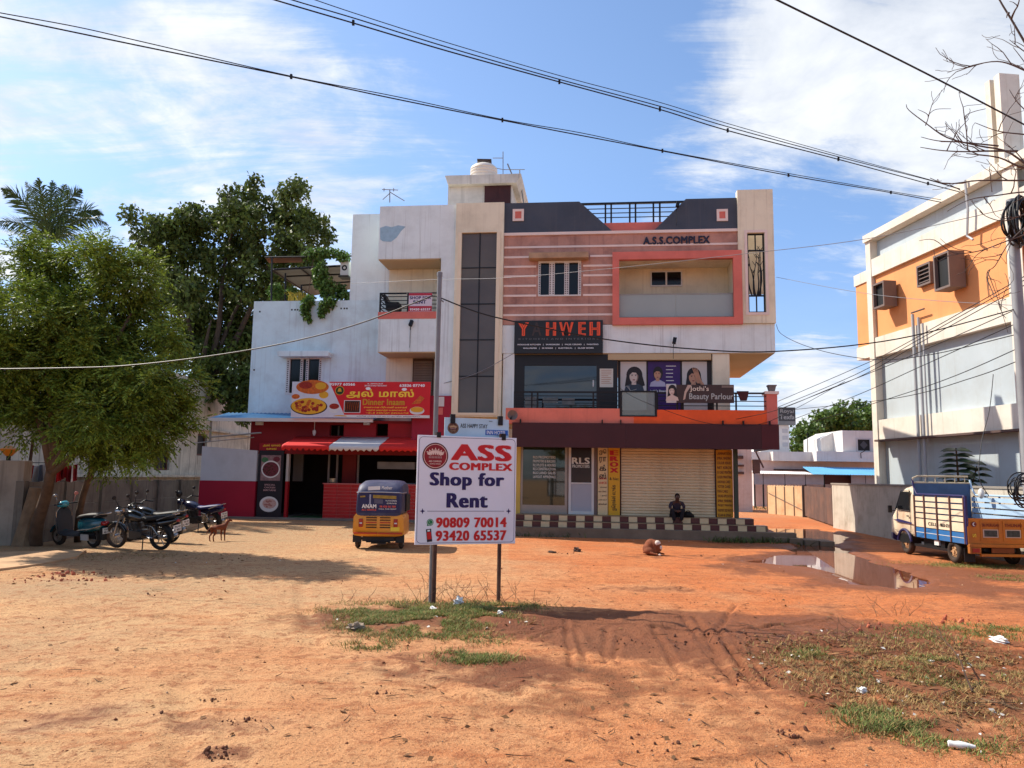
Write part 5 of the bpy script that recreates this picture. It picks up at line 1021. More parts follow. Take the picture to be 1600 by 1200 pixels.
# ---------------------------------------------------------------- foreground signboard
p0, p1 = G(677, 945), G(779.5, 942.5); p0.z = p1.z = 0
yawS = R(19); S = Frame(p0.x, p0.y, yawS)
sg_ = thing('rental_sign', 'large white shop rental signboard on two rusty posts in the grass', 'sign', (p0.x, p0.y, 0), yawS)
l0 = S.at(650.5, 766, -.06)[0]; l1 = S.at(806.3, 766, -.06)[0]; zb_ = S.at(727, 850.5, -.06)[1]; zt_ = S.at(731, 682, -.06)[1]; w, h = l1-l0, zt_-zb_
px1 = S.at(779.5, 900, 0)[0]
rust = mat('rusty_post', (74, 48, 38), .8, var=.35, vs=6, bump=.4, bs=50, grime=((128, 96, 74), .8))
for x in (0, px1):
    b = MB(); b.tube([(x, 0, gz(S.w(x, 0, 0).x, S.w(x, 0, 0).y)-.2), (x, 0, zt_+(.06 if x else .05))], .033 if x == 0 else .03, 10); b.build('post', rust, sg_, smooth='auto')
b = MB(); b.box(0, w, -.06, -.035, 0, h); pan = b.build('panel', mat('sign_face', (226, 227, 236), .35, var=.02, vs=2, grime=((198, 190, 184), .25)), sg_, bevel=.006); pan.location = (l0, 0, zb_)
b = MB()
for z in (.06, h/2, h-.06): b.box(.02, w-.02, -.034, -.0, z-.02, z+.02)
for x in (.03, w-.03): b.box(x-.02, x+.02, -.0345, -.002, .04, h-.04)
o = b.build('back_frame', rust, sg_); o.location = (l0, 0, zb_)
def sput(m, items, name='lettering', dy=-.064):
    for o in put(sg_, m, items, name, dy): o.location = (l0, 0, zb_)
sput(Rd, [('ASS', w*.33, w*.945, h*.775, h*.925, dict(bold=.05)), ('COMPLEX', w*.315, w*.955, h*.685, h*.752, dict(bold=.06)), ('90809 70014', w*.2, w*.905, h*.155, h*.245, dict(bold=.05)), ('93420 65537', w*.2, w*.905, h*.035, h*.125, dict(bold=.05))])
sput(mat('sign_red_edge', (232, 150, 140), .45, var=0), [('ASS', w*.326, w*.953, h*.772, h*.928, dict(bold=.06)), ('COMPLEX', w*.31, w*.96, h*.682, h*.755, dict(bold=.07)), ('90809 70014', w*.196, w*.909, h*.152, h*.248, dict(bold=.062)), ('93420 65537', w*.196, w*.909, h*.032, h*.128, dict(bold=.062))], dy=-.0625)
sput(Nv, [('Shop for', w*.125, w*.875, h*.50, h*.66, dict(bold=.06)), ('Rent', w*.295, w*.71, h*.335, h*.47, dict(bold=.06))])
b = MB(); b.box(w*.11, w*.88, -.0625, -.0605, h*.302, h*.306)
for cx in (.065, .925): b.poly([(w*cx+q*w*.028*math.cos(a), h*.304+q*w*.028*math.sin(a)) for k in range(8) for a, q in [(k*PI/4, 1 if k % 2 == 0 else .36)]], -.063)
o = b.build('divider', Nv, sg_); o.location = (l0, 0, zb_)
b = MB(); i_ = .022; rr_ = .06
def rrect(x0, x1, z0, z1, r, n=6): return [(cx+r*math.cos(a0+PI/2*k/n), cz+r*math.sin(a0+PI/2*k/n)) for cx, cz, a0 in ((x1-r, z1-r, 0), (x0+r, z1-r, PI/2), (x0+r, z0+r, PI), (x1-r, z0+r, 1.5*PI)) for k in range(n+1)]
a_ = rrect(i_, w-i_, i_, h-i_, rr_); c_ = rrect(i_+.006, w-i_-.006, i_+.006, h-i_-.006, rr_-.006); n_ = len(a_)
b.add([(p[0], -.0615, p[1]) for p in a_]+[(p[0], -.0615, p[1]) for p in c_], [(k, (k+1) % n_, (k+1) % n_+n_, k+n_) for k in range(n_)]); o = b.build('border', Nv, sg_); o.location = (l0, 0, zb_)
def emblem(t, cx, cz, r, loc, y, ms):
    b = MB(); b.ring(cx, cz, r*.93, r, y-.0012, 1); b.ring(cx, cz, r*.86, r*.9, y-.0012, 2); b.disc(cx, cz, r, r, y, 0, 40)
    for k in range(-3, 4):     # a crown of pale petals
        a = PI/2+k*.27; L0, L1 = r*.06, r*(.66-.04*abs(k)); bx_, bz_ = cx-k*r*.1, cz-r*.02
        d = (math.cos(a), math.sin(a)); q = (-d[1], d[0]); wd = r*.12
        b.poly([(bx_+d[0]*L0, bz_+d[1]*L0), (bx_+d[0]*(L0+L1)/2-q[0]*wd, bz_+d[1]*(L0+L1)/2-q[1]*wd), (bx_+d[0]*L1, bz_+d[1]*L1), (bx_+d[0]*(L0+L1)/2+q[0]*wd, bz_+d[1]*(L0+L1)/2+q[1]*wd)], y-.0016-.0001*abs(k), 2)
        b.disc(bx_+d[0]*L1*.72, bz_+d[1]*L1*.72, r*.03, r*.03, y-.003, 0, 8)
    for k in range(9): b.box(cx-r*.5+k*r*.115, cx-r*.5+k*r*.115+r*.07, y-.0024, y-.0015, cz-r*.18, cz-r*.02, 3)
    b.text('ASS COMPLEX', cx-r*.5, cx+r*.5, cz-r*.46, cz-r*.34, y-.002, 2, bold=.03); b.text('SHOPS & OFFICES', cx-r*.42, cx+r*.42, cz-r*.64, cz-r*.55, y-.002, 2, bold=.03)
    o = b.build('emblem', ms, t); o.location = loc; return o
emblem(sg_, w*.175, h*.81, w*.127, (l0, 0, zb_), -.0615, [mat('emblem_maroon', (140, 18, 30), .4, var=.15, vs=3), mat('emblem_rim', (70, 20, 28), .4, var=0), mat('emblem_pale', (226, 196, 180), .4, var=0), mat('emblem_dusk', (170, 130, 124), .4, var=0)])
b = MB(); cx, cz, q = w*.142, h*.203, w*.033; b.disc(cx, cz, q, q, -.0615, 0); b.poly([(cx-q*.95, cz-q*1.05), (cx-q*.2, cz-q*.95), (cx-q*.8, cz-q*.2)], -.0614, 0); b.ring(cx, cz, q*.72, q*.8, -.063, 1)
b.tube([(cx-q*.35, -.064, cz+q*.35), (cx-q*.25, -.064, cz-q*.05), (cx+q*.05, -.064, cz-q*.3), (cx+q*.4, -.064, cz-q*.35)], [q*.16, q*.1, q*.1, q*.16], 6, 1, None, .2); o = b.build('message_icon', [mat('icon_green', (20, 122, 70), .45, var=0), W_], sg_); o.location = (l0, 0, zb_)
b = MB(); M = Matrix.Translation((w*.135, 0, h*.085)) @ Matrix.Rotation(-.12, 4, 'Y'); b.box(-w*.025, w*.025, -.0635, -.0605, -h*.058, h*.058, 0, M); b.box(-w*.02, w*.02, -.0645, -.0636, -h*.035, h*.03, 1, M); b.box(-w*.012, w*.012, -.0646, -.0636, h*.036, h*.05, 2, M); o = b.build('phone_icon', [mat('icon_dark', (40, 30, 44), .45, var=0), Rd, W_], sg_); o.location = (l0, 0, zb_)
for x, z in ((px1+.02, zt_+.0),): b = MB(); b.box(x-.03, x+.03, -.075, .06, z-.04, z+.06); b.build('clamp', black_m, sg_)
b = MB(); b.box(-.03, .03, -.075, .05, zt_-.03, zt_+.05); b.build('clamp', black_m, sg_)
# the smaller hotel board clipped behind it
h0 = S.rect(694.5, 654, 795, 690, .09); t, w2, h2 = board('hotel_sign', 'pale blue hotel board clamped behind the top of the white signboard', 'sign', h0, .09, S, mat('hotel_face', (176, 206, 222), .4, var=.12, vs=2), .02)
emblem(t, w2*.13, h2*.55, w2*.085, (0, 0, 0), -.003, [mat('emblem_brown', (84, 48, 40), .4, var=.15), mat('emblem_rim', (70, 20, 28)), mat('emblem_gold', (186, 150, 110), .4, var=0), mat('emblem_dusk', (170, 130, 124))])
put(t, mat('sign_slate', (44, 48, 54), .45, var=0), [('ASS HAPPY STAY', w2*.24, w2*.66, h2*.58, h2*.76, dict(bold=.02)), ('www.', w2*.68, w2*.74, h2*.88, h2*.92)])
b = MB(); b.box(w2*.63, w2*.985, -.004, -.001, h2*.3, h2*.53); b.build('print', mat('hotel_blue', (20, 92, 176), .4, var=0), t); put(t, W_, [('INN HOTEL', w2*.65, w2*.955, h2*.33, h2*.5, dict(bold=.02))], dy=-.006)
b = MB()
for f in (.12, .86): b.box(w2*f-.035, w2*f+.035, -.03, .04, h2-.09, h2+.05)
explode(b.build('clamp', black_m, t))
# grey steel pole right behind the sign
pp = S.w(.0, .16, 0); zp = S.at(678, 431, .16)[1]
b = MB(); b.tube([(0, 0, -.2), (0, 0, zp)], .036, 12); b.lathe([(.042, zp), (.044, zp+.06), (.02, zp+.075)], 12); b.tube([(0, 0, zp-.05), (.0, 0, zp-.35), (.07, 0, zp-.4)], .012, 5)
o = b.build('steel_pole', mat('galvanised_pole', (120, 120, 122), .5, metal=.35, var=.15, vs=4), smooth='auto'); o.location = pp; tag(o, 'tall thin grey steel pole carrying cables, standing behind the white signboard', 'pole'); POLE_TOP = pp+Vector((0, 0, zp))
# ---------------------------------------------------------------- small things on the complex
pz = B.at(1206, 611.5, VBk+.18)[1]
pot = thing('flower_pot', 'grey square flower pot on the salmon corner pillar of the orange balcony', 'flower pot', B.w(B.at(1205.5, 606, VBk+.18)[0], VBk+.18, B.at(1206, 611.5, VBk)[1]+.001), B.yaw)
b = MB(); b.add([(-.08, -.08, 0), (.08, -.08, 0), (.08, .08, 0), (-.08, .08, 0), (-.12, -.12, .18), (.12, -.12, .18), (.12, .12, .18), (-.12, .12, .18)], [(3, 2, 1, 0), (0, 1, 5, 4), (1, 2, 6, 5), (2, 3, 7, 6), (3, 0, 4, 7), (4, 5, 6, 7)]); b.box(-.135, .135, -.135, .135, .18, .215); b.build('pot', mat('pot_grey', (116, 108, 104), .8, var=.15), pot)
def hung(name, label, cat, pts, v, m):
    r = [B.at(a, c, v) for a, c in pts]; b = MB(); b.prism(r, v, v+.05); o = b.build(name, m, bevel=.01); B.place(o); return tag(o, label, cat)
hung('cloth', 'dark maroon cloth hung over the balcony railing near the flower pot', 'cloth', [(1151, 611), (1170, 611), (1169, 619), (1167, 626), (1157, 626), (1154, 618)], VBk-.02, mat('maroon_cloth', (70, 34, 36), .9, var=.2))
ch = B.place(thing('office_chair', 'black chair with a tilted back on the small white balcony', 'chair')); cpos = B.at(611, 487, .55); b = MB()
b.prism([(cpos[0]-.28, cpos[1]+.55), (cpos[0]-.2, cpos[1]+.62), (cpos[0]+.02, cpos[1]+.1), (cpos[0]-.08, cpos[1]+.0)], .3, .75); b.build('backrest', black_m, ch, bevel=.03); b = MB(); b.box(cpos[0]-.15, cpos[0]+.35, .28, .78, cpos[1]-.0, cpos[1]+.32); b.build('seat', black_m, ch, bevel=.08)
b = MB(); b.tube([(cpos[0]+.1, .53, lb[3]+.003), (cpos[0]+.1, .53, cpos[1])], .03, 6); b.tube([(cpos[0]-.2, .53, lb[3]+.04), (cpos[0]+.4, .53, lb[3]+.04)], .025, 6); b.tube([(cpos[0]+.1, .25, lb[3]+.04), (cpos[0]+.1, .8, lb[3]+.04)], .025, 6); b.build('base', black_m, ch)
def dish(px, py, v, r, label):
    p = B.at(px, py, v); t = thing('satellite_dish', label, 'satellite dish', B.w(p[0], v, p[1]), B.yaw); b = MB(); b.lathe([(.02, 0), (r*.6, .06), (r, .16), (r*.97, .17), (r*.6, .08), (.02, .02)], 22, 0, Matrix.Rotation(R(75), 4, 'X') @ Matrix.Rotation(R(12), 4, 'Y')); b.build('reflector', mat('dish_grey', (132, 116, 108), .6, var=.1), t, smooth='auto'); b = MB(); b.tube([(0, -.02, 0), (0, -.28, -.08)], .014, 6); b.box(-.03, .03, -.33, -.27, -.12, -.05); b.tube([(0, 0, 0), (0, .2, 0)], .02, 6); b.build('arm', black_m, t)
dish(800, 651, VBk-.2, .17, 'small round satellite dish on the salmon part of the balcony front')
def flood(px, py, v, label, ln):
    p = B.at(px, py, v); t = thing('floodlight', label, 'floodlight', B.w(p[0], v, p[1]), B.yaw); b = MB(); b.box(-.06, .06, -.1, .0, -.02, .2, 0, Matrix.Rotation(R(-20), 4, 'X') @ Matrix.Rotation(R(12), 4, 'Y')); b.build('lamp_head', black_m, t, bevel=.01); b = MB(); b.tube([(0, 0, 0), (-.02, .05, -.12)], .015, 5); b.tube([(-.02, .05, -.12), (-.02, .06, -ln)], .008, 4); b.build('bracket', black_m, t)
flood(1053, 537, -.2, 'small black floodlight on the white band beside the black sign', .5)
flood(1058, 324, -.15, 'small floodlight on a pale stem over the navy parapet', .62)
flood(641.5, 509.5, -.08, 'small lamp on a stem on the white balcony box under the rental banner', .75)
# ================================================================ RIGHT HAND BUILDING
Rf = Frame(13.98, 27.6, R(-83.7))
grey_w = mat('pale_grey_plaster', (176, 186, 190), .85, var=.05, vs=.6, bump=.12, grime=((150, 148, 140), .3), streak=.3)
white_w = mat('warm_white_plaster', (216, 208, 194), .85, var=.05, vs=.6, bump=.12, grime=((166, 146, 120), .35), streak=.35)
orng = mat('apricot_plaster', (226, 152, 96), .85, var=.05, vs=.6, bump=.12, grime=((190, 120, 76), .3), streak=.2)
rb_ = Rf.place(thing('apartment_building', 'tall apricot and grey panelled building with white bands and two window boxes', 'building'))
def rr(name, fn, m, parent=None, **k):
    b = MB(); fn(b); return b.build(name, m, parent or rb_, **k)
zR = lambda py, px=1440, v=0: Rf.at(px, py, v)[1]
xe = Rf.at(1361, 560)[0]; xf = 14.0
zt0, zg1_, zg2_, zo1, zo2, zp1_, zp2_, zl_ = [zR(v) for v in (322, 341, 368, 398, 505.5, 539, 648, 682.5)]
xl = Rf.at(1368, 560)[0]
rr('wall', lambda b: b.box(xe+.02, xf, .25, 9, -.3, zt0-.3), grey_w)
rr('apricot_band', lambda b: b.box(xl+.02, xf, .1, .249, zo2, zo1), orng)
rr('white_band', lambda b: b.box(xl, xf, -.02, .248, zg1_*.0+zo1+.002, zg2_), white_w); rr('white_band', lambda b: b.box(xl, xf, .0, .248, zp1_, zo2-.002), white_w); rr('white_band', lambda b: b.box(xl, xf, .0, .248, zl_, zp2_), white_w)
rr('top_edge', lambda b: b.box(xe-.05, xf, -.12, .5, zt0-.28, zt0), white_w)
rr('pier', lambda b: b.box(xe-.02, xl-.001, -.04, .26, -.3, zt0-.282), white_w)
rr('ledge', lambda b: b.box(xl+.1, xf, -.25, -.002, zl_-.07, zl_), mat('dark_ledge', (90, 70, 64), .8, var=.15))
xp0, xp1 = Rf.at(1577, 420)[0], Rf.at(1601, 420)[0]
rr('pier', lambda b: b.box(xp0, xp1, -.05, -.021, -.3, zt0-.285), white_w)
xo = Rf.at(1338.5, 480, .35)[0]
rr('rear_bay', lambda b: b.box(xo, xe-.021, .35, 6, zo2-.1, zo1+.05), orng); rr('rear_band', lambda b: (b.box(xo-.05, xe-.022, .3, 6, zo1+.051, zo1+.5), b.box(xo-.03, xe-.023, .3, 6, zo2-.6, zo2-.101)), white_w)
f0, f1 = Rf.at(1545, 200)[0], Rf.at(1569, 200)[0]; zf0 = Rf.at(1558, 118)[1]
rr('roof_fin', lambda b: (b.box(f0, f0+(f1-f0)*.34, -.05, .6, zt0+.002, zf0), b.box(f0+(f1-f0)*.62, f1, -.05, .6, zt0+.002, zf0), b.box(f0+(f1-f0)*.34+.001, f0+(f1-f0)*.62-.001, .25, .6, zt0+.002, zf0-.1)), white_w)
dkb = mat('box_frame', (112, 96, 90), .7, var=.1)
dark_in = mat('dark_void', (16, 16, 18), .6, var=0)  # near-black colour stands in for the unlit depth behind openings
def acbox(a, b0, c, d, p):
    x0, z1 = Rf.at(a, b0, -p); x1, z0 = Rf.at(c, d, -p); z1 = Rf.at((a+c)/2, b0, -p)[1]; z0 = Rf.at((a+c)/2, d, -p)[1]
    k = rr('window_box', lambda m: m.wall(x0, x1, z0, z1, -p, -.001, [(x0+.06, x1-.06, z0+.07, z1-.07)]), dkb)
    rr('pane', lambda m: m.box(x0+.06, x1-.06, -p+.12, -p+.14, z0+.07, z1-.07), dark_in, k)
acbox(1362.5, 441, 1382, 481, .5); acbox(1457, 395, 1485, 452, .55)
q0 = Rf.at(1433.5, 430, -.02)[0]; q1 = Rf.at(1455, 430, -.02)[0]; qz0 = Rf.at(1444, 446, -.02)[1]; qz1 = Rf.at(1444, 412, -.02)[1]
k_ = rr('window', lambda b: b.wall(q0, q1, qz0, qz1, -.06, .099, [(q0+.06, q1-.06, qz0+.07, qz1-.07)]), dkb); rr('pane', lambda b: b.box(q0+.06, q1-.06, .05, .06, qz0+.07, qz1-.07), dark_in, k_)
for k in range(4): z_ = qz0+.12+k*(qz1-qz0-.2)/4; rr('louvre', lambda b: b.box(q0+.07, q1-.07, -.03, .04, z_, z_+.03), dkb, k_)
for px, y0, y1, r_ in ((1425, 491, 770, .055), (1434, 496, 770, .05), (1440.5, 505, 690, .03)):
    t0_ = Rf.at(px, y0, -.12); t1_ = Rf.at(px+4, y1, -.12); rr('pipe', lambda b: b.tube([(t0_[0], -.1, t0_[1]), (t0_[0], -.1, t1_[1])], r_, 8), mat('pvc_pipe', (164, 166, 168), .5, var=.08), smooth='auto')
a_ = Rf.at(1424, 489, -.1); c_ = Rf.at(1447, 478, -.1); rr('pipe', lambda b: b.tube([(a_[0], -.1, a_[1]), (a_[0]+.7, -.1, a_[1])], .03, 6), mat('pipe_dark', (90, 74, 66), .6))
g0 = Rf.at(1511, 282, -.13); g1 = Rf.at(1507, 372, -.13); rr('pipe', lambda b: b.tube([(g0[0], -.2, g0[1]), (g0[0]+.05, -.2, g0[1]-1), (g0[0]-.05, -.2, g1[1]), (g0[0]+.2, -.2, g1[1]-.2)], .04, 6), mat('pvc_pipe', (164, 166, 168)))
# ================================================================ LANE WALL, GATE, PANEL FENCE
w0, w1 = G(1302, 825), G(1410.7, 846); yw = math.atan2(w1.y-w0.y, w1.x-w0.x); Cw = Frame(w0.x, w0.y, yw); hw_ = Cw.at(1320, 757.5)[1]
cwall = Cw.place(thing('compound_wall', 'long grey rendered compound wall along the lane beside the mini truck', 'wall'))
wm_ = mat('muddy_render', (188, 178, 162), .9, var=.08, vs=.7, bump=.25, bs=18, grime=((120, 106, 86), .6), streak=.4)
xb = Cw.at(1335, 790)[0]
b = MB(); b.box(.0, 16, 0, .2, -.3, hw_); b.build('wall', wm_, cwall); b = MB(); b.box(-.06, 16.05, -.03, .23, hw_+.001, hw_+.06); b.build('coping', mat('coping_grey', (140, 132, 122), .9, var=.12), cwall)
gp0, gp1 = G(1257, 808), G(1302, 824); g_ = math.atan2(gp1.y-gp0.y, gp1.x-gp0.x); Gf = Frame(gp0.x, gp0.y, g_); Lg = (gp1-gp0).length
gate = Gf.place(thing('sheet_gate', 'dark brown metal sheet gate between the cream panel fence and the compound wall', 'gate')); gm = mat('rusty_brown_sheet', (92, 70, 60), .7, var=.2, vs=1.5, grime=((140, 92, 66), .4))
hg = Gf.at(1280, 761)[1]
for i in range(4):
    b = MB(); n = 12; xa, xc = .25+i*(Lg-.3)/4, .25+(i+1)*(Lg-.3)/4-.03; V = []
    for j in range(n+1): x = xa+(xc-xa)*j/n; V += [(x, .03*(j % 2), .08), (x, .03*(j % 2), hg)]
    b.add(V, [(2*j, 2*j+2, 2*j+3, 2*j+1) for j in range(n)]); o = b.build('sheet', gm, gate); s_m = o.modifiers.new('t', 'SOLIDIFY'); s_m.thickness = .01
b = MB(); b.box(0, .2, -.1, .12, -.2, hg+.05); b.build('post', mat('dark_post', (84, 74, 68), .8, var=.15), gate); b = MB(); b.box(.21, Lg-.05, .05, .09, hg-.12, hg-.04); b.box(.21, Lg-.05, .05, .09, .25, .33); b.build('rail', gm, gate)
fp0, fp1 = G(1199.5, 802.5), G(1256.5, 807.5); f_ = math.atan2(fp1.y-fp0.y, fp1.x-fp0.x); Ff = Frame(fp0.x, fp0.y, f_); Lf = (fp1-fp0).length; hf = Ff.at(1228, 759)[1]
fen = Ff.place(thing('panel_fence', 'cream precast panel fence with a scalloped top behind the puddle', 'fence')); fm = mat('cream_panel', (206, 174, 132), .85, var=.06, vs=1, bump=.2, grime=((180, 104, 62), .55), streak=.2)
for i in range(4):
    xa, xc = i*Lf/4+.03, (i+1)*Lf/4-.03; b = MB(); pl_ = [(xa, -.2), (xc, -.2)]+[(xc-(xc-xa)*j/12, hf-.04+.06*abs(math.sin(j*PI/4))) for j in range(13)]; b.prism(pl_, 0, .06); b.build('panel', fm, fen)
for i in range(5): b = MB(); b.box(i*Lf/4-.028, i*Lf/4+.028, -.03, .1, -.2, hf-.05); b.build('post', mat('post_brown', (120, 96, 78), .85, var=.1), fen)
b = MB(); b.tube([(.1, -.05, hf*.75), (Lf*.98, -.05, .35)], .012, 5); b.build('stay_wire', black_m, fen)
# ================================================================ HOUSES BEYOND THE LANE
Hf = Frame(0, 56, 0)
house = Hf.place(thing('low_house', 'low white flat roofed house with a blue tin canopy beyond the lane', 'house'))
def hp(name, fn, m, parent=None, **k):
    b = MB(); fn(b); return b.build(name, m, parent or house, **k)
hwm = mat('house_white', (214, 210, 206), .85, var=.04, vs=.4, grime=((170, 160, 150), .3), streak=.3); hgm = mat('house_grey', (186, 184, 186), .85, var=.05)  # hgm: flat grey for the window frame and the tower openings
def hr(*a): return Hf.rect(*a[:4], a[4] if len(a) > 4 else 0)
q = hr(1180, 720, 1400, 800); hp('wall', lambda b: b.box(q[0], q[1], .0, 8, -.3, q[3]+.1), mat('house_mauve', (206, 196, 194), .85, var=.06, grime=((170, 140, 124), .4)))
q = hr(1208, 706, 1280, 720.5, -.8); hp('parapet', lambda b: b.box(q[0], q[1], -.8, 7, q[2], q[3]), hwm); q = hr(1276, 706, 1400, 721.5, -1.6); hp('parapet', lambda b: b.box(q[0], q[1], -1.6, 7.01, q[2], q[3]), hwm)
q = hr(1165, 706, 1208, 719, -.2); hp('parapet', lambda b: b.box(q[0], q[1]-.02, -.2, 7, q[2], q[3]), hwm)
q = hr(1211, 734, 1300, 735.5, -.3); hp('band', lambda b: b.box(q[0], q[1], -.3, -.001, q[2], q[3]+.03), mat('dark_line', (70, 60, 60), .8))
q = hr(1297, 673, 1400, 706, -1); rm = hp('roof_room', lambda b: b.box(q[0]+.9, q[1], -1, 4, q[2], q[3]), hwm); hp('roof_room', lambda b: b.prism([(q[0], q[2]), (q[0]+.899, q[2]), (q[0]+.899, q[3]-.05), (q[0], q[3]-.5)], .6, 4), hwm)
q2 = hr(1338, 684.5, 1361, 706, -1.03); wq_ = hp('window', lambda b: b.wall(q2[0], q2[1], q2[2], q2[3], -1.06, -1.001, [(q2[0]+.1, q2[1]-.1, q2[2]+.08, q2[3]-.1)]), hgm, rm); hp('pane', lambda b: b.box(q2[0]+.1, q2[1]-.1, -1.03, -1.01, q2[2]+.08, q2[3]-.1), dark_in, rm)
cx_, cz_ = (q2[0]+q2[1])/2, (q2[2]+q2[3])/2; hp('grille', lambda b: b.poly([(cx_-.28, cz_), (cx_, cz_-.3), (cx_+.28, cz_), (cx_, cz_+.3)], -1.045), mat('grille_grey', (70, 72, 78), .6), rm)
for a, c in ((1179, 1192), (1193, 1226), (1227, 1258), (1259, 1287), (1330, 1352), (1353, 1400)): q = hr(a, 741, c, 757, -3); hp('fence_sheet', lambda b: b.box(q[0], q[1], -3, -2.97, q[2], q[3]), mat('grey_sheet', (150, 154, 164), .6, var=.1, vs=3))
q = hr(1178, 741, 1400, 757, -2.96); explode(hp('fence_frame', lambda b: [b.box(Hf.at(px, 750, -2.96)[0]-.05, Hf.at(px, 750, -2.96)[0]+.05, -2.96, -2.9, -.2, q[3]) for px in (1179, 1192.5, 1226.5, 1258.5, 1288, 1352.5)], black_m))
q = hr(1288, 741, 1330, 757, -2.5); hp('dark_gate', lambda b: b.box(q[0], q[1], -2.5, -2.45, q[2], q[3]), mat('gate_maroon', (74, 44, 44), .7, var=.2))
def corr(px0, y0, px1, y1, v0, v1, m, name, n=60):
    x0, x1 = Hf.at(px0, y1, v0)[0], Hf.at(px1, y1, v0)[0]; z0, z1 = Hf.at((px0+px1)/2, y1, v0)[1], Hf.at((px0+px1)/2, y0, v1)[1]
    def f(b):
        V = []
        for j in range(n+1): x = x0+(x1-x0)*j/n; w_ = .04*(j % 2); V += [(x, v0, z0+w_), (x, v1, z1+w_)]
        b.add(V, [(2*j, 2*j+2, 2*j+3, 2*j+1) for j in range(n)])
    hp(name, f, m)
corr(1186, 737, 1275, 741, -3.3, -1.2, mat('white_sheet', (206, 200, 198), .6, var=.05), 'sheet_roof'); corr(1271, 731, 1400, 742.5, -3.6, -1.7, mat('sky_blue_sheet', (96, 162, 204), .5, var=.1, vs=1), 'tin_canopy')
explode(hp('roof_frame', lambda b: (b.tube([(Hf.at(1281, 700, 2)[0], 2, Hf.at(1281, 706, 2)[1]), (Hf.at(1281, 700, 2)[0], 2, Hf.at(1281, 694, 2)[1]), (Hf.at(1297, 700, 2)[0], 2, Hf.at(1297, 694, 2)[1])], .04, 5), b.tube([(Hf.at(1262, 700, 2)[0], 2, Hf.at(1262, 706, 2)[1]), (Hf.at(1262, 700, 2)[0], 2, Hf.at(1262, 675, 2)[1])], .03, 5), b.tube([(Hf.at(1345, 700, -1.7)[0], -1.7, Hf.at(1345, 716, -1.7)[1]), (Hf.at(1345, 710, -1.7)[0], -1.7, Hf.at(1345, 708, -1.7)[1]), (Hf.at(1352, 705, -1.7)[0], -1.7, Hf.at(1352, 704, -1.7)[1])], .03, 5)), black_m))
Tf = Frame(0, 46, 0); shed = Tf.place(thing('white_outhouse', 'narrow white wall of an outhouse seen beside the green post of the shops', 'outhouse'))
q = Tf.rect(1140, 700, 1175, 798); b = MB(); b.box(q[0], q[1], 0, 4, -.3, q[3]); b.build('wall', mat('pinkish_white', (206, 194, 188), .9, var=.06, grime=((150, 120, 104), .5), streak=.3), shed)
for a, c, d, e in ((1153, 712, 1160, 717), (1153, 726, 1161, 729), (1153, 737, 1161, 741), (1176, 718, 1186, 740)): q = Tf.rect(a, c, d, e, -.05); b = MB(); b.box(q[0], q[1], -.25, -.002, q[2], q[3]); b.build('shade_board', mat('dark_ledge', (90, 70, 64)), shed)
b = MB(); p_ = Tf.at(1181, 706, -.2); q = Tf.at(1193, 731, -.2); b.tube([(p_[0], -.2, p_[1]), (q[0], -.2, q[1])], .05, 6); b.build('stay', mat('dark_ledge', (90, 70, 64)), shed)
for px, y0, y1, lab in ((1163, 766, 788, 'dark thick wooden stake beside the white outhouse wall'), (1183.5, 767, 788, 'thin leaning wooden stake in front of the outhouse')):
    p_ = G(px, y1, .1); b = MB(); q = at(px+(2 if px > 1170 else 0), y0, p_.y); b.tube([(p_.x, p_.y, 0), (q.x, q.y, q.z)], .1 if px < 1170 else .07, 6); tag(b.build('stake', mat('stake_wood', (84, 60, 44), .9, var=.2)), lab, 'stake')
Bf = Frame(0, 58, 0); q = Bf.rect(1217, 664, 1233, 706); twr = Bf.place(thing('stair_tower', 'slim white stair tower showing behind the orange balcony pillar', 'tower')); b = MB(); b.box(q[0]-1.4, q[1], 0, 2.5, 0, q[3]); b.build('wall', hwm, twr)
for z in (.2, .45, .7): b = MB(); zz = q[2]+(q[3]-q[2])*z; b.box(q[1]-.5, q[1]-.1, -.03, .01, zz, zz+.3); b.build('opening', hgm, twr)
q = Bf.rect(1216.5, 636.5, 1243, 664, -.2); t, w, h = board('roof_hoarding', 'dark advertising hoarding on top of the slim white stair tower', 'hoarding', q, -.2, Bf, mat('hoarding_dark', (64, 66, 68), .6, var=.1), .3)
put(t, mat('hoarding_pale', (150, 152, 150), .6, var=0), [('Royal', w*.1, w*.9, h*.62, h*.9), ('Texfa', w*.05, w*.95, h*.32, h*.58, dict(bold=.04))]); b = MB(); b.box(0, w, -.004, -.001, 0, h*.22); b.build('print', mat('hoarding_grey', (120, 122, 122), .6), t)
# ================================================================ LEFT: compound wall, old house, clothes
v0, v1 = G(28, 853), G(309, 812); yl_ = math.atan2(v1.y-v0.y, v1.x-v0.x); Lw = Frame(v0.x, v0.y, yl_); LL = (v1-v0).length; hl = Lw.at(200, 751)[1]
lwall = Lw.place(thing('boundary_wall', 'weathered grey slab boundary wall behind the parked motorcycles', 'wall')); lm = mat('weathered_slab', (122, 112, 100), .92, var=.14, vs=1.2, bump=.3, bs=18, grime=((66, 58, 52), .75), streak=.85)
npn = 6; 
for i in range(npn):
    xa, xc = i*LL/npn, (i+1)*LL/npn; b = MB(); b.box(xa-.09, xa+.09, -.07, .13, -.3, hl+.02); b.build('post', lm, lwall)
    for j in range(3): b = MB(); b.box(xa+.092, xc-.092, random.uniform(-.012, .012), .055, -.3+(hl+.3)*j/3+.004, -.3+(hl+.3)*(j+1)/3-.004); b.build('slab', lm, lwall, bevel=.006)
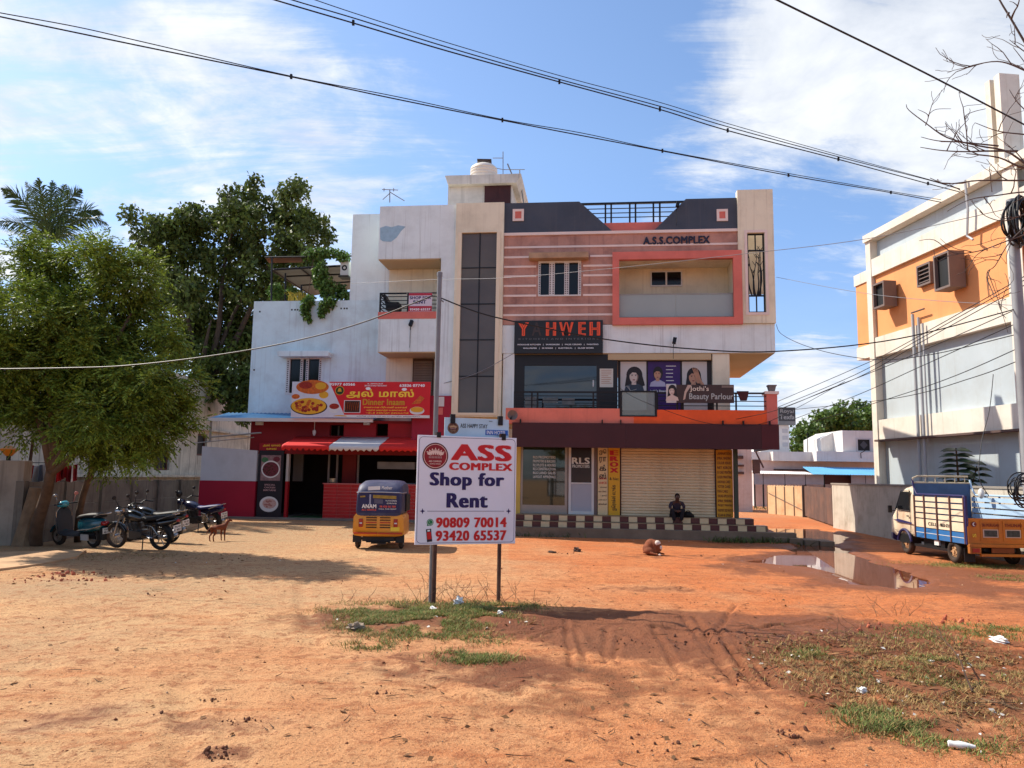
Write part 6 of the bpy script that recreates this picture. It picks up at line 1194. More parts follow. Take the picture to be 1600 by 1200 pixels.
Pf = Frame(0, v0.y+.1, 0); q = Pf.rect(-60, 719, 33, 856); b = MB(); b.box(q[0], q[1], 0, .32, -.3, q[3]); pil = b.build('gate_pillar', mat('pillar_render', (164, 150, 134), .9, var=.1, vs=1, bump=.2, grime=((110, 98, 86), .6), streak=.5), bevel=.01); Pf.place(pil); tag(pil, 'rendered grey gate pillar carrying the orange lamp', 'pillar')
pa = Pf.at(13, 719, .16); lamp = thing('garden_lamp', 'orange bowl shaped lamp on top of the rendered gate pillar', 'lamp', Pf.w(pa[0], .16, q[3]+.0)); b = MB(); b.lathe([(.05, 0), (.05, .1), (.03, .12)], 10); b.build('base', mat('lamp_base', (60, 50, 44), .8), lamp); b = MB(); b.lathe([(.03, .1), (.08, .12), (.2, .26), (.21, .28), (.05, .36), (.01, .37)], 8); b.build('lamp_shade', mat('lamp_orange', (212, 130, 36), .5, var=.1), lamp)
e0, e1 = at(310, 592, 35), at(390, 607, 40.5); ye = math.atan2(e1.y-e0.y, e1.x-e0.x); Ef = Frame(e0.x, e0.y, ye); old = Ef.place(thing('old_house', 'old off white house with rain streaked walls behind the boundary wall', 'house'))
om = mat('streaked_white', (206, 198, 184), .9, var=.06, vs=.5, grime=((96, 88, 80), .6), streak=.85)
b = MB(); b.wall(-20, 8, 0, e0.z, 0, .3, [(-3.2, -2.0, 1.9, 3.0), (-7.5, -6.3, 1.9, 3.1), (.3, 1.2, 2.6, 3.6)]); b.box(-20, 8, .31, 9, e0.z-.4, e0.z-.2); b.box(7.7, 8, .31, 9, 0, e0.z-.01); b.build('wall', om, old)
b = MB(); b.box(-20, 8, -.5, -.002, 1.62, 1.72); b.box(-20, 8, -.3, -.002, 3.75, 3.83); b.build('ledge', om, old)
for a, c, z0_, z1_ in ((-3.2, -2.0, 1.9, 3.0), (-7.5, -6.3, 1.9, 3.1), (.3, 1.2, 2.6, 3.6)):
    b = MB(); b.wall(a, c, z0_, z1_, .1, .2, [(a+.08, c-.08, z0_+.08, z1_-.08)]); wf = b.build('window', mat('brown_window', (96, 60, 50), .7), old); b = MB(); b.box(a+.08, c-.08, .14, .16, z0_+.08, z1_-.08); b.build('pane', dark_in, wf)
pk = at(-10, 690, 26); b = MB(); b.box(pk.x-3, at(21, 690, 26).x, 26, 30, 0, at(10, 650, 26).z); tag(b.build('pink_house', mat('faded_pink', (196, 160, 142), .9, var=.06)), 'corner of a faded pink house behind the rendered gate pillar', 'house')
def clothes(px0, px1, cols, Y, lab):
    p, q = at(px0, 724, Y), at(px1, 724, Y); bz = at((px0+px1)/2, 750, Y).z; b = MB(); n = 26; V = []; F = []; mi = []
    for j in range(n+1):
        f = j/n; x = p.x+(q.x-p.x)*f; yy = Y+.06*math.sin(f*22)
        V += [(x, yy, p.z-.06*math.sin(PI*f)), (x+.03*math.sin(9*f), yy+.03*math.sin(f*31), bz+.06*math.sin(f*7))]
    for j in range(n): b.add([V[2*j], V[2*j+2], V[2*j+3], V[2*j+1]], [(0, 1, 2, 3)], int(j/n*len(cols)))
    o = b.build('laundry', cols); s = o.modifiers.new('t', 'SOLIDIFY'); s.thickness = .01; tag(o, lab, 'laundry')
cw_ = mat('cloth_white', (216, 210, 210), .9, var=.06); cr_ = mat('cloth_red', (178, 30, 38), .9, var=.1); cp_ = mat('cloth_maroon', (120, 24, 34), .9, var=.1); cg_ = mat('cloth_slate', (90, 96, 110), .9)
clothes(40, 72, [cw_, cr_, cr_, cw_, cg_, cw_], 20.6, 'white and red striped cloth on a line beside the stake'); clothes(79, 96, [cw_, cw_, cr_], 20.4, 'white cloth on the line between the leaning trunk and the maroon cloth'); clothes(96.5, 121, [cp_, cr_, cp_, cw_, cp_], 20.4, 'maroon red cloth on the line next to the plain white cloth')
b = MB(); p, q = at(36, 723, 20.7), at(136, 723, 20.4); b.tube([p, q], .01, 5); tag(b.build('clothes_line', black_m), 'clothes line above the boundary wall behind the leaning tree', 'rope')
b = MB(); p = at(42, 700, 20.7); b.tube([(p.x, p.y, 0), (p.x+.15, p.y, at(46, 688, 20.7).z)], .04, 6); tag(b.build('stake', mat('stake_wood', (84, 60, 44))), 'stake holding the end of the clothes line behind the leaning tree', 'stake')
# ================================================================ TREES
def noise_dirs(n):
    d = RNG.normal(size=(n, 3)); return d/np.linalg.norm(d, axis=1, keepdims=True)
def leaf_quads(P, D, L, W, droop=0):
    """diamond leaves: base P, direction D, length L, half width W"""
    n = len(P); S_ = np.cross(D, noise_dirs(n)); S_ /= np.linalg.norm(S_, axis=1, keepdims=True)+1e-9
    L = np.broadcast_to(L, n)[:, None]; W = np.broadcast_to(W, n)[:, None]
    V = np.stack([P, P+D*L*.45+S_*W, P+D*L-np.array([0, 0, 1])*L*droop, P+D*L*.45-S_*W], 1).reshape(-1, 3)
    return V, 4*np.arange(n)[:, None]+np.arange(4)[None]
def clumps_from(bl, Y, dy, per, squash=.8):
    """clump centres spread through the volume of round masses given as (px, py, radius px)"""
    out = []; rad = []
    for px, py, r in bl:
        c = at(px, py, Y+RNG.uniform(-dy, dy)*.5); rm = r/1200*Y; n = max(3, int(per*(rm**2)))
        d = noise_dirs(n); q = RNG.random(n)**.45; out.append(np.array(c)[None]+d*q[:, None]*rm*np.array([1, 1, squash])); rad.append(np.repeat(np.array(c)[None], n, 0))
    return np.concatenate(out), np.concatenate(rad)
def pinnate(C, O, per, L, nl, ll, lw, droop, spreadr):
    n = len(C)*per; c = np.repeat(C, per, 0); o = np.repeat(O, per, 0); d = c-o; d /= np.linalg.norm(d, axis=1, keepdims=True)+1e-6
    d = d*.7+noise_dirs(n)*.8; d[:, 2] -= .1; d /= np.linalg.norm(d, axis=1, keepdims=True); p0 = c+noise_dirs(n)*spreadr*RNG.random((n, 1)); Ls = L*RNG.uniform(.6, 1.2, (n, 1))
    side = np.cross(d, np.array([0, 0, 1.])); side /= np.linalg.norm(side, axis=1, keepdims=True)+1e-6; Ps = []; Ds = []
    for k in range(nl):
        t = (k+1)/nl; pos = p0+d*Ls*t-np.array([0, 0, 1])*(droop*Ls*t*t); dl = d*(.45+.5*t)+side*((1 if k % 2 else -1)*(1-.55*t))-np.array([0, 0, 1])*(.15+.2*t); dl /= np.linalg.norm(dl, axis=1, keepdims=True); Ps.append(pos); Ds.append(dl)
    P = np.concatenate(Ps); D = np.concatenate(Ds); return leaf_quads(P, D, ll*RNG.uniform(.7, 1.25, len(P)), lw)
def limbs(b, base, top, r, depth, rnd, targets=None):
    pass
def trunk_mesh(name, paths, m, parent):
    b = MB()
    for pts, r0, r1 in paths: b.tube(pts, [r0+(r1-r0)*i/(len(pts)-1) for i in range(len(pts))], 9)
    return b.build(name, m, parent, smooth=True)
def curve(p, q, n, bend=.1, rnd=random):
    p, q = Vector(p), Vector(q); l = (q-p).length; o = [Vector((rnd.uniform(-1, 1), rnd.uniform(-1, 1), rnd.uniform(-.5, .5)))*bend*l for _ in range(2)]
    return [p.lerp(q, i/n)+o[0]*math.sin(PI*i/n)*.6+o[1]*math.sin(2*PI*i/n)*.3 for i in range(n+1)]
bark = mat('bark_grey_brown', (94, 74, 58), .95, var=.25, vs=5, bump=.8, bs=25); bark_l = mat('bark_pale_stub', (128, 104, 80), .95, var=.2, vs=5, bump=.8, bs=25)
# the feathery tree over the scooters
nbl = [(50, 422, 46), (135, 420, 44), (205, 445, 48), (55, 500, 80), (150, 500, 84), (228, 505, 48), (60, 590, 76), (165, 595, 84), (236, 590, 48), (264, 630, 30), (8, 560, 55), (10, 440, 46), (120, 640, 54), (190, 665, 50), (232, 665, 40), (-40, 500, 76), (30, 620, 46), (165, 712, 20), (210, 715, 18), (262, 565, 20), (130, 560, 80), (100, 530, 70), (180, 640, 60), (90, 620, 60), (185, 690, 42), (236, 685, 36), (272, 645, 30), (15, 645, 26), (50, 655, 36), (105, 672, 34), (-10, 620, 40), (60, 408, 38), (140, 402, 36), (200, 425, 40), (262, 520, 30), (275, 600, 32)]
tp_ = G(58, 851); neem = thing('feathery_tree', 'leaning feathery leaved tree shading the parked scooter and motorcycles', 'tree', (0, 0, 0))
neem.location = (tp_.x, tp_.y, 0); C_, O_ = clumps_from(nbl, 18.0, 2.2, 50); C_ -= np.array([tp_.x, tp_.y, 0]); O_ -= np.array([tp_.x, tp_.y, 0])
V, F = pinnate(C_, O_, 19, .4, 11, .095, .0185, .14, .2)
leaf_n = mat('neem_leaf', (104, 122, 42), .55, var=.35, vs=1.1, island=.5, trans=.3, spec=.3)
arrmesh('crown', V, F, leaf_n, neem)
L0 = lambda px, py, Y: at(px, py, Y)-Vector((tp_.x, tp_.y, 0))
rk = random.Random(4); fork = L0(80, 735, 17.6); paths = [(curve((0, 0, -.2), fork, 7, .04, rk), .16, .11)]
for tgt in ((60, 560, 17.5), (150, 560, 18.2), (100, 460, 18), (210, 480, 18), (20, 480, 18)): paths.append((curve(fork, L0(*tgt), 6, .08, rk), .1, .025))
f2 = L0(205, 590, 18.3); paths.append((curve(fork+Vector((0, 0, -.05)), L0(140, 690, 17.8), 5, .06, rk), .1, .07)); paths.append((curve(L0(140, 690, 17.8), f2, 5, .08, rk), .07, .03)); paths.append((curve((.5, .9, .0), L0(150, 720, 18.6), 5, .1, rk), .09, .07)); 
trunk_mesh('trunk', paths, bark, neem)
st_ = G(33, 853); b = MB(); t0_ = at(58, 762, st_.y); b.tube([(st_.x, st_.y, -.1), Vector((st_.x, st_.y, 0)).lerp(t0_, .4), Vector((st_.x, st_.y, 0)).lerp(t0_, .75)+Vector((.03, 0, 0)), t0_], [.24, .19, .2, .17], 10); o = b.build('tree_stump', bark_l, smooth='auto'); tag(o, 'thick pale sawn off tree stump leaning beside the feathery tree', 'stump')
# broad leaved tree behind the house
def leafy(name, label, bl, Y, dy, per, leaves, ll, lw, m, base, limbs_, bark_m, r0=.3, sp=.55, group=None, down=.3):
    t = thing(name, label, 'tree', base, 0, group); C_, O_ = clumps_from(bl, Y, dy, per, .9); n = len(C_)*leaves
    P = np.repeat(C_, leaves, 0)+noise_dirs(n)*(RNG.random((n, 1))**.6)*sp; D = noise_dirs(n); D[:, 2] -= down; D /= np.linalg.norm(D, axis=1, keepdims=True)
    V, F = leaf_quads(P-np.array(base), D, ll*RNG.uniform(.7, 1.3, n), lw*RNG.uniform(.8, 1.2, n), .1); arrmesh('crown', V, F, m, t)
    rk = random.Random(len(bl)); b0 = Vector((0, 0, -.3)); fk = limbs_[0]-Vector(base); ps = [(curve(b0, fk, 6, .03, rk), r0, r0*.75)]
    for l in limbs_[1:]: ps.append((curve(fk, l-Vector(base), 6, .1, rk), r0*.5, r0*.1))
    for c in C_[::max(1, len(C_)//60)]:
        l = min(limbs_[1:], key=lambda q: (q-Vector(base)-Vector(c)).length)-Vector(base); ps.append((curve(l, Vector(c), 3, .08, rk), r0*.12, r0*.03))
    trunk_mesh('trunk', ps, bark_m, t); return t
Yb = 37; bt = at(310, 735, Yb); bt.z = 0
leaf_b = mat('broad_leaf', (80, 94, 42), .55, var=.35, vs=.7, island=.5, trans=.28, spec=.3)
leafy('broad_leaved_tree', 'large dark broad leaved tree rising behind the pale blue house wall', [(385, 310, 30), (345, 335, 40), (300, 355, 34), (300, 330, 16), (370, 350, 42), (455, 305, 28), (440, 340, 42), (485, 350, 36), (395, 390, 50), (250, 350, 28), (215, 345, 20), (232, 372, 30), (280, 390, 42), (330, 400, 44), (460, 395, 46), (505, 365, 22), (410, 440, 50), (340, 460, 54), (280, 450, 44), (240, 410, 34), (360, 520, 46), (310, 510, 44), (385, 500, 36), (440, 470, 40), (350, 575, 46), (300, 560, 44), (385, 570, 26), (500, 410, 20), (395, 540, 30), (385, 640, 24), (400, 585, 34), (375, 620, 34), (330, 610, 36), (395, 285, 12), (470, 288, 12), (250, 470, 36)],
      Yb, 3.6, 13, 66, .26, .072, leaf_b, bt, [at(315, 610, Yb)]+[at(px, py, Yb+d) for px, py, d in ((300, 380, .5), (370, 340, -.5), (445, 340, .5), (400, 430, 0), (260, 420, 1), (470, 400, 0), (330, 500, -1), (300, 540, 0))], mat('bark_dark', (74, 62, 54), .95, var=.2, vs=4), .34, .52)
# coconut palm
pc = at(76, 382, 31); pb = Vector((pc.x-.6, pc.y, 0)); palm = thing('coconut_palm', 'coconut palm whose fronds rise behind the feathery tree', 'palm', pb)
trunk_mesh('trunk', [([Vector((0, 0, -.3)), Vector((.1, 0, 3)), Vector((.3, 0, 7)), pc-pb], .2, .13)], mat('palm_bark', (120, 106, 90), .9, var=.2, vs=4), palm)
leaf_p = mat('palm_leaf', (58, 76, 36), .5, var=0, island=.35, trans=.25)
def frond(tip, sag, mid_up):
    tip = tip-pb; c = pc-pb; m_ = (c+tip)/2+Vector((0, 0, mid_up)); n = 26; pts = []
    for i in range(n+1): t = i/n; pts.append(c*(1-t)**2+m_*2*t*(1-t)+tip*t*t)
    b = MB(); b.tube(pts, [.035-.028*i/n for i in range(n+1)], 5)
    for i in range(3, n+1):
        d = (pts[i]-pts[i-1]).normalized(); s = d.cross(Vector((0, 1, .25))).normalized(); L = .95*math.sin(PI*min(1, .16+i/n*.84))*.7+.08
        for sg2 in (-1, 1):
            for jj in (0, .33, .66):
                base = pts[i-1].lerp(pts[i], jj); tipv = base+(s*sg2*.55+d*.85+Vector((random.gauss(0, .1), random.gauss(0, .25), -.42+random.gauss(0, .1)))).normalized()*L; w_ = d*.022; midp = base.lerp(tipv, .5)+Vector((0, 0, .06*L)); b.add([base-w_, base+w_, midp+w_*1.2, tipv, midp-w_*1.2], [(0, 1, 2, 4), (4, 2, 3)])
    b.build('frond', leaf_p, palm)
for px, py, dy_, up in ((2, 294, -1, 1.0), (-14, 350, .5, .9), (40, 284, 1.5, .4), (60, 278, -1.2, .2), (128, 296, -.6, 1.0), (82, 282, .4, .15), (102, 288, .8, .5), (170, 352, -.8, 1.3), (162, 336, .8, 1.4), (140, 392, -1.5, 1.1), (20, 405, -1, .9)): frond(at(px, py, 31+dy_), 0, up)
# trees beyond the lane
leaf_r = mat('lane_leaf', (84, 108, 46), .5, var=.25, vs=.6, island=.45, trans=.25)
for i, (bl, lab) in enumerate((([(1256, 682, 22), (1246, 700, 16), (1268, 668, 16), (1264, 698, 20)], 'smaller round green tree next to the stair tower beyond the lane'), ([(1300, 662, 26), (1280, 672, 20), (1318, 650, 18), (1330, 668, 26), (1296, 690, 24), (1290, 652, 12)], 'broad green tree behind the white roof room beyond the lane'), ([(1352, 648, 18), (1372, 652, 26), (1350, 668, 22), (1360, 690, 20), (1344, 636, 8)], 'green tree half hidden by the grey panelled building beyond the lane'))):
    Yr = 74+3*i; b0 = at(bl[0][0], 752, Yr); b0.z = 0; leafy('lane_tree', lab, bl, Yr, 3, 9, 44, .42, .14, leaf_r, b0, [at(bl[0][0], 710, Yr)]+[at(px, py, Yr) for px, py, r in bl[:4]], mat('bark_dark', (74, 62, 54)), .25, .8, 'trees beyond the lane')
# trees across the road behind the camera: seen only as reflections in the glass fronts
for i, (x, y, hgt, rr_) in enumerate(((-16, -14, 7, 3.2), (-4, -20, 8.5, 3.8), (9, -18, 7.5, 3.4), (20, -24, 9, 4))):
    t = thing('street_tree', ('small', 'tall', 'round', 'wide')[i]+' green tree across the road, mirrored in the shop glass', 'tree', (x, y, 0), 0, 'trees across the road')
    n = 2600; d = noise_dirs(n)*(RNG.random((n, 1))**.5)*np.array([rr_, rr_, rr_*.75])+np.array([0, 0, hgt*.68]); D = noise_dirs(n); V, F = leaf_quads(d, D, .5, .17); arrmesh('crown', V, F, leaf_r, t); trunk_mesh('trunk', [([Vector((0, 0, -.3)), Vector((.1, 0, hgt*.4)), Vector((.1, 0, hgt*.75))], .2, .1)], mat('bark_dark', (74, 62, 54)), t)
# terrace pergola and creeper
pg = B.place(thing('terrace_shelter', 'dark sloping tin shelter with a steel frame on the terrace above the blue wall', 'shelter'))
def sl(name, fn, m): b = MB(); fn(b); return b.build(name, m, pg)
T = lambda px, py, v: (lambda q: Vector((q[0], v, q[1])))(B.at(px, py, v))
ra, rb2, rc, rd = T(425, 421, 2.2), T(545, 414, 2.2), T(556, 470, 6.5), T(468, 470, 6.5)
rc = T(560, 450, 6.6); rd = T(490, 462, 6.6)
sl('tin_sheet', lambda b: b.add([ra, rb2, rc, rd]+[p+Vector((0, 0, .03)) for p in (ra, rb2, rc, rd)], [(0, 1, 2, 3), (7, 6, 5, 4), (0, 4, 5, 1), (1, 5, 6, 2), (2, 6, 7, 3), (3, 7, 4, 0)]), mat('old_tin', (120, 116, 112), .6, var=.15, vs=1, metal=.2))
sl('top_sheet', lambda b: b.add([T(414, 403, 2.1), T(480, 402, 2.1), T(482, 410, 3.2), T(420, 411, 3.2)], [(0, 1, 2, 3)]), mat('rust_sheet', (120, 70, 40), .8, var=.2, vs=2))
explode(sl('frame', lambda b: [b.tube([T(*p), T(*q)], .035, 6) for p, q in (((414, 402, 2), (550, 400, 2)), ((424, 422, 2.15), (546, 415, 2.15)), ((425, 402, 2), (424, 470, 2)), ((446, 427, 2.4), (446, 470, 2.4)), ((471, 445, 3), (471, 470, 3)), ((424, 422, 2.15), (494, 466, 6.5)), ((468, 418, 2.15), (520, 460, 6.5)), ((448, 432, 3), (548, 428, 3)), ((470, 446, 4), (552, 440, 4)))], black_m), 'bar')
cr = B.place(thing('creeper', 'leafy green creeper climbing the terrace shelter and hanging over the wall', 'creeper')); P = []
for px, py, rx_, ry_, v, n in ((505, 395, 34, 9, 1.9, 700), (535, 400, 14, 8, 1.8, 250), (500, 430, 13, 26, 1.7, 900), (512, 450, 14, 20, 1.6, 800), (490, 400, 24, 14, 2.2, 400), (478, 482, 7, 18, 1.22, 420), (484, 470, 9, 10, 1.3, 350), (508, 478, 9, 12, 1.22, 420), (503, 488, 5, 10, 1.2, 160), (482, 496, 3, 9, 1.2, 90), (520, 472, 7, 9, 1.25, 220), (430, 455, 14, 16, 2.6, 500), (532, 455, 10, 14, 1.9, 350), (540, 462, 8, 8, 1.5, 200), (456, 458, 12, 12, 2.5, 300)):
    c = T(px, py, v); k = v/1200; a = noise_dirs(n)*(RNG.random((n, 1))**.4); P.append(np.array(c)[None]+a*np.array([rx_*.0228, .25, ry_*.0228]))
P = np.concatenate(P); D = noise_dirs(len(P)); D[:, 2] -= .4; D /= np.linalg.norm(D, axis=1, keepdims=True); V, F = leaf_quads(P, D, .13*RNG.uniform(.7, 1.2, len(P)), .042, .15); arrmesh('foliage', V, F, mat('creeper_leaf', (84, 112, 48), .5, var=0, island=.5, trans=.25), cr)
b = MB(); [b.tube([T(*p), T(*q)], .012, 5) for p, q in (((500, 402, 1.8), (510, 468, 1.5)), ((490, 404, 1.9), (480, 468, 1.4)), ((480, 468, 1.22), (480, 500, 1.22)), ((508, 466, 1.22), (505, 494, 1.22)))]; b.build('stem', bark, cr)
yp = B.place(thing('terrace_plant', 'yellowish grassy plant along the terrace edge beside the creeper', 'plant')); P = []; b = MB()
for k in range(46): p = T(random.uniform(450, 480), 470, random.uniform(1.6, 2)); d = Vector((random.gauss(0, .25), random.gauss(0, .2), 1)).normalized()*random.uniform(.2, .5); w_ = Vector((.02, 0, 0)); b.add([p-w_, p+w_, p+d*.6+w_, p+d+Vector((d.x, 0, -.05)), p+d*.6-w_], [(0, 1, 2, 4), (4, 2, 3)])
b.build('foliage', mat('yellow_leaf', (170, 150, 56), .6, var=0, island=.3, trans=.3), yp); b = MB(); p = T(450, 470, 1.75); q = T(480, 470, 1.75); b.box(p.x, q.x, 1.6, 2.0, zw1-.5, zw1-.04); b.build('planter', mat('terracotta', (140, 80, 56), .9), yp)
acu = B.rect(533, 408, 546, 431, 2.0); ac = B.place(thing('wall_unit', 'pale cooling unit fixed beside the creeper on the terrace wall', 'air conditioner')); b = MB(); b.box(acu[0], acu[1], 1.9, 2.3, acu[2], acu[3]); b.build('case', white_pvc, ac, bevel=.01); b = MB(); b.ring((acu[0]+acu[1])/2, (acu[2]+acu[3])/2, .05, .11, 1.895); b.box(acu[0]-.05, acu[1]+.02, 1.85, 2.35, acu[2]-.07, acu[2]-.02); b.build('fan_grille', black_m, ac)
# broad leaved shrub behind the truck
sp_ = Vector((at(1497, 760, 22).x, 22, 0)); shr = thing('large_leaf_shrub', 'tall shrub with tiers of large drooping leaves behind the blue truck cage', 'shrub', sp_)
lfm = mat('shrub_leaf', (46, 62, 40), .4, var=.15, vs=8, trans=.15, spec=.5)
topz = at(1490, 700, 22).z; b = MB(); b.tube([(0, 0, -.1), (.03, 0, 1.4), (0, 0, topz)], [.05, .04, .02], 7); x2 = at(1529, 720, 22).x-sp_.x; b.tube([(.03, 0, .6), (x2*.6, .1, 1.5), (x2, .1, at(1529, 728, 22).z)], [.035, .03, .015], 6); b.build('stem', bark, shr)
def bigleaf(base, d, L, W, droop):
    d = Vector(d).normalized(); s = d.cross(Vector((0, 0, 1))).normalized(); n = 7; V = []; F = []
    for i in range(n+1):
        t = i/n; c = Vector(base)+d*L*t+Vector((0, 0, .32*L*t-droop*L*t*t)); wd = W*1.25*math.sin(PI*min(1, .06+.94*t**.8))
        V += [c-s*wd-Vector((0, 0, .75*wd)), c, c+s*wd-Vector((0, 0, .75*wd))]
    for i in range(n): F += [(3*i, 3*i+3, 3*i+4, 3*i+1), (3*i+1, 3*i+4, 3*i+5, 3*i+2)]
    b = MB(); b.add(V, F); b.build('leaf', lfm, shr, smooth=True)
for k in range(8):
    z = topz-.02-.155*k
    for j in range(4): a = j*PI/2+.35*(k % 2)+(.25 if j % 2 else 0); bigleaf((.015*math.cos(a), .015*math.sin(a), z), (math.cos(a), math.sin(a)*.8, .1), .46+.02*k, .105, .62)
for k in range(4):
    z = at(1529, 722, 22).z-.17*k
    for j in range(3): a = j*2.1+.7*k+.4; bigleaf((x2, .1, z), (math.cos(a), math.sin(a), .15), .42, .1, .7)
# ================================================================ UTILITY POLE, BARE TREE, CABLES
YP = 12.0; ptop = at(1577, 312, YP); up_ = Vector((ptop.x+.03, YP, 0)); b = MB(); b.tube([(0, 0, -.3), (0, 0, ptop.z)], [.1, .075], 14); o = b.build('utility_pole', mat('pole_grey', (140, 142, 144), .6, var=.12, vs=3, metal=.2), smooth='auto'); o.location = up_; tag(o, 'round grey utility pole with a black cable coil at its top', 'pole')
def coil(name, c, r, n, label, tilt, th=.012, asp=1.25, mess=.06):
    b = MB(); rk = random.Random(n)
    for k in range(n):
        rr_ = r*rk.uniform(1-mess*3, 1+mess*2); ox = Vector((rk.gauss(0, mess*r), rk.gauss(0, .04), rk.gauss(0, mess*r))); M = Euler((rk.gauss(0, .2), rk.gauss(0, .3), tilt+rk.gauss(0, .3))).to_matrix()
        b.tube([Vector(c)+ox+M @ Vector((rr_*math.cos(a)*.8, 0, rr_*math.sin(a)*asp)) for a in np.linspace(0, 2*PI, 25)], th, 5)
    return tag(b.build(name, mat('cable_black', (22, 22, 24), .5, var=0), smooth=True), label, 'cable coil')
cc_ = at(1590, 345, YP-.15); coil('cable_coil', (cc_.x+.02, cc_.y, cc_.z), .34, 12, 'black coil of cable hung on the top of the utility pole', .5, .016, 1.1)
cc2 = at(1599, 765, 11.0); coil('cable_coil', cc2, .23, 12, 'loose tangle of black cable hanging low beside the orange tailgate', .2, .009, .8, .16)
cab = mat('cable_black', (22, 22, 24)); cab_g = mat('cable_grey', (120, 120, 124), .4, var=0)
def smooth_path(pts, n=8):
    out = []; P = [pts[0]]+list(pts)+[pts[-1]]
    for i in range(1, len(P)-2):
        for k in range(n):
            t = k/n; a, b_, c, d = P[i-1], P[i], P[i+1], P[i+2]; out.append(.5*((2*b_)+(c-a)*t+(2*a-5*b_+4*c-d)*t*t+(3*b_-a-3*c+d)*t**3))
    return out+[pts[-1]]
def wire(name, px, Y0, Y1, r, label, m=cab, spacers=(), group=None, off=0):
    L = [0]
    for a, c in zip(px[:-1], px[1:]): L.append(L[-1]+math.hypot(c[0]-a[0], c[1]-a[1]))
    iv = [1/Y0+(1/Y1-1/Y0)*l/L[-1] for l in L]; pts = [at(p[0], p[1]+off, 1/i) for p, i in zip(px, iv)]
    b = MB(); b.tube(smooth_path(pts), r, 6); o = b.build(name, m, smooth=True); tag(o, label, 'cable', group)
    for k, s in enumerate(spacers):
        i = min(range(len(px)), key=lambda j: abs(px[j][0]-s)); p = pts[i]; sb = MB(); sb.box(p.x-.014, p.x+.014, p.y-.014, p.y+.014, p.z-.026, p.z+.034); sb.build('spacer', cab, o)
    return o
LA = [(-60, 12), (0, 26), (230, 74), (455, 120), (620, 155), (785, 188), (1035, 236), (1232, 274), (1392, 301), (1470, 316)]
wire('overhead_cable', LA, 8, 15, .0085, 'thicker lower strand of the long overhead cable passing above the broad leaved tree', spacers=(455, 785, 1035, 1232, 1392), group='overhead cables')
wire('overhead_cable', [(-60, 8), (0, 20), (120, 42), (230, 67), (455, 119), (620, 151), (785, 186.5), (910, 208), (1035, 235), (1232, 271), (1392, 299), (1470, 312)], 8, 15, .006, 'thin upper strand of the long overhead cable passing above the broad leaved tree', group='overhead cables')
LB = [(380, -15), (470, 12), (552, 36), (700, 80), (874, 128), (1031, 171), (1137, 204), (1310, 249), (1450, 287), (1500, 300)]
wire('overhead_cable', LB, 8, 14, .0085, 'lowest strand of the overhead cable group crossing the upper middle of the sky', spacers=(552, 874, 1031, 1137, 1310, 1450), group='overhead cables')
wire('overhead_cable', [(410, -15), (470, 4), (552, 28), (700, 74), (874, 124), (1031, 166), (1137, 198), (1310, 245), (1450, 281), (1500, 296)], 8, 14, .007, 'middle strand of the overhead cable group crossing the upper middle of the sky', group='overhead cables')
wire('overhead_cable', [(450, -15), (552, 20), (700, 67), (874, 118), (1031, 160), (1137, 193), (1310, 242), (1450, 280), (1500, 295)], 8, 14, .005, 'thinnest topmost strand of the overhead cable group crossing the sky', group='overhead cables')
wire('overhead_cable', [(1190, -12), (1300, 42), (1400, 91), (1500, 142), (1620, 205)], 8, 10.5, .0115, 'single thick black cable running steeply down to the bare tree', group='overhead cables')
pt_y = POLE_TOP.y
wire('service_cable', [(-40, 577), (100, 575), (200, 571), (330, 556), (450, 535), (560, 506), (676, 462)], 13.5, pt_y, .0105, 'cable running from the steel pole down across the feathery tree', mat('cable_sheen', (60, 58, 60), .45, var=0), group='service cables')  # grey lifted above the other cables to hold the sunlit sheen in colour
wire('service_cable', [(680, 462), (750, 489), (830, 508), (945, 530), (1080, 545), (1212, 549), (1400, 530), (1590, 482)], pt_y, YP, .0105, 'cable sagging from the steel pole to the utility pole across the black sign', group='service cables')
wire('service_cable', [(1213, 507), (1220, 521), (1250, 537), (1300, 552), (1375, 562), (1460, 553), (1590, 522)], 24.6, YP, .0085, 'sagging cable from the white corner of the complex to the utility pole', group='service cables')
wire('service_cable', [(548, 443), (676, 437), (790, 434), (960, 419), (1150, 398), (1355, 373), (1580, 325)], 26, 12, .006, 'thin nearly straight wire across the upper facade to the utility pole', cab_g, group='service cables')
wire('service_cable', [(1213, 433), (1330, 455), (1440, 468), (1600, 478)], 24.8, 14, .007, 'thin wire from the cream fin to the apricot wall', cab_g, group='service cables')
wire('service_cable', [(686, 601), (745, 583), (803, 552)], 26.4, 25.6, .01, 'short thin wire across the tall glass strip', cab_g, group='service cables')
LS_ = [([(1216, 627), (1330, 578), (1400, 545), (1600, 432)], 'highest wire of the bundle fanning from the orange balcony to the utility pole'), ([(1216, 636), (1335, 586), (1440, 528), (1600, 438)], 'second wire of the bundle fanning from the orange balcony'), ([(1216, 640), (1340, 590), (1440, 534), (1600, 446)], 'third wire of the bundle fanning from the orange balcony'), ([(1150, 655), (1216, 640), (1300, 606), (1400, 566), (1600, 478)], 'wire lying along the orange balcony front before rising to the pole'), ([(1240, 655), (1340, 617), (1440, 572), (1600, 500)], 'wire passing over the lane trees to the grey wall'), ([(1240, 668), (1360, 632), (1480, 592), (1600, 540)], 'lowest wire passing over the lane trees'), ([(1240, 640), (1400, 622), (1520, 590), (1600, 560)], 'nearly level wire passing over the lane trees'), ([(960, 600), (1000, 625), (1100, 660), (1180, 664), (1240, 640), (1320, 596)], 'drooping wire below the parlour sign')]
for k, (p, lab) in enumerate(LS_): wire('service_cable', p, 24 if k != 3 and k != 7 else 23.6, 13 if k != 7 else 22, .008, lab, group='service cables')
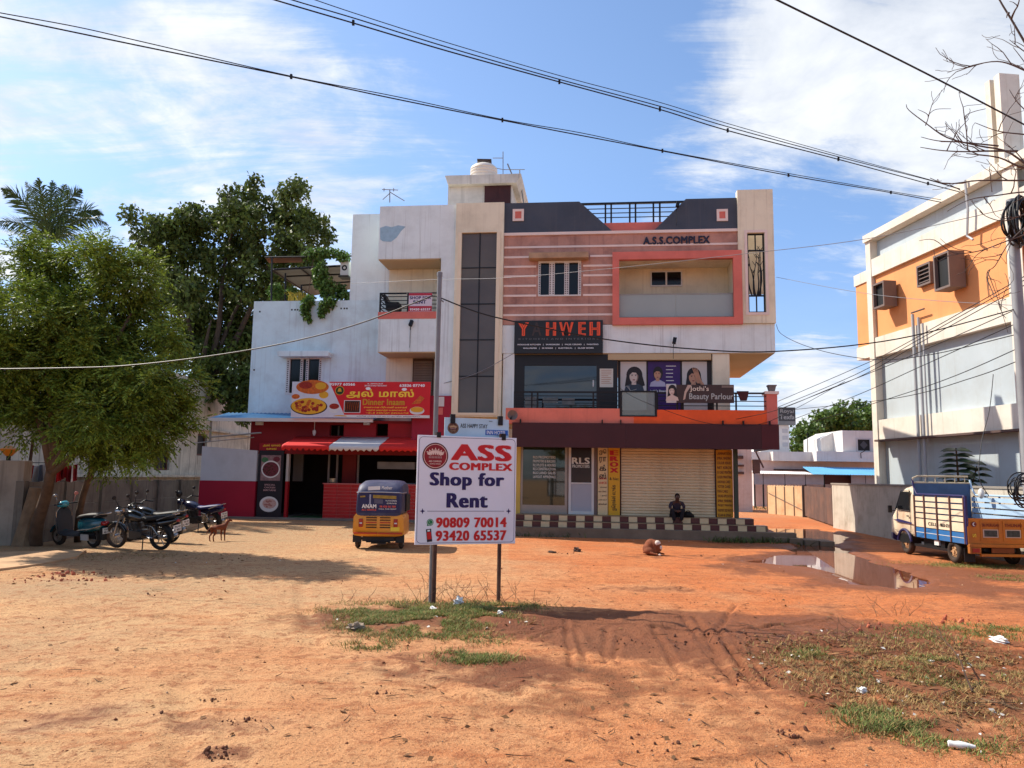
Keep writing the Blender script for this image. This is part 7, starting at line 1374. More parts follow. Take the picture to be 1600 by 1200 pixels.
wire('service_cable', [(1552, 585), (1546, 640), (1534, 690), (1530, 745), (1545, 775)], 12, 11.2, .006, 'thin cable hanging straight down from the bundle to the loose tangle', group='service cables')
# bare tree reaching in from the right
bt_ = Vector((at(1690, 900, 10).x, 10, 0)); bare = thing('bare_tree', 'leafless grey tree whose branches reach over the apricot building', 'tree', bt_); bb = MB(); rk = random.Random(11)
def Lp(px, py, Y=10): return at(px, py, Y)-bt_
def grow(p, d, L, r, depth):
    n = 5; pts = [p]; d = d.normalized()
    for i in range(n):
        d = (d+Vector((rk.gauss(0, .2), rk.gauss(0, .22), rk.gauss(0, .2)))).normalized(); pts.append(pts[-1]+d*L/n)
        if depth > 0 and i >= 1 and rk.random() < .45: grow(pts[-1], d+Vector((rk.gauss(0, .7), rk.gauss(0, .6), rk.gauss(.12, .6))), L*rk.uniform(.4, .65), r*(1-.5*i/n)*.6, depth-1)
    bb.tube(pts, [max(.0035, r*(1-.6*i/n)) for i in range(n+1)], 5)
def branch(pxs, r0, r1, depth=1, Y=10, dy=0):
    P = smooth_path([Lp(px, py, Y+dy*i) for i, (px, py) in enumerate(pxs)], 4); n = len(P); bb.tube(P, [(r0+(r1-r0)*i/(n-1))*.72 for i in range(n)], 6)
    for i in range(2, n-1):
        if rk.random() < .26: d = (P[i+1]-P[i]).normalized(); grow(P[i], d+Vector((rk.gauss(0, .6), rk.gauss(0, .5), rk.gauss(.2, .7))), rk.uniform(.25, .6), r1*1.1+.002, depth)
tb = MB(); tb.tube([Vector((0, 0, -.3)), Vector((.1, 0, 2)), Lp(1690, 360), Lp(1640, 280), Lp(1600, 255)], [.16, .14, .09, .045, .022], 8); tb.build('trunk', mat('bare_bark', (92, 80, 74), .9, var=.2), bare, smooth=True)
branch([(1640, 290), (1580, 240), (1530, 228), (1480, 215), (1446, 192), (1420, 172), (1416, 163)], .02, .005); branch([(1590, 236), (1540, 236), (1508, 237), (1470, 235), (1438, 230)], .02, .006)
branch([(1560, 228), (1500, 222), (1465, 220), (1439, 214)], .016, .005); branch([(1512, 234), (1510, 205), (1508, 183), (1520, 175), (1540, 170)], .012, .005); branch([(1446, 196), (1450, 180), (1434, 171)], .01, .004); branch([(1450, 180), (1462, 171), (1486, 170)], .008, .004)
branch([(1640, 120), (1610, 80), (1580, 30), (1562, 0), (1555, -20)], .025, .012); branch([(1640, 130), (1590, 105), (1558, 96), (1520, 102), (1510, 106)], .018, .005); branch([(1640, 110), (1600, 80), (1577, 62)], .012, .005); branch([(1610, 110), (1594, 88), (1583, 74)], .009, .005)
branch([(1640, 280), (1590, 282), (1530, 282), (1480, 287), (1453, 278)], .02, .006); branch([(1640, 255), (1600, 262), (1560, 246), (1510, 240)], .025, .008); branch([(1640, 215), (1600, 210), (1560, 205), (1524, 192)], .018, .005); branch([(1650, 300), (1600, 300), (1560, 305), (1515, 312), (1480, 330)], .018, .006)
branch([(1620, 360), (1572, 377), (1530, 392), (1490, 395), (1460, 375), (1436, 376)], .016, .005, Y=11); branch([(1620, 340), (1580, 375), (1555, 415), (1542, 427), (1545, 465)], .014, .005, Y=11); branch([(1610, 180), (1590, 160), (1577, 140)], .012, .005); branch([(1640, 320), (1600, 335), (1570, 345), (1545, 340), (1530, 330)], .014, .005); branch([(1550, 300), (1548, 280), (1549, 265)], .008, .004); branch([(1543, 424), (1560, 470), (1575, 520)], .008, .004, Y=11)
bb.build('branches', mat('bare_bark', (92, 80, 74), .9, var=.2), bare, smooth=True)
# ================================================================ VEHICLES
rubber = mat('rubber', (30, 28, 27), .85, var=.25, vs=8, grime=((120, 92, 70), .45)); steel = mat('chrome', (170, 170, 172), .25, metal=.8, var=.05); rim_m = mat('rim_grey', (150, 144, 136), .45, metal=.4, var=.15, grime=((150, 112, 82), .5)); dark_pl = mat('dark_plastic', (24, 24, 26), .5, var=.1); lamp_red = mat('lamp_red', (150, 16, 18), .2, var=0, spec=.6); plate_w = mat('plate_white', (216, 214, 208), .5, var=.04); plate_y = mat('plate_yellow', (226, 196, 60), .5, var=.04); lens = mat('lens_clear', (190, 196, 200), .1, var=0, spec=.7)
TXR = Matrix.Rotation(-PI/2, 4, 'Z')          # lettering on a face that looks backwards along -x
def wheel(parent, x, y, R_, r_, rim_r, spokes=0, w=1.0, discm=rim_m, nm='wheel'):
    b = MB(); M = Matrix.Translation((x, y, R_)); b.torus(R_-r_, r_, 26, 10, 0, M, w); wl = b.build(nm, rubber, parent, smooth=True)
    b = MB(); b.torus(rim_r, .016, 26, 6, 0, M, 1.6)
    b.tube([(x, y-.07, R_), (x, y+.07, R_)], .045, 10)
    if spokes:
        for k in range(spokes): a = 2*PI*k/spokes; b.tube([(x, y, R_), (x+rim_r*math.cos(a), y, R_+rim_r*math.sin(a))], .012 if spokes < 9 else .004, 5)
    else:
        b.lathe([(rim_r*.35, .05), (rim_r*.75, .03), (rim_r*1.02, .05), (rim_r*1.02, -.05), (rim_r*.75, -.02), (rim_r*.35, -.04)], 22, 0, M @ Matrix.Rotation(PI/2, 4, 'X'))
        for k in range(5): a = 2*PI*k/5; b.ball((x+rim_r*.55*math.cos(a), y+.05, R_+rim_r*.55*math.sin(a)), .02, 6, 4); b.ball((x+rim_r*.55*math.cos(a), y-.05, R_+rim_r*.55*math.sin(a)), .02, 6, 4)
    b.build('rim', discm, wl, smooth='auto'); return wl
# ---- auto rickshaw
ra_ = G(594, 857); rk_ = thing('auto_rickshaw', 'yellow auto rickshaw with a navy canvas hood seen from behind', 'auto rickshaw', (ra_.x, ra_.y-.42, gz(ra_.x, ra_.y)), R(92))
yel = mat('rickshaw_yellow', (218, 142, 24), .4, var=.06, vs=3, grime=((150, 90, 40), .4), spec=.5); can = mat('navy_canvas', (52, 54, 84), .55, var=.15, vs=3, grime=((150, 146, 150), .35)); orr = mat('rickshaw_red', (176, 58, 30), .5, var=.1)
def vp(root, name, fn, m, parent=None, **k): b = MB(); fn(b); return b.build(name, m, parent or root, **k)
vp(rk_, 'body', lambda b: b.loft([(0, .58, .56, .36, .84), (.03, .635, .62, .33, .885), (.5, .65, .635, .31, .89), (1.3, .65, .62, .3, .885), (1.85, .52, .5, .3, .95), (2.3, .3, .26, .32, .98), (2.5, .14, .12, .42, .85)], 36, e=9), yel, smooth='auto')
vp(rk_, 'hood', lambda b: b.loft([(.0, .55, .52, .82, 1.42), (.02, .575, .545, .80, 1.46), (.1, .585, .555, .80, 1.57), (.3, .60, .57, .80, 1.66), (.8, .61, .58, .80, 1.71), (1.35, .61, .58, .80, 1.71), (1.75, .58, .55, .9, 1.68)], 40, e=6), can, smooth='auto')
vp(rk_, 'hood_lip', lambda b: b.tube([(.9, -.588, 1.40), (.12, -.572, 1.40), (-.004, -.5, 1.41), (-.01, 0, 1.42), (-.004, .5, 1.41), (.12, .572, 1.40), (.9, .588, 1.40)], .014, 6), mat('canvas_trim', (150, 150, 160), .6))
hp_ = [(.52, .91), (.5, 1.36), (.44, 1.4), (-.44, 1.4), (-.5, 1.36), (-.52, .91)]
vp(rk_, 'rear_window', lambda b: b.add([(-.012, y, z) for y, z in hp_], [tuple(range(6))]), mat('rear_flap', (36, 36, 76), .45, var=.25, vs=6))
vp(rk_, 'print', lambda b: (b.add([(-.02, -y, z) for y, z in ((-.15, 1.27), (.43, 1.25), (.43, 1.33), (-.15, 1.35))], [(0, 1, 2, 3)], 0), b.add([(-.02, -y, z) for y, z in ((-.12, 1.14), (.1, 1.13), (.1, 1.24), (-.12, 1.25))], [(0, 1, 2, 3)], 2), b.add([(-.02, -y, z) for y, z in ((-.24, 1.1), (-.2, 1.1), (-.2, 1.36), (-.24, 1.36))], [(0, 1, 2, 3)], 3), b.add([(-.022, -y, z) for y, z in ((-.28, 1.46), (.02, 1.48), (.02, 1.57), (-.28, 1.55))], [(0, 1, 2, 3)], 1), b.add([(-.024, -y, z) for y, z in ((-.47, 1.28), (-.34, 1.29), (-.34, 1.33), (-.47, 1.32))], [(0, 1, 2, 3)], 0)), [mat('print_mustard', (150, 122, 50), .6, var=.2, vs=10), mat('print_white', (214, 212, 210)), mat('print_slate', (84, 80, 100), .6, var=.2), mat('print_grey', (150, 152, 170), .6, var=.1)])
vp(rk_, 'lettering', lambda b: (b.text('ANAM', -.42, -.06, 1.02, 1.12, -.022, 0, TXR, bold=.05), b.text('ALL SERVICE', -.42, -.06, .96, 1.0, -.022, 1, TXR, bold=.05), b.text('98 420 56 789', .02, .42, 1.04, 1.09, -.022, 1, TXR, bold=.05), b.text('CALL FOR RENT', .0, .44, .99, 1.02, -.022, 0, TXR), b.text('TUTICORIN', .16, .44, 1.19, 1.225, -.022, 0, TXR), b.text('DRIVE', .2, .44, 1.13, 1.16, -.022, 0, TXR), b.text('Mother', .06, .32, 1.49, 1.57, -.03, 0, TXR)), [plate_w, mat('print_salmon', (206, 84, 70), .5, var=0)])
def louv(b):
    for cy in (-.17, .17):
        for k, z in enumerate((.79, .73, .67, .61, .55)): b.box(-.014, .0, cy-.13, cy+.13, z-.013, z+.013, 1 if k == 2 else 0)
explode(vp(rk_, 'louvre', louv, [mat('slot_dark', (60, 34, 20), .7, var=0), orr]))
for s in (1, -1):
    tl_ = vp(rk_, 'tail_light', lambda b: b.box(-.03, .0, s*.43-.05, s*.43+.05, .56, .76), lamp_red, bevel=.012); vp(rk_, 'reflector', lambda b: b.box(-.036, -.031, s*.43-.035, s*.43+.03, .64, .67), lens, tl_)
vp(rk_, 'number_plate', lambda b: b.box(-.02, -.005, -.53, -.31, .46, .56), plate_y); explode(vp(rk_, 'bumper', lambda b: (b.box(-.05, .0, -.6, -.01, .39, .43), b.box(-.05, .0, .01, .6, .39, .43)), orr, bevel=.008))
explode(vp(rk_, 'opening_shade', lambda b: [b.box(.55, 1.5, s*.60, s*.632, .93, 1.36) for s in (1, -1)], dark_in))  # dark sheets: shade of the open sides put into colour
vp(rk_, 'chassis', lambda b: (b.box(.1, 1.9, -.4, .4, .2, .32), b.tube([(.42, -.5, .24), (.42, .5, .24)], .035, 8), b.tube([(.1, -.3, .2), (.1, .3, .2)], .03, 6), b.box(.1, .3, -.18, .18, .14, .3), b.tube([(2.2, 0, .2), (2.0, 0, .9)], .04, 6)), dark_pl)
for y in (.545, -.545): wheel(rk_, .42, y, .215, .055, .12, 0, 1.05)
wheel(rk_, 2.2, 0, .215, .055, .12, 0, 1.05)
explode(vp(rk_, 'mudflap', lambda b: [b.box(.14, .16, s*.42, s*.64, .17, .36) for s in (1, -1)], dark_pl)); vp(rk_, 'windscreen', lambda b: b.loft([(1.76, .5, .46, 1.0, 1.6), (1.8, .48, .44, .98, 1.58)], 20, e=6), dark_glass)
# ---- mini truck
tw_ = G(1490.5, 881); TR = thing('mini_truck', 'cream and blue mini truck with an orange tailgate and slatted cargo sides', 'truck', (tw_.x+.70, tw_.y-.72, gz(tw_.x, tw_.y)), R(89))
crm = mat('truck_cream', (222, 204, 174), .4, var=.06, vs=3, grime=((160, 112, 78), .6), spec=.5); tbl = mat('truck_blue', (46, 104, 160), .4, var=.08, vs=3, grime=((110, 110, 120), .3)); tor = mat('truck_orange', (190, 112, 34), .5, var=.12, vs=3, grime=((116, 70, 40), .7)); tnv = mat('truck_navy', (44, 40, 84), .45, var=.1); slb = mat('slat_pale_blue', (170, 196, 220), .45, var=.06); dbl = mat('headboard_blue', (62, 88, 124), .55, var=.15, vs=2, grime=((40, 52, 76), .5))
cab_ = vp(TR, 'cab', lambda b: b.loft([(2.46, .72, .66, .46, 1.70), (2.5, .73, .67, .44, 1.76), (3.0, .735, .66, .42, 1.78), (3.22, .735, .64, .42, 1.70), (3.55, .73, .68, .42, 1.18), (3.74, .70, .68, .42, 1.0), (3.8, .64, .62, .46, .9)], 28, e=7), crm, smooth='auto')
explode(vp(TR, 'side_window', lambda b: [b.prism([(2.68, 1.14), (2.68, 1.62), (3.12, 1.62), (3.4, 1.16)], s*.70-.012, s*.70+.012) for s in (1, -1)], dark_glass, cab_)); vp(TR, 'window_rubber', lambda b: b.tube([(2.66, .716, 1.12), (2.66, .69, 1.64), (3.13, .69, 1.64), (3.42, .716, 1.14), (2.66, .716, 1.12)], .012, 5), dark_pl, cab_)
vp(TR, 'windscreen', lambda b: b.add([(3.26, -.56, 1.64), (3.26, .56, 1.64), (3.58, .6, 1.17), (3.58, -.6, 1.17)], [(0, 1, 2, 3)]), dark_glass, cab_)
vp(TR, 'door', lambda b: (b.box(2.6, 2.606, .728, .742, .6, 1.7), b.box(2.6, 3.45, .732, .742, .598, .604), b.box(2.66, 2.76, .738, .755, .98, 1.01, 1)), [mat('seam_dark', (70, 60, 54), .7, var=0), dark_pl], cab_)
vp(TR, 'side_stripe', lambda b: b.add([(3.5, .752, .86), (3.2, .752, .9), (2.5, .752, .84), (2.5, .752, .80), (3.2, .752, .82)], [(0, 1, 2, 3, 4)]), tnv, cab_); vp(TR, 'front_bumper', lambda b: b.loft([(3.62, .72, .72, .3, .56), (3.8, .68, .68, .3, .56), (3.86, .6, .6, .34, .52)], 20, e=6), tnv, smooth='auto')
vp(TR, 'wheel_arch', lambda b: (b.tube([(2.95+.36*math.cos(a), .735, .28+.36*math.sin(a)) for a in np.linspace(.2, PI-.2, 12)], .035, 6), b.box(2.65, 3.25, .45, .72, .3, .52, 1)), [tnv, dark_in]); vp(TR, 'wing_mirror', lambda b: (b.tube([(3.4, .72, 1.1), (3.46, .86, 1.12)], .014, 5), b.box(3.43, 3.48, .8, .9, 1.05, 1.24)), dark_pl, bevel=.01)
for x in (2.95, .72):
    for y in (.64, -.64): wheel(TR, x, y, .275, .075, .17, 0, 1.1, mat('rim_tan', (176, 136, 96), .6, var=.2, vs=6))
vp(TR, 'chassis', lambda b: (b.box(.1, 3.4, -.35, .35, .34, .47), b.box(1.6, 2.2, .3, .62, .26, .5), b.tube([(.72, -.55, .275), (.72, .55, .275)], .05, 8), b.box(1.15, 1.45, .4, .66, .28, .5), b.box(.2, .22, .5, .74, .1, .4), b.box(.95, 2.5, .68, .71, .26, .32)), dark_pl); vp(TR, 'fuel_box', lambda b: b.box(1.35, 1.55, .66, .7, .36, .52), plate_w)
vp(TR, 'bed_floor', lambda b: b.box(.03, 2.4, -.72, .72, .48, .54), dark_pl)
# left side: blue lower boards, cream slats, brown uprights
vp(TR, 'side_board', lambda b: b.box(.04, 2.38, .725, .75, .5, .62), tbl); vp(TR, 'side_board', lambda b: b.box(.04, 2.38, .727, .752, .635, .74), tbl); vp(TR, 'side_strip', lambda b: b.box(.04, 2.38, .724, .756, .622, .634), plate_w)
for s, m_ in ((1, crm), (-1, slb)):
    for k in range(5):
        z0 = (.76, .99, 1.13, 1.27, 1.41)[k]; z1 = z0+(.2 if k == 0 else .105); vp(TR, 'slat', lambda b: b.box(.05, 2.37, s*.735-.012, s*.735+.012, z0, z1), m_)
    explode(vp(TR, 'upright', lambda b: [b.box(x-.02, x+.02, s*.735+s*.013, s*.735+s*.04, .5, 1.55) for x in (.1, .68, 1.26, 1.84, 2.32)], mat('upright_brown', (92, 60, 52), .6, var=.1)))
    vp(TR, 'top_rail', lambda b: b.tube([(.06, s*.735, 1.1), (.06, s*.735, 1.52), (.12, s*.735, 1.57), (2.2, s*.735, 1.57), (2.36, s*.735, 1.75), (2.42, s*.735, 1.95)], .025, 7), tnv if s > 0 else slb)
vp(TR, 'lettering', lambda b: (b.text('CELL', 1.3, 1.7, .82, .9, -.752, 0, Matrix.Rotation(PI, 4, 'Z') @ Matrix.Translation((-3.0, 0, 0)) if False else Matrix(((-1, 0, 0, 3.0), (0, -1, 0, 0), (0, 0, 1, 0), (0, 0, 0, 1))), bold=.03), b.text('98650 47310', 1.85, 2.3, .82, .9, -.752, 0, Matrix(((-1, 0, 0, 3.0), (0, -1, 0, 0), (0, 0, 1, 0), (0, 0, 0, 1))), bold=.03)), dark_pl)
vp(TR, 'headboard', lambda b: b.box(2.39, 2.42, -.72, .72, .55, 1.86), dbl); hbf = vp(TR, 'headboard_frame', lambda b: (b.tube([(2.41, -.74, 1.86), (2.41, .74, 1.86)], .028, 7), b.tube([(2.41, -.68, 2.03), (2.41, .6, 2.03), (2.41, .72, 1.98), (2.41, .74, 1.86)], .025, 7), [b.tube([(2.41, y, 1.86), (2.41, y, 2.03)], .012, 5) for y in (-.6, -.35, -.1, .15, .4)]), mat('frame_beige', (176, 164, 140), .6, var=.1))
vp(TR, 'corner_post', lambda b: b.box(.02, .07, -.77, -.72, .5, 1.6), tnv); vp(TR, 'corner_post', lambda b: (b.box(.02, .07, .72, .77, .5, 1.58), b.tube([(.0, .75, 1.14), (-.02, .75, .98), (.0, .75, .9)], .014, 5)), tnv)
tg = vp(TR, 'tailgate', lambda b: b.wall(-.75, .75, .52, 1.08, 0, .03, [], 0, Matrix.Rotation(-PI/2, 4, 'Z')), tor)
for a, c in ((-.47, -.03), (.03, .47)):
    vp(TR, 'panel_rib', lambda b: b.wall(a, c, .58, 1.04, -.014, -.001, [(a+.04, c-.04, .62, 1.0)], 0, TXR), tor, tg)
    vp(TR, 'picture', lambda b: (b.box(a+.05, c-.05, -.012, -.003, .66, .84, 0, TXR), b.box(a+.075, c-.075, -.016, -.0125, .68, .82, 1, TXR), b.poly([(a+.08, .69), (a+.16, .76), (a+.22, .73), (c-.12, .79), (c-.09, .69)], 0, 0) if False else None), [mat('print_beige', (186, 162, 146)), mat('print_scene', (60, 62, 60), .6, var=.6, vs=9)], tg)
vp(TR, 'lettering', lambda b: (b.text('SRI MURUGAN', -.44, -.06, .9, .97, -.02, 0, TXR, bold=.03), b.text('THUNAI', .06, .44, .9, .97, -.02, 0, TXR, bold=.03), b.text('S', -.66, -.58, .66, .74, -.02, 2, TXR, rot=1), b.ring(0, 0, .035, .055, 0, 1) if False else None), [mat('print_dkred', (110, 30, 24), .5, var=0), plate_w, plate_y], tg)
def moon(b):
    for cy in (-.62, .62): b.add([TXR @ Vector((cy+.06*math.cos(a), -.02, .95+.06*math.sin(a))) for a in np.linspace(0, 2*PI, 20, endpoint=False)], [tuple(range(20))], 0); b.add([TXR @ Vector((cy+.005+.035*math.cos(a), -.023, .95+.04*math.sin(a))) for a in np.linspace(.9, 2*PI-.9, 14)]+[TXR @ Vector((cy+.02+.026*math.cos(a), -.023, .95+.03*math.sin(a))) for a in np.linspace(2*PI-.9, .9, 14)], [tuple(range(28))], 1)
vp(TR, 'emblem', moon, [mat('print_dkred', (110, 30, 24)), plate_w], tg)
vp(TR, 'rear_beam', lambda b: (b.box(-.04, .06, -.75, .75, .44, .515), b.box(-.05, .05, -.75, -.28 if False else -.5, .3, .438), b.box(-.05, .05, .5, .75, .3, .438), b.box(-.05, .04, -.499, .499, .24, .3)), tor, bevel=.01)
for s in (1, -1): vp(TR, 'tail_light', lambda b: b.box(-.062, -.051, s*.62-.08, s*.62+.08, .33, .42), lamp_red)
vp(TR, 'number_plate', lambda b: b.box(-.012, .0, -.25, .25, .315, .43), mat('plate_brown', (120, 60, 20), .6, var=.2, vs=8)); vp(TR, 'bed_load', lambda b: b.ball((1.55, -.5, 1.62), (.09, .07, .13), 10, 7), plate_w, smooth=True)
# ---- motorcycles and scooter
def motorcycle(label, loc, heading, paint, seatm, silver=False, lean=9, helmet=False):
    t = thing('motorcycle', label, 'motorcycle', loc, heading, 'motorcycles parked along the boundary wall'); t.rotation_mode = 'XYZ'; t.rotation_euler = (R(-lean), 0, heading)
    for x in (0, 1.26): wheel(t, x, 0, .30, .045, .23, 6 if x == 0 else 16, 1.0, steel if x else rim_m)
    f = lambda n, fn, m, **k: vp(t, n, fn, m, **k)
    f('frame', lambda b: (b.tube([(0, .09, .3), (.45, .08, .38)], .022, 6), b.tube([(0, -.09, .3), (.45, -.08, .38)], .022, 6), b.tube([(.98, 0, .86), (.85, 0, .45), (.45, 0, .35)], .028, 6), b.tube([(.98, 0, .84), (.4, 0, .66), (-.2, 0, .72)], .025, 6), b.tube([(.02, .11, .32), (-.02, .12, .66)], .028, 7), b.tube([(.02, -.11, .32), (-.02, -.12, .66)], .028, 7)), dark_pl)
    f('engine', lambda b: (b.box(.42, .78, -.13, .13, .26, .46), b.tube([(.62, 0, .42), (.70, 0, .66)], .1, 10), [b.box(.54, .8, -.12, .12, .5+.03*k, .512+.03*k) for k in range(5)], b.lathe([(.1, -.15), (.1, .15)], 14, 0, Matrix.Translation((.5, 0, .36)) @ Matrix.Rotation(PI/2, 4, 'X'))), mat('engine_grey', (70, 68, 66), .45, metal=.5, var=.2), bevel=.01)
    f('fuel_tank', lambda b: b.loft([(.42, .09, .07, .68, .80), (.5, .14, .1, .66, .86), (.68, .17, .13, .67, .93), (.86, .15, .11, .7, .94), (.97, .07, .05, .78, .9)], 18, e=2.6), paint, smooth=True)
    f('seat', lambda b: b.loft([(-.42, .08, .07, .76, .84), (-.3, .13, .11, .75, .86), (.0, .14, .13, .72, .83), (.3, .13, .12, .69, .79), (.45, .1, .08, .7, .8)], 16, e=3), seatm, smooth=True)
    f('tail', lambda b: b.loft([(-.52, .05, .05, .70, .77), (-.4, .09, .08, .64, .765), (-.1, .12, .11, .56, .73), (.3, .13, .1, .5, .7)], 16, e=2.8), paint, smooth=True); f('tail_light', lambda b: b.ball((-.53, 0, .72), (.03, .06, .035), 10, 7), lamp_red, smooth=True)
    f('rear_fender', lambda b: b.tube([(.1+.34*math.cos(a)-.1, 0, .3+.34*math.sin(a)) for a in np.linspace(1.2, 3.3, 9)], .07, 8, 0, None, .35), dark_pl, smooth=True); f('front_fender', lambda b: b.tube([(1.26+.33*math.cos(a), 0, .3+.33*math.sin(a)) for a in np.linspace(.6, 2.9, 10)], .065, 8, 0, None, .35), paint, smooth=True)
    np_ = f('number_plate', lambda b: b.box(-.5, -.49, -.13, .13, .46, .62, 0, Matrix.Translation((0, 0, 0))), plate_w); vp(t, 'lettering', lambda b: (b.text('TN 69', -.1, .1, .55, .6, -.502, 0, TXR, bold=.03), b.text('K 4821', -.11, .11, .48, .53, -.502, 0, TXR, bold=.03)), dark_pl, np_)
    f('fork', lambda b: [b.tube([(1.26, s*.09, .3), (.99, s*.09, .93)], .022, 7) for s in (1, -1)], steel); f('headlight', lambda b: (b.loft([(1.02, .07, .06, .82, .96), (1.1, .12, .1, .78, 1.0), (1.19, .11, .09, .79, .99)], 16, e=2.4), b.ball((1.19, 0, .89), (.02, .09, .09), 12, 8, 1)), [steel if silver else paint, lens], smooth='auto')
    f('handlebar', lambda b: (b.tube([(.84, .36, 1.02), (.92, .24, 1.06), (.97, .08, .99), (.97, -.08, .99), (.92, -.24, 1.06), (.84, -.36, 1.02)], .014, 7), [b.tube([(.93, s*.24, 1.05), (.78, s*.38, 1.01)], .02, 7) for s in (1, -1)]), dark_pl)
    for s in (1, -1): f('mirror', lambda b: (b.tube([(.9, s*.26, 1.06), (.93, s*.33, 1.24)], .008, 5), b.ball((.93, s*.36, 1.28), (.02, .065, .045), 10, 7)), dark_pl, smooth=True)
    f('exhaust', lambda b: b.tube([(.75, -.12, .5), (.8, -.15, .28), (.5, -.17, .22), (.1, -.17, .25), (-.35, -.17, .34)], [.02, .02, .022, .045, .05], 8), steel, smooth=True)
    f('grab_rail', lambda b: b.tube([(-.05, .15, .74), (-.35, .16, .84), (-.5, .08, .87), (-.5, -.08, .87), (-.35, -.16, .84), (-.05, -.15, .74)], .013, 6), steel); f('leg_guard', lambda b: (b.tube([(.2, .2, .62), (.0, .24, .6), (-.12, .22, .42), (.05, .2, .33), (.22, .18, .36)], .011, 5), [b.tube([(-.05+.05*k, .22, .59), (-.05+.05*k, .21, .36)], .006, 4) for k in range(5)]), steel); f('foot_rest', lambda b: (b.tube([(.45, .08, .3), (.45, .3, .3)], .015, 5), b.tube([(.4, .1, .26), (.3, .26, .02)], .014, 5)), dark_pl)
    if helmet: f('mirror', lambda b: b.ball((.9, .3, 1.2), (.09, .1, .1), 12, 8), dark_pl, smooth=True)
    return t
blk = mat('paint_black', (16, 16, 20), .2, var=.05, spec=.6, coat=.4); bl_dark = mat('paint_dark_blue', (22, 26, 60), .25, var=.05, spec=.6, coat=.4); seat_k = mat('seat_black', (24, 23, 24), .6, var=.1); seat_b = mat('seat_blue', (30, 34, 92), .55, var=.1)
def gl_(px, py): p = G(px, py); return (p.x, p.y, gz(p.x, p.y))
motorcycle('black motorcycle with a silver headlight cowl beside the teal scooter', gl_(251, 860), R(164), blk, seat_k, True)
motorcycle('black motorcycle standing between the silver fronted one and the slab wall', gl_(266, 848), R(166), blk, seat_k)
motorcycle('dark motorcycle with a blue seat parked by the red and white screen wall', gl_(331, 833), R(160), bl_dark, seat_b, False, 9, True)
def scooter(loc, heading):
    t = thing('scooter', 'teal scooter with a black seat parked beside the leaning trunk', 'scooter', loc, heading); t.rotation_euler = (R(-6), 0, heading); teal = mat('scooter_teal', (16, 80, 94), .25, var=.05, spec=.6, coat=.5); f = lambda n, fn, m, **k: vp(t, n, fn, m, **k)
    for x in (0, 1.24): wheel(t, x, 0, .235, .05, .14, 0, 1.1)
    f('body', lambda b: b.loft([(-.42, .06, .05, .56, .68), (-.3, .15, .12, .44, .72), (0, .2, .15, .38, .74), (.3, .18, .14, .34, .72), (.45, .1, .08, .34, .68)], 20, e=2.6), teal, smooth=True)
    f('side_trim', lambda b: [b.tube([(-.4, s*.12, .56), (-.1, s*.205, .47), (.35, s*.18, .42)], .014, 6) for s in (1, -1)], steel); f('seat', lambda b: b.loft([(-.36, .1, .09, .74, .81), (-.2, .15, .13, .73, .85), (.1, .16, .14, .72, .83), (.4, .13, .11, .68, .78), (.5, .08, .06, .69, .74)], 18, e=3), seat_k, smooth=True)
    f('floorboard', lambda b: b.loft([(.35, .16, .16, .27, .36), (.6, .2, .2, .26, .33), (.95, .2, .2, .27, .34), (1.06, .17, .17, .3, .42)], 16, e=5), mat('scooter_grey', (58, 60, 64), .6, var=.1), smooth='auto')
    f('inner_apron', lambda b: b.loft([(1.0, .19, .2, .3, .5), (1.03, .2, .21, .32, .8), (1.06, .19, .17, .34, .92), (1.08, .12, .1, .6, .95)], 18, e=4), mat('scooter_grey', (58, 60, 64)), smooth='auto'); f('front_apron', lambda b: b.loft([(1.075, .21, .22, .32, .9), (1.14, .18, .18, .36, .92), (1.22, .1, .1, .45, .86)], 20, e=3), teal, smooth=True); f('apron_edge', lambda b: [b.tube([(1.07, s*.15, .3), (1.06, s*.215, .55), (1.06, s*.2, .85), (1.07, s*.1, .95)], .014, 6) for s in (1, -1)], steel)
    f('head_cowl', lambda b: b.loft([(.98, .09, .08, .98, 1.06), (1.04, .15, .12, .94, 1.1), (1.14, .14, .11, .93, 1.08), (1.2, .09, .07, .95, 1.04)], 18, e=2.6), mat('scooter_cyan', (60, 160, 178), .2, var=.03, spec=.6, coat=.5), smooth=True); f('handlebar', lambda b: (b.tube([(1.06, 0, .9), (1.04, 0, 1.02)], .03, 7), b.tube([(.92, .34, 1.04), (1.0, .12, 1.03), (1.0, -.12, 1.03), (.92, -.34, 1.04)], .018, 7)), dark_pl)
    for s in (1, -1): f('mirror', lambda b: (b.tube([(.98, s*.2, 1.05), (.98, s*.26, 1.22)], .008, 5), b.ball((.98, s*.28, 1.26), (.02, .06, .045), 10, 7)), steel if s > 0 else mat('mirror_pink', (206, 130, 120), .3, var=0), smooth=True)
    f('front_fender', lambda b: b.tube([(1.24+.27*math.cos(a), 0, .235+.27*math.sin(a)) for a in np.linspace(.3, 2.6, 9)], .075, 8, 0, None, .35), teal, smooth=True); f('fork', lambda b: b.tube([(1.24, .07, .235), (1.1, .05, .6)], .025, 6), dark_pl)
    f('tail_light', lambda b: b.loft([(-.47, .07, .06, .56, .64), (-.38, .11, .1, .54, .67)], 14, e=3), lamp_red, smooth=True); f('grab_rail', lambda b: b.tube([(-.2, .15, .76), (-.42, .15, .84), (-.52, .06, .84), (-.52, -.06, .84), (-.42, -.15, .84), (-.2, -.15, .76)], .016, 6), steel); n_ = f('number_plate', lambda b: b.box(-.47, -.46, -.12, .12, .36, .5), plate_w); vp(t, 'lettering', lambda b: (b.text('TN 69', -.09, .09, .44, .48, -.472, 0, TXR, bold=.03), b.text('AB 7305', -.1, .1, .375, .42, -.472, 0, TXR, bold=.03)), dark_pl, n_)
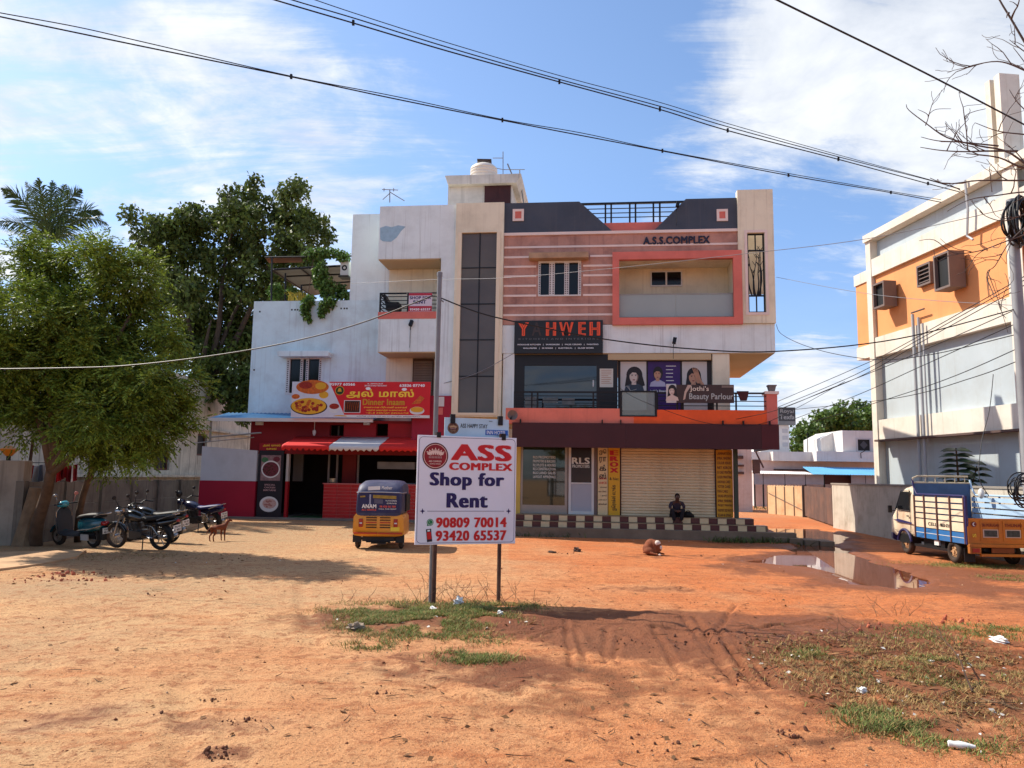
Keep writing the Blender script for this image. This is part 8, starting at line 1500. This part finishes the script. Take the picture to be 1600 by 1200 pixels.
    f('engine_case', lambda b: (b.loft([(-.12, .08, .08, .2, .38), (.3, .1, .1, .2, .36)], 14, e=4), b.box(-.05, .2, .18, .21, .2, .34, 1)), [dark_pl, mat('case_silver', (186, 186, 184), .35, metal=.4)], smooth='auto'); f('rear_fender', lambda b: b.box(-.42, -.3, -.09, .09, .2, .48), dark_pl, bevel=.02)
scooter(gl_(147, 855), R(156))
# ================================================================ PERSON AND DOGS
def skin(name, nodes, m, parent=None, sub=2, root=0, branch=.6):
    """nodes: (x, y, z, rx, ry, parent index)"""
    me = bpy.data.meshes.new(name); me.from_pydata([n[:3] for n in nodes], [(n[5], i) for i, n in enumerate(nodes) if n[5] >= 0], []); me.materials.append(m)
    o = bpy.data.objects.new(name, me); COL.objects.link(o); o.parent = parent
    s = o.modifiers.new('skin', 'SKIN'); s.use_smooth_shade = True; s.branch_smoothing = branch; L_ = me.skin_vertices[0].data
    for i, n in enumerate(nodes): L_[i].radius = (n[3], n[4]); L_[i].use_root = (i == root)
    if sub: q = o.modifiers.new('sub', 'SUBSURF'); q.levels = sub; q.render_levels = sub
    return o
mu, _ = B.at(1058, 800, VS); man = B.place(thing('person', 'person in dark clothes sitting on the tiled step before the cream shutter, hands clasped', 'person')); man.location = B.w(mu, VS+.05, ZF)
dsk = mat('dark_skin', (88, 58, 46), .6, var=.06); shirt = mat('dark_shirt', (56, 50, 60), .9, var=.15, vs=8); lungi = mat('dark_trousers', (34, 30, 34), .9, var=.15, vs=8); hairm = mat('black_hair', (18, 15, 15), .7, var=.1)
nodes = [(0, .16, .13, .14, .12, -1), (0, .10, .33, .13, .1, 0), (0, .0, .49, .15, .1, 1), (0, -.09, .565, .055, .055, 2), (0, -.145, .625, .072, .082, 3), (0, -.16, .70, .078, .095, 4), (0, -.145, .775, .05, .06, 5)]
def limb(nodes, p, pts): 
    for q in pts: nodes.append((*q, p)); p = len(nodes)-1
    return p
for s in (1, -1):
    h = limb(nodes, 2, [(s*.17, .0, .49, .06, .06), (s*.25, -.04, .33, .043, .043), (s*.17, -.24, .24, .033, .033), (s*.06, -.33, .22, .028, .022)])
    for k, (dx, dz, l) in enumerate(((.0, .025, .05), (-.0, .01, .06), (0, -.005, .058), (0, -.02, .045))): limb(nodes, h, [(s*.035, -.35, .22+dz, .009, .009), (-s*.01, -.355+.004*k, .215+dz, .008, .008), (-s*.03, -.335, .21+dz, .007, .007)])
    limb(nodes, h, [(s*.06, -.33, .25, .01, .01), (s*.02, -.35, .262, .008, .008)])
    limb(nodes, 0, [(s*.11, .08, .13, .09, .09), (s*.19, -.30, .27, .06, .06), (s*.13, -.27, .05, .045, .045), (s*.12, -.22, -.13, .033, .033), (s*.13, -.34, -.165, .035, .022), (s*.135, -.42, -.17, .03, .016)])
skin('body', nodes, dsk, man, 2)
cn = [(0, .16, .15, .165, .14, -1), (0, .10, .33, .155, .125, 0), (0, .005, .485, .17, .12, 1), (0, -.06, .54, .08, .08, 2)]
for s in (1, -1): limb(cn, 2, [(s*.18, .0, .495, .075, .072), (s*.24, -.03, .36, .06, .058), (s*.22, -.11, .30, .055, .055)])
skin('shirt', cn, shirt, man, 2)
cn = [(0, .16, .10, .17, .15, -1)]
for s in (1, -1): limb(cn, 0, [(s*.11, .06, .13, .11, .105), (s*.19, -.30, .275, .075, .075), (s*.135, -.275, .06, .07, .07), (s*.125, -.235, -.1, .062, .062)])
skin('trousers', cn, lungi, man, 2)
HD = Vector((0, -.105, -.09)); b = MB(); b.ball((0, -.035, .815), (.088, .105, .095), 16, 10); hr_ = b.build('hair', hairm, man, smooth=True)
bmh = bmesh.new(); bmh.from_mesh(hr_.data); bmesh.ops.delete(bmh, geom=[v for v in bmh.verts if v.co.y < -.075 and v.co.z < .845 or v.co.z < .76], context='VERTS'); bmh.to_mesh(hr_.data); bmh.free(); hr_.location = HD
b = MB(); b.ball((0, -.155, .765), (.014, .02, .022), 8, 6); b.build('nose', dsk, man, smooth=True).location = HD
for s in (1, -1): b = MB(); b.ball((s*.032, -.138, .79), (.013, .008, .007), 8, 6); b.build('eye', mat('eye_white', (170, 160, 150), .3, var=0), man, smooth=True).location = HD; b = MB(); b.ball((s*.082, -.05, .775), (.012, .02, .03), 8, 6); b.build('ear', dsk, man, smooth=True).location = HD
b = MB(); b.ball((0, -.138, .725), (.024, .01, .006), 8, 6); b.build('mouth', mat('lip_dark', (60, 30, 28), .6, var=0), man, smooth=True).location = HD; man.scale = (.93, .93, .93)
bag = B.place(thing('bag', 'small black bag lying on the step beside the seated person', 'bag')); bag.location = B.w(mu+.37, VS+.12, ZF); b = MB(); b.loft([(-.16, .08, .06, 0, .12), (-.08, .12, .08, 0, .2), (.06, .12, .08, 0, .18), (.17, .08, .05, 0, .08)], 14, e=2.4); b.build('body', mat('bag_black', (20, 18, 20), .8, var=.15), bag, smooth=True); b = MB(); b.tube([(-.08, 0, .19), (-.02, .0, .24), (.06, 0, .17)], .01, 5); b.build('strap', mat('bag_black', (20, 18, 20)), bag)
# standing brown dog
dg = gl_(342, 846); dog = thing('dog', 'thin brown dog standing near the blue seated motorcycle', 'dog', dg, R(62)); brn = mat('dog_brown', (112, 58, 34), .85, var=.15, vs=8, bump=.2, bs=60)
nd = [(-.26, 0, .44, .085, .095, -1), (-.05, 0, .42, .07, .085, 0), (.14, 0, .44, .085, .115, 1), (.24, 0, .50, .06, .07, 2), (.32, 0, .59, .045, .05, 3), (.38, 0, .63, .05, .05, 4), (.45, 0, .615, .03, .03, 5), (.51, 0, .60, .022, .022, 6)]
for s in (1, -1):
    limb(nd, 0, [(-.27, s*.065, .38, .06, .055), (-.22, s*.07, .27, .04, .04), (-.32, s*.07, .17, .02, .022), (-.30, s*.07, .04, .018, .018), (-.27, s*.07, .015, .022, .015)]); limb(nd, 2, [(.15, s*.06, .36, .045, .045), (.14, s*.065, .22, .026, .026), (.16, s*.065, .1, .018, .018), (.16, s*.065, .03, .018, .018), (.19, s*.065, .015, .02, .014)])
limb(nd, 0, [(-.35, 0, .44, .025, .025), (-.44, .02, .36, .018, .018), (-.48, .03, .24, .012, .012)]); skin('body', nd, brn, dog, 2); dog.scale = (.82, 1.0, .88)
for s in (1, -1): b = MB(); b.add([(.34, s*.03, .66), (.38, s*.05, .655), (.35, s*.065, .60), (.345, s*.05, .73)], [(0, 1, 3), (1, 2, 3), (0, 3, 2), (0, 2, 1)]); b.build('ear', brn, dog); b = MB(); b.ball((.42, s*.032, .64), .008, 6, 5); b.build('eye', dark_pl, dog)
# curled dog grooming on the open ground
dg = gl_(1020, 867); dog2 = thing('dog', 'brown and white dog sitting curled up on the bare earth, licking itself', 'dog', dg, R(-35)); br2 = mat('dog_tan', (128, 70, 42), .85, var=.2, vs=7, bump=.2, bs=60); whd = mat('dog_white', (218, 200, 184), .85, var=.08, vs=8)
b = MB(); b.ball((-.1, 0, .15), (.16, .17, .15)); b.ball((-.04, 0, .24), (.165, .135, .15)); b.ball((.07, -.01, .24), (.11, .105, .13)); b.ball((-.05, .13, .1), (.13, .07, .09)); b.ball((-.05, -.13, .1), (.13, .07, .09))
b.tube([(.08, -.01, .27), (.15, -.02, .27), (.19, -.02, .2)], [.085, .075, .06], 10); b.ball((.19, -.02, .16), (.06, .056, .062)); b.tube([(.18, -.02, .14), (.15, -.02, .09), (.12, -.02, .055)], [.045, .032, .022], 8)
for s_ in (1, -1): b.tube([(.09, s_*.07, .2), (.11, s_*.085, .1), (.1, s_*.085, .02), (.14, s_*.085, .018)], [.045, .028, .022, .022], 8); b.tube([(.02, s_*.17, .06), (.16, s_*.17, .035), (.24, s_*.15, .025)], [.035, .024, .022], 8)
b.tube([(-.22, .02, .06), (-.3, .1, .03), (-.26, .22, .025)], [.035, .024, .014], 8)
o = b.build('body', br2, dog2, smooth=True); q = o.modifiers.new('remesh', 'REMESH'); q.mode = 'VOXEL'; q.voxel_size = .014; q.use_smooth_shade = True; q = o.modifiers.new('smooth', 'SMOOTH'); q.iterations = 6; q.factor = .5
b = MB(); b.ball((.13, -.02, .285), (.085, .083, .075), 14, 9); b.ball((.225, -.03, .19), (.035, .04, .05), 10, 7); b.build('white_ruff', whd, dog2, smooth=True)
for s in (1, -1): b = MB(); b.add([(.19, s*.05-.02, .22), (.23, s*.06-.02, .21), (.2, s*.085-.02, .16), (.17, s*.085-.02, .27)], [(0, 1, 3), (1, 2, 3), (0, 3, 2), (0, 2, 1)]); b.build('ear', br2, dog2)
b = MB(); b.ball((.25, -.15, .028), (.035, .03, .025), 8, 6); b.build('paw', whd, dog2, smooth=True)
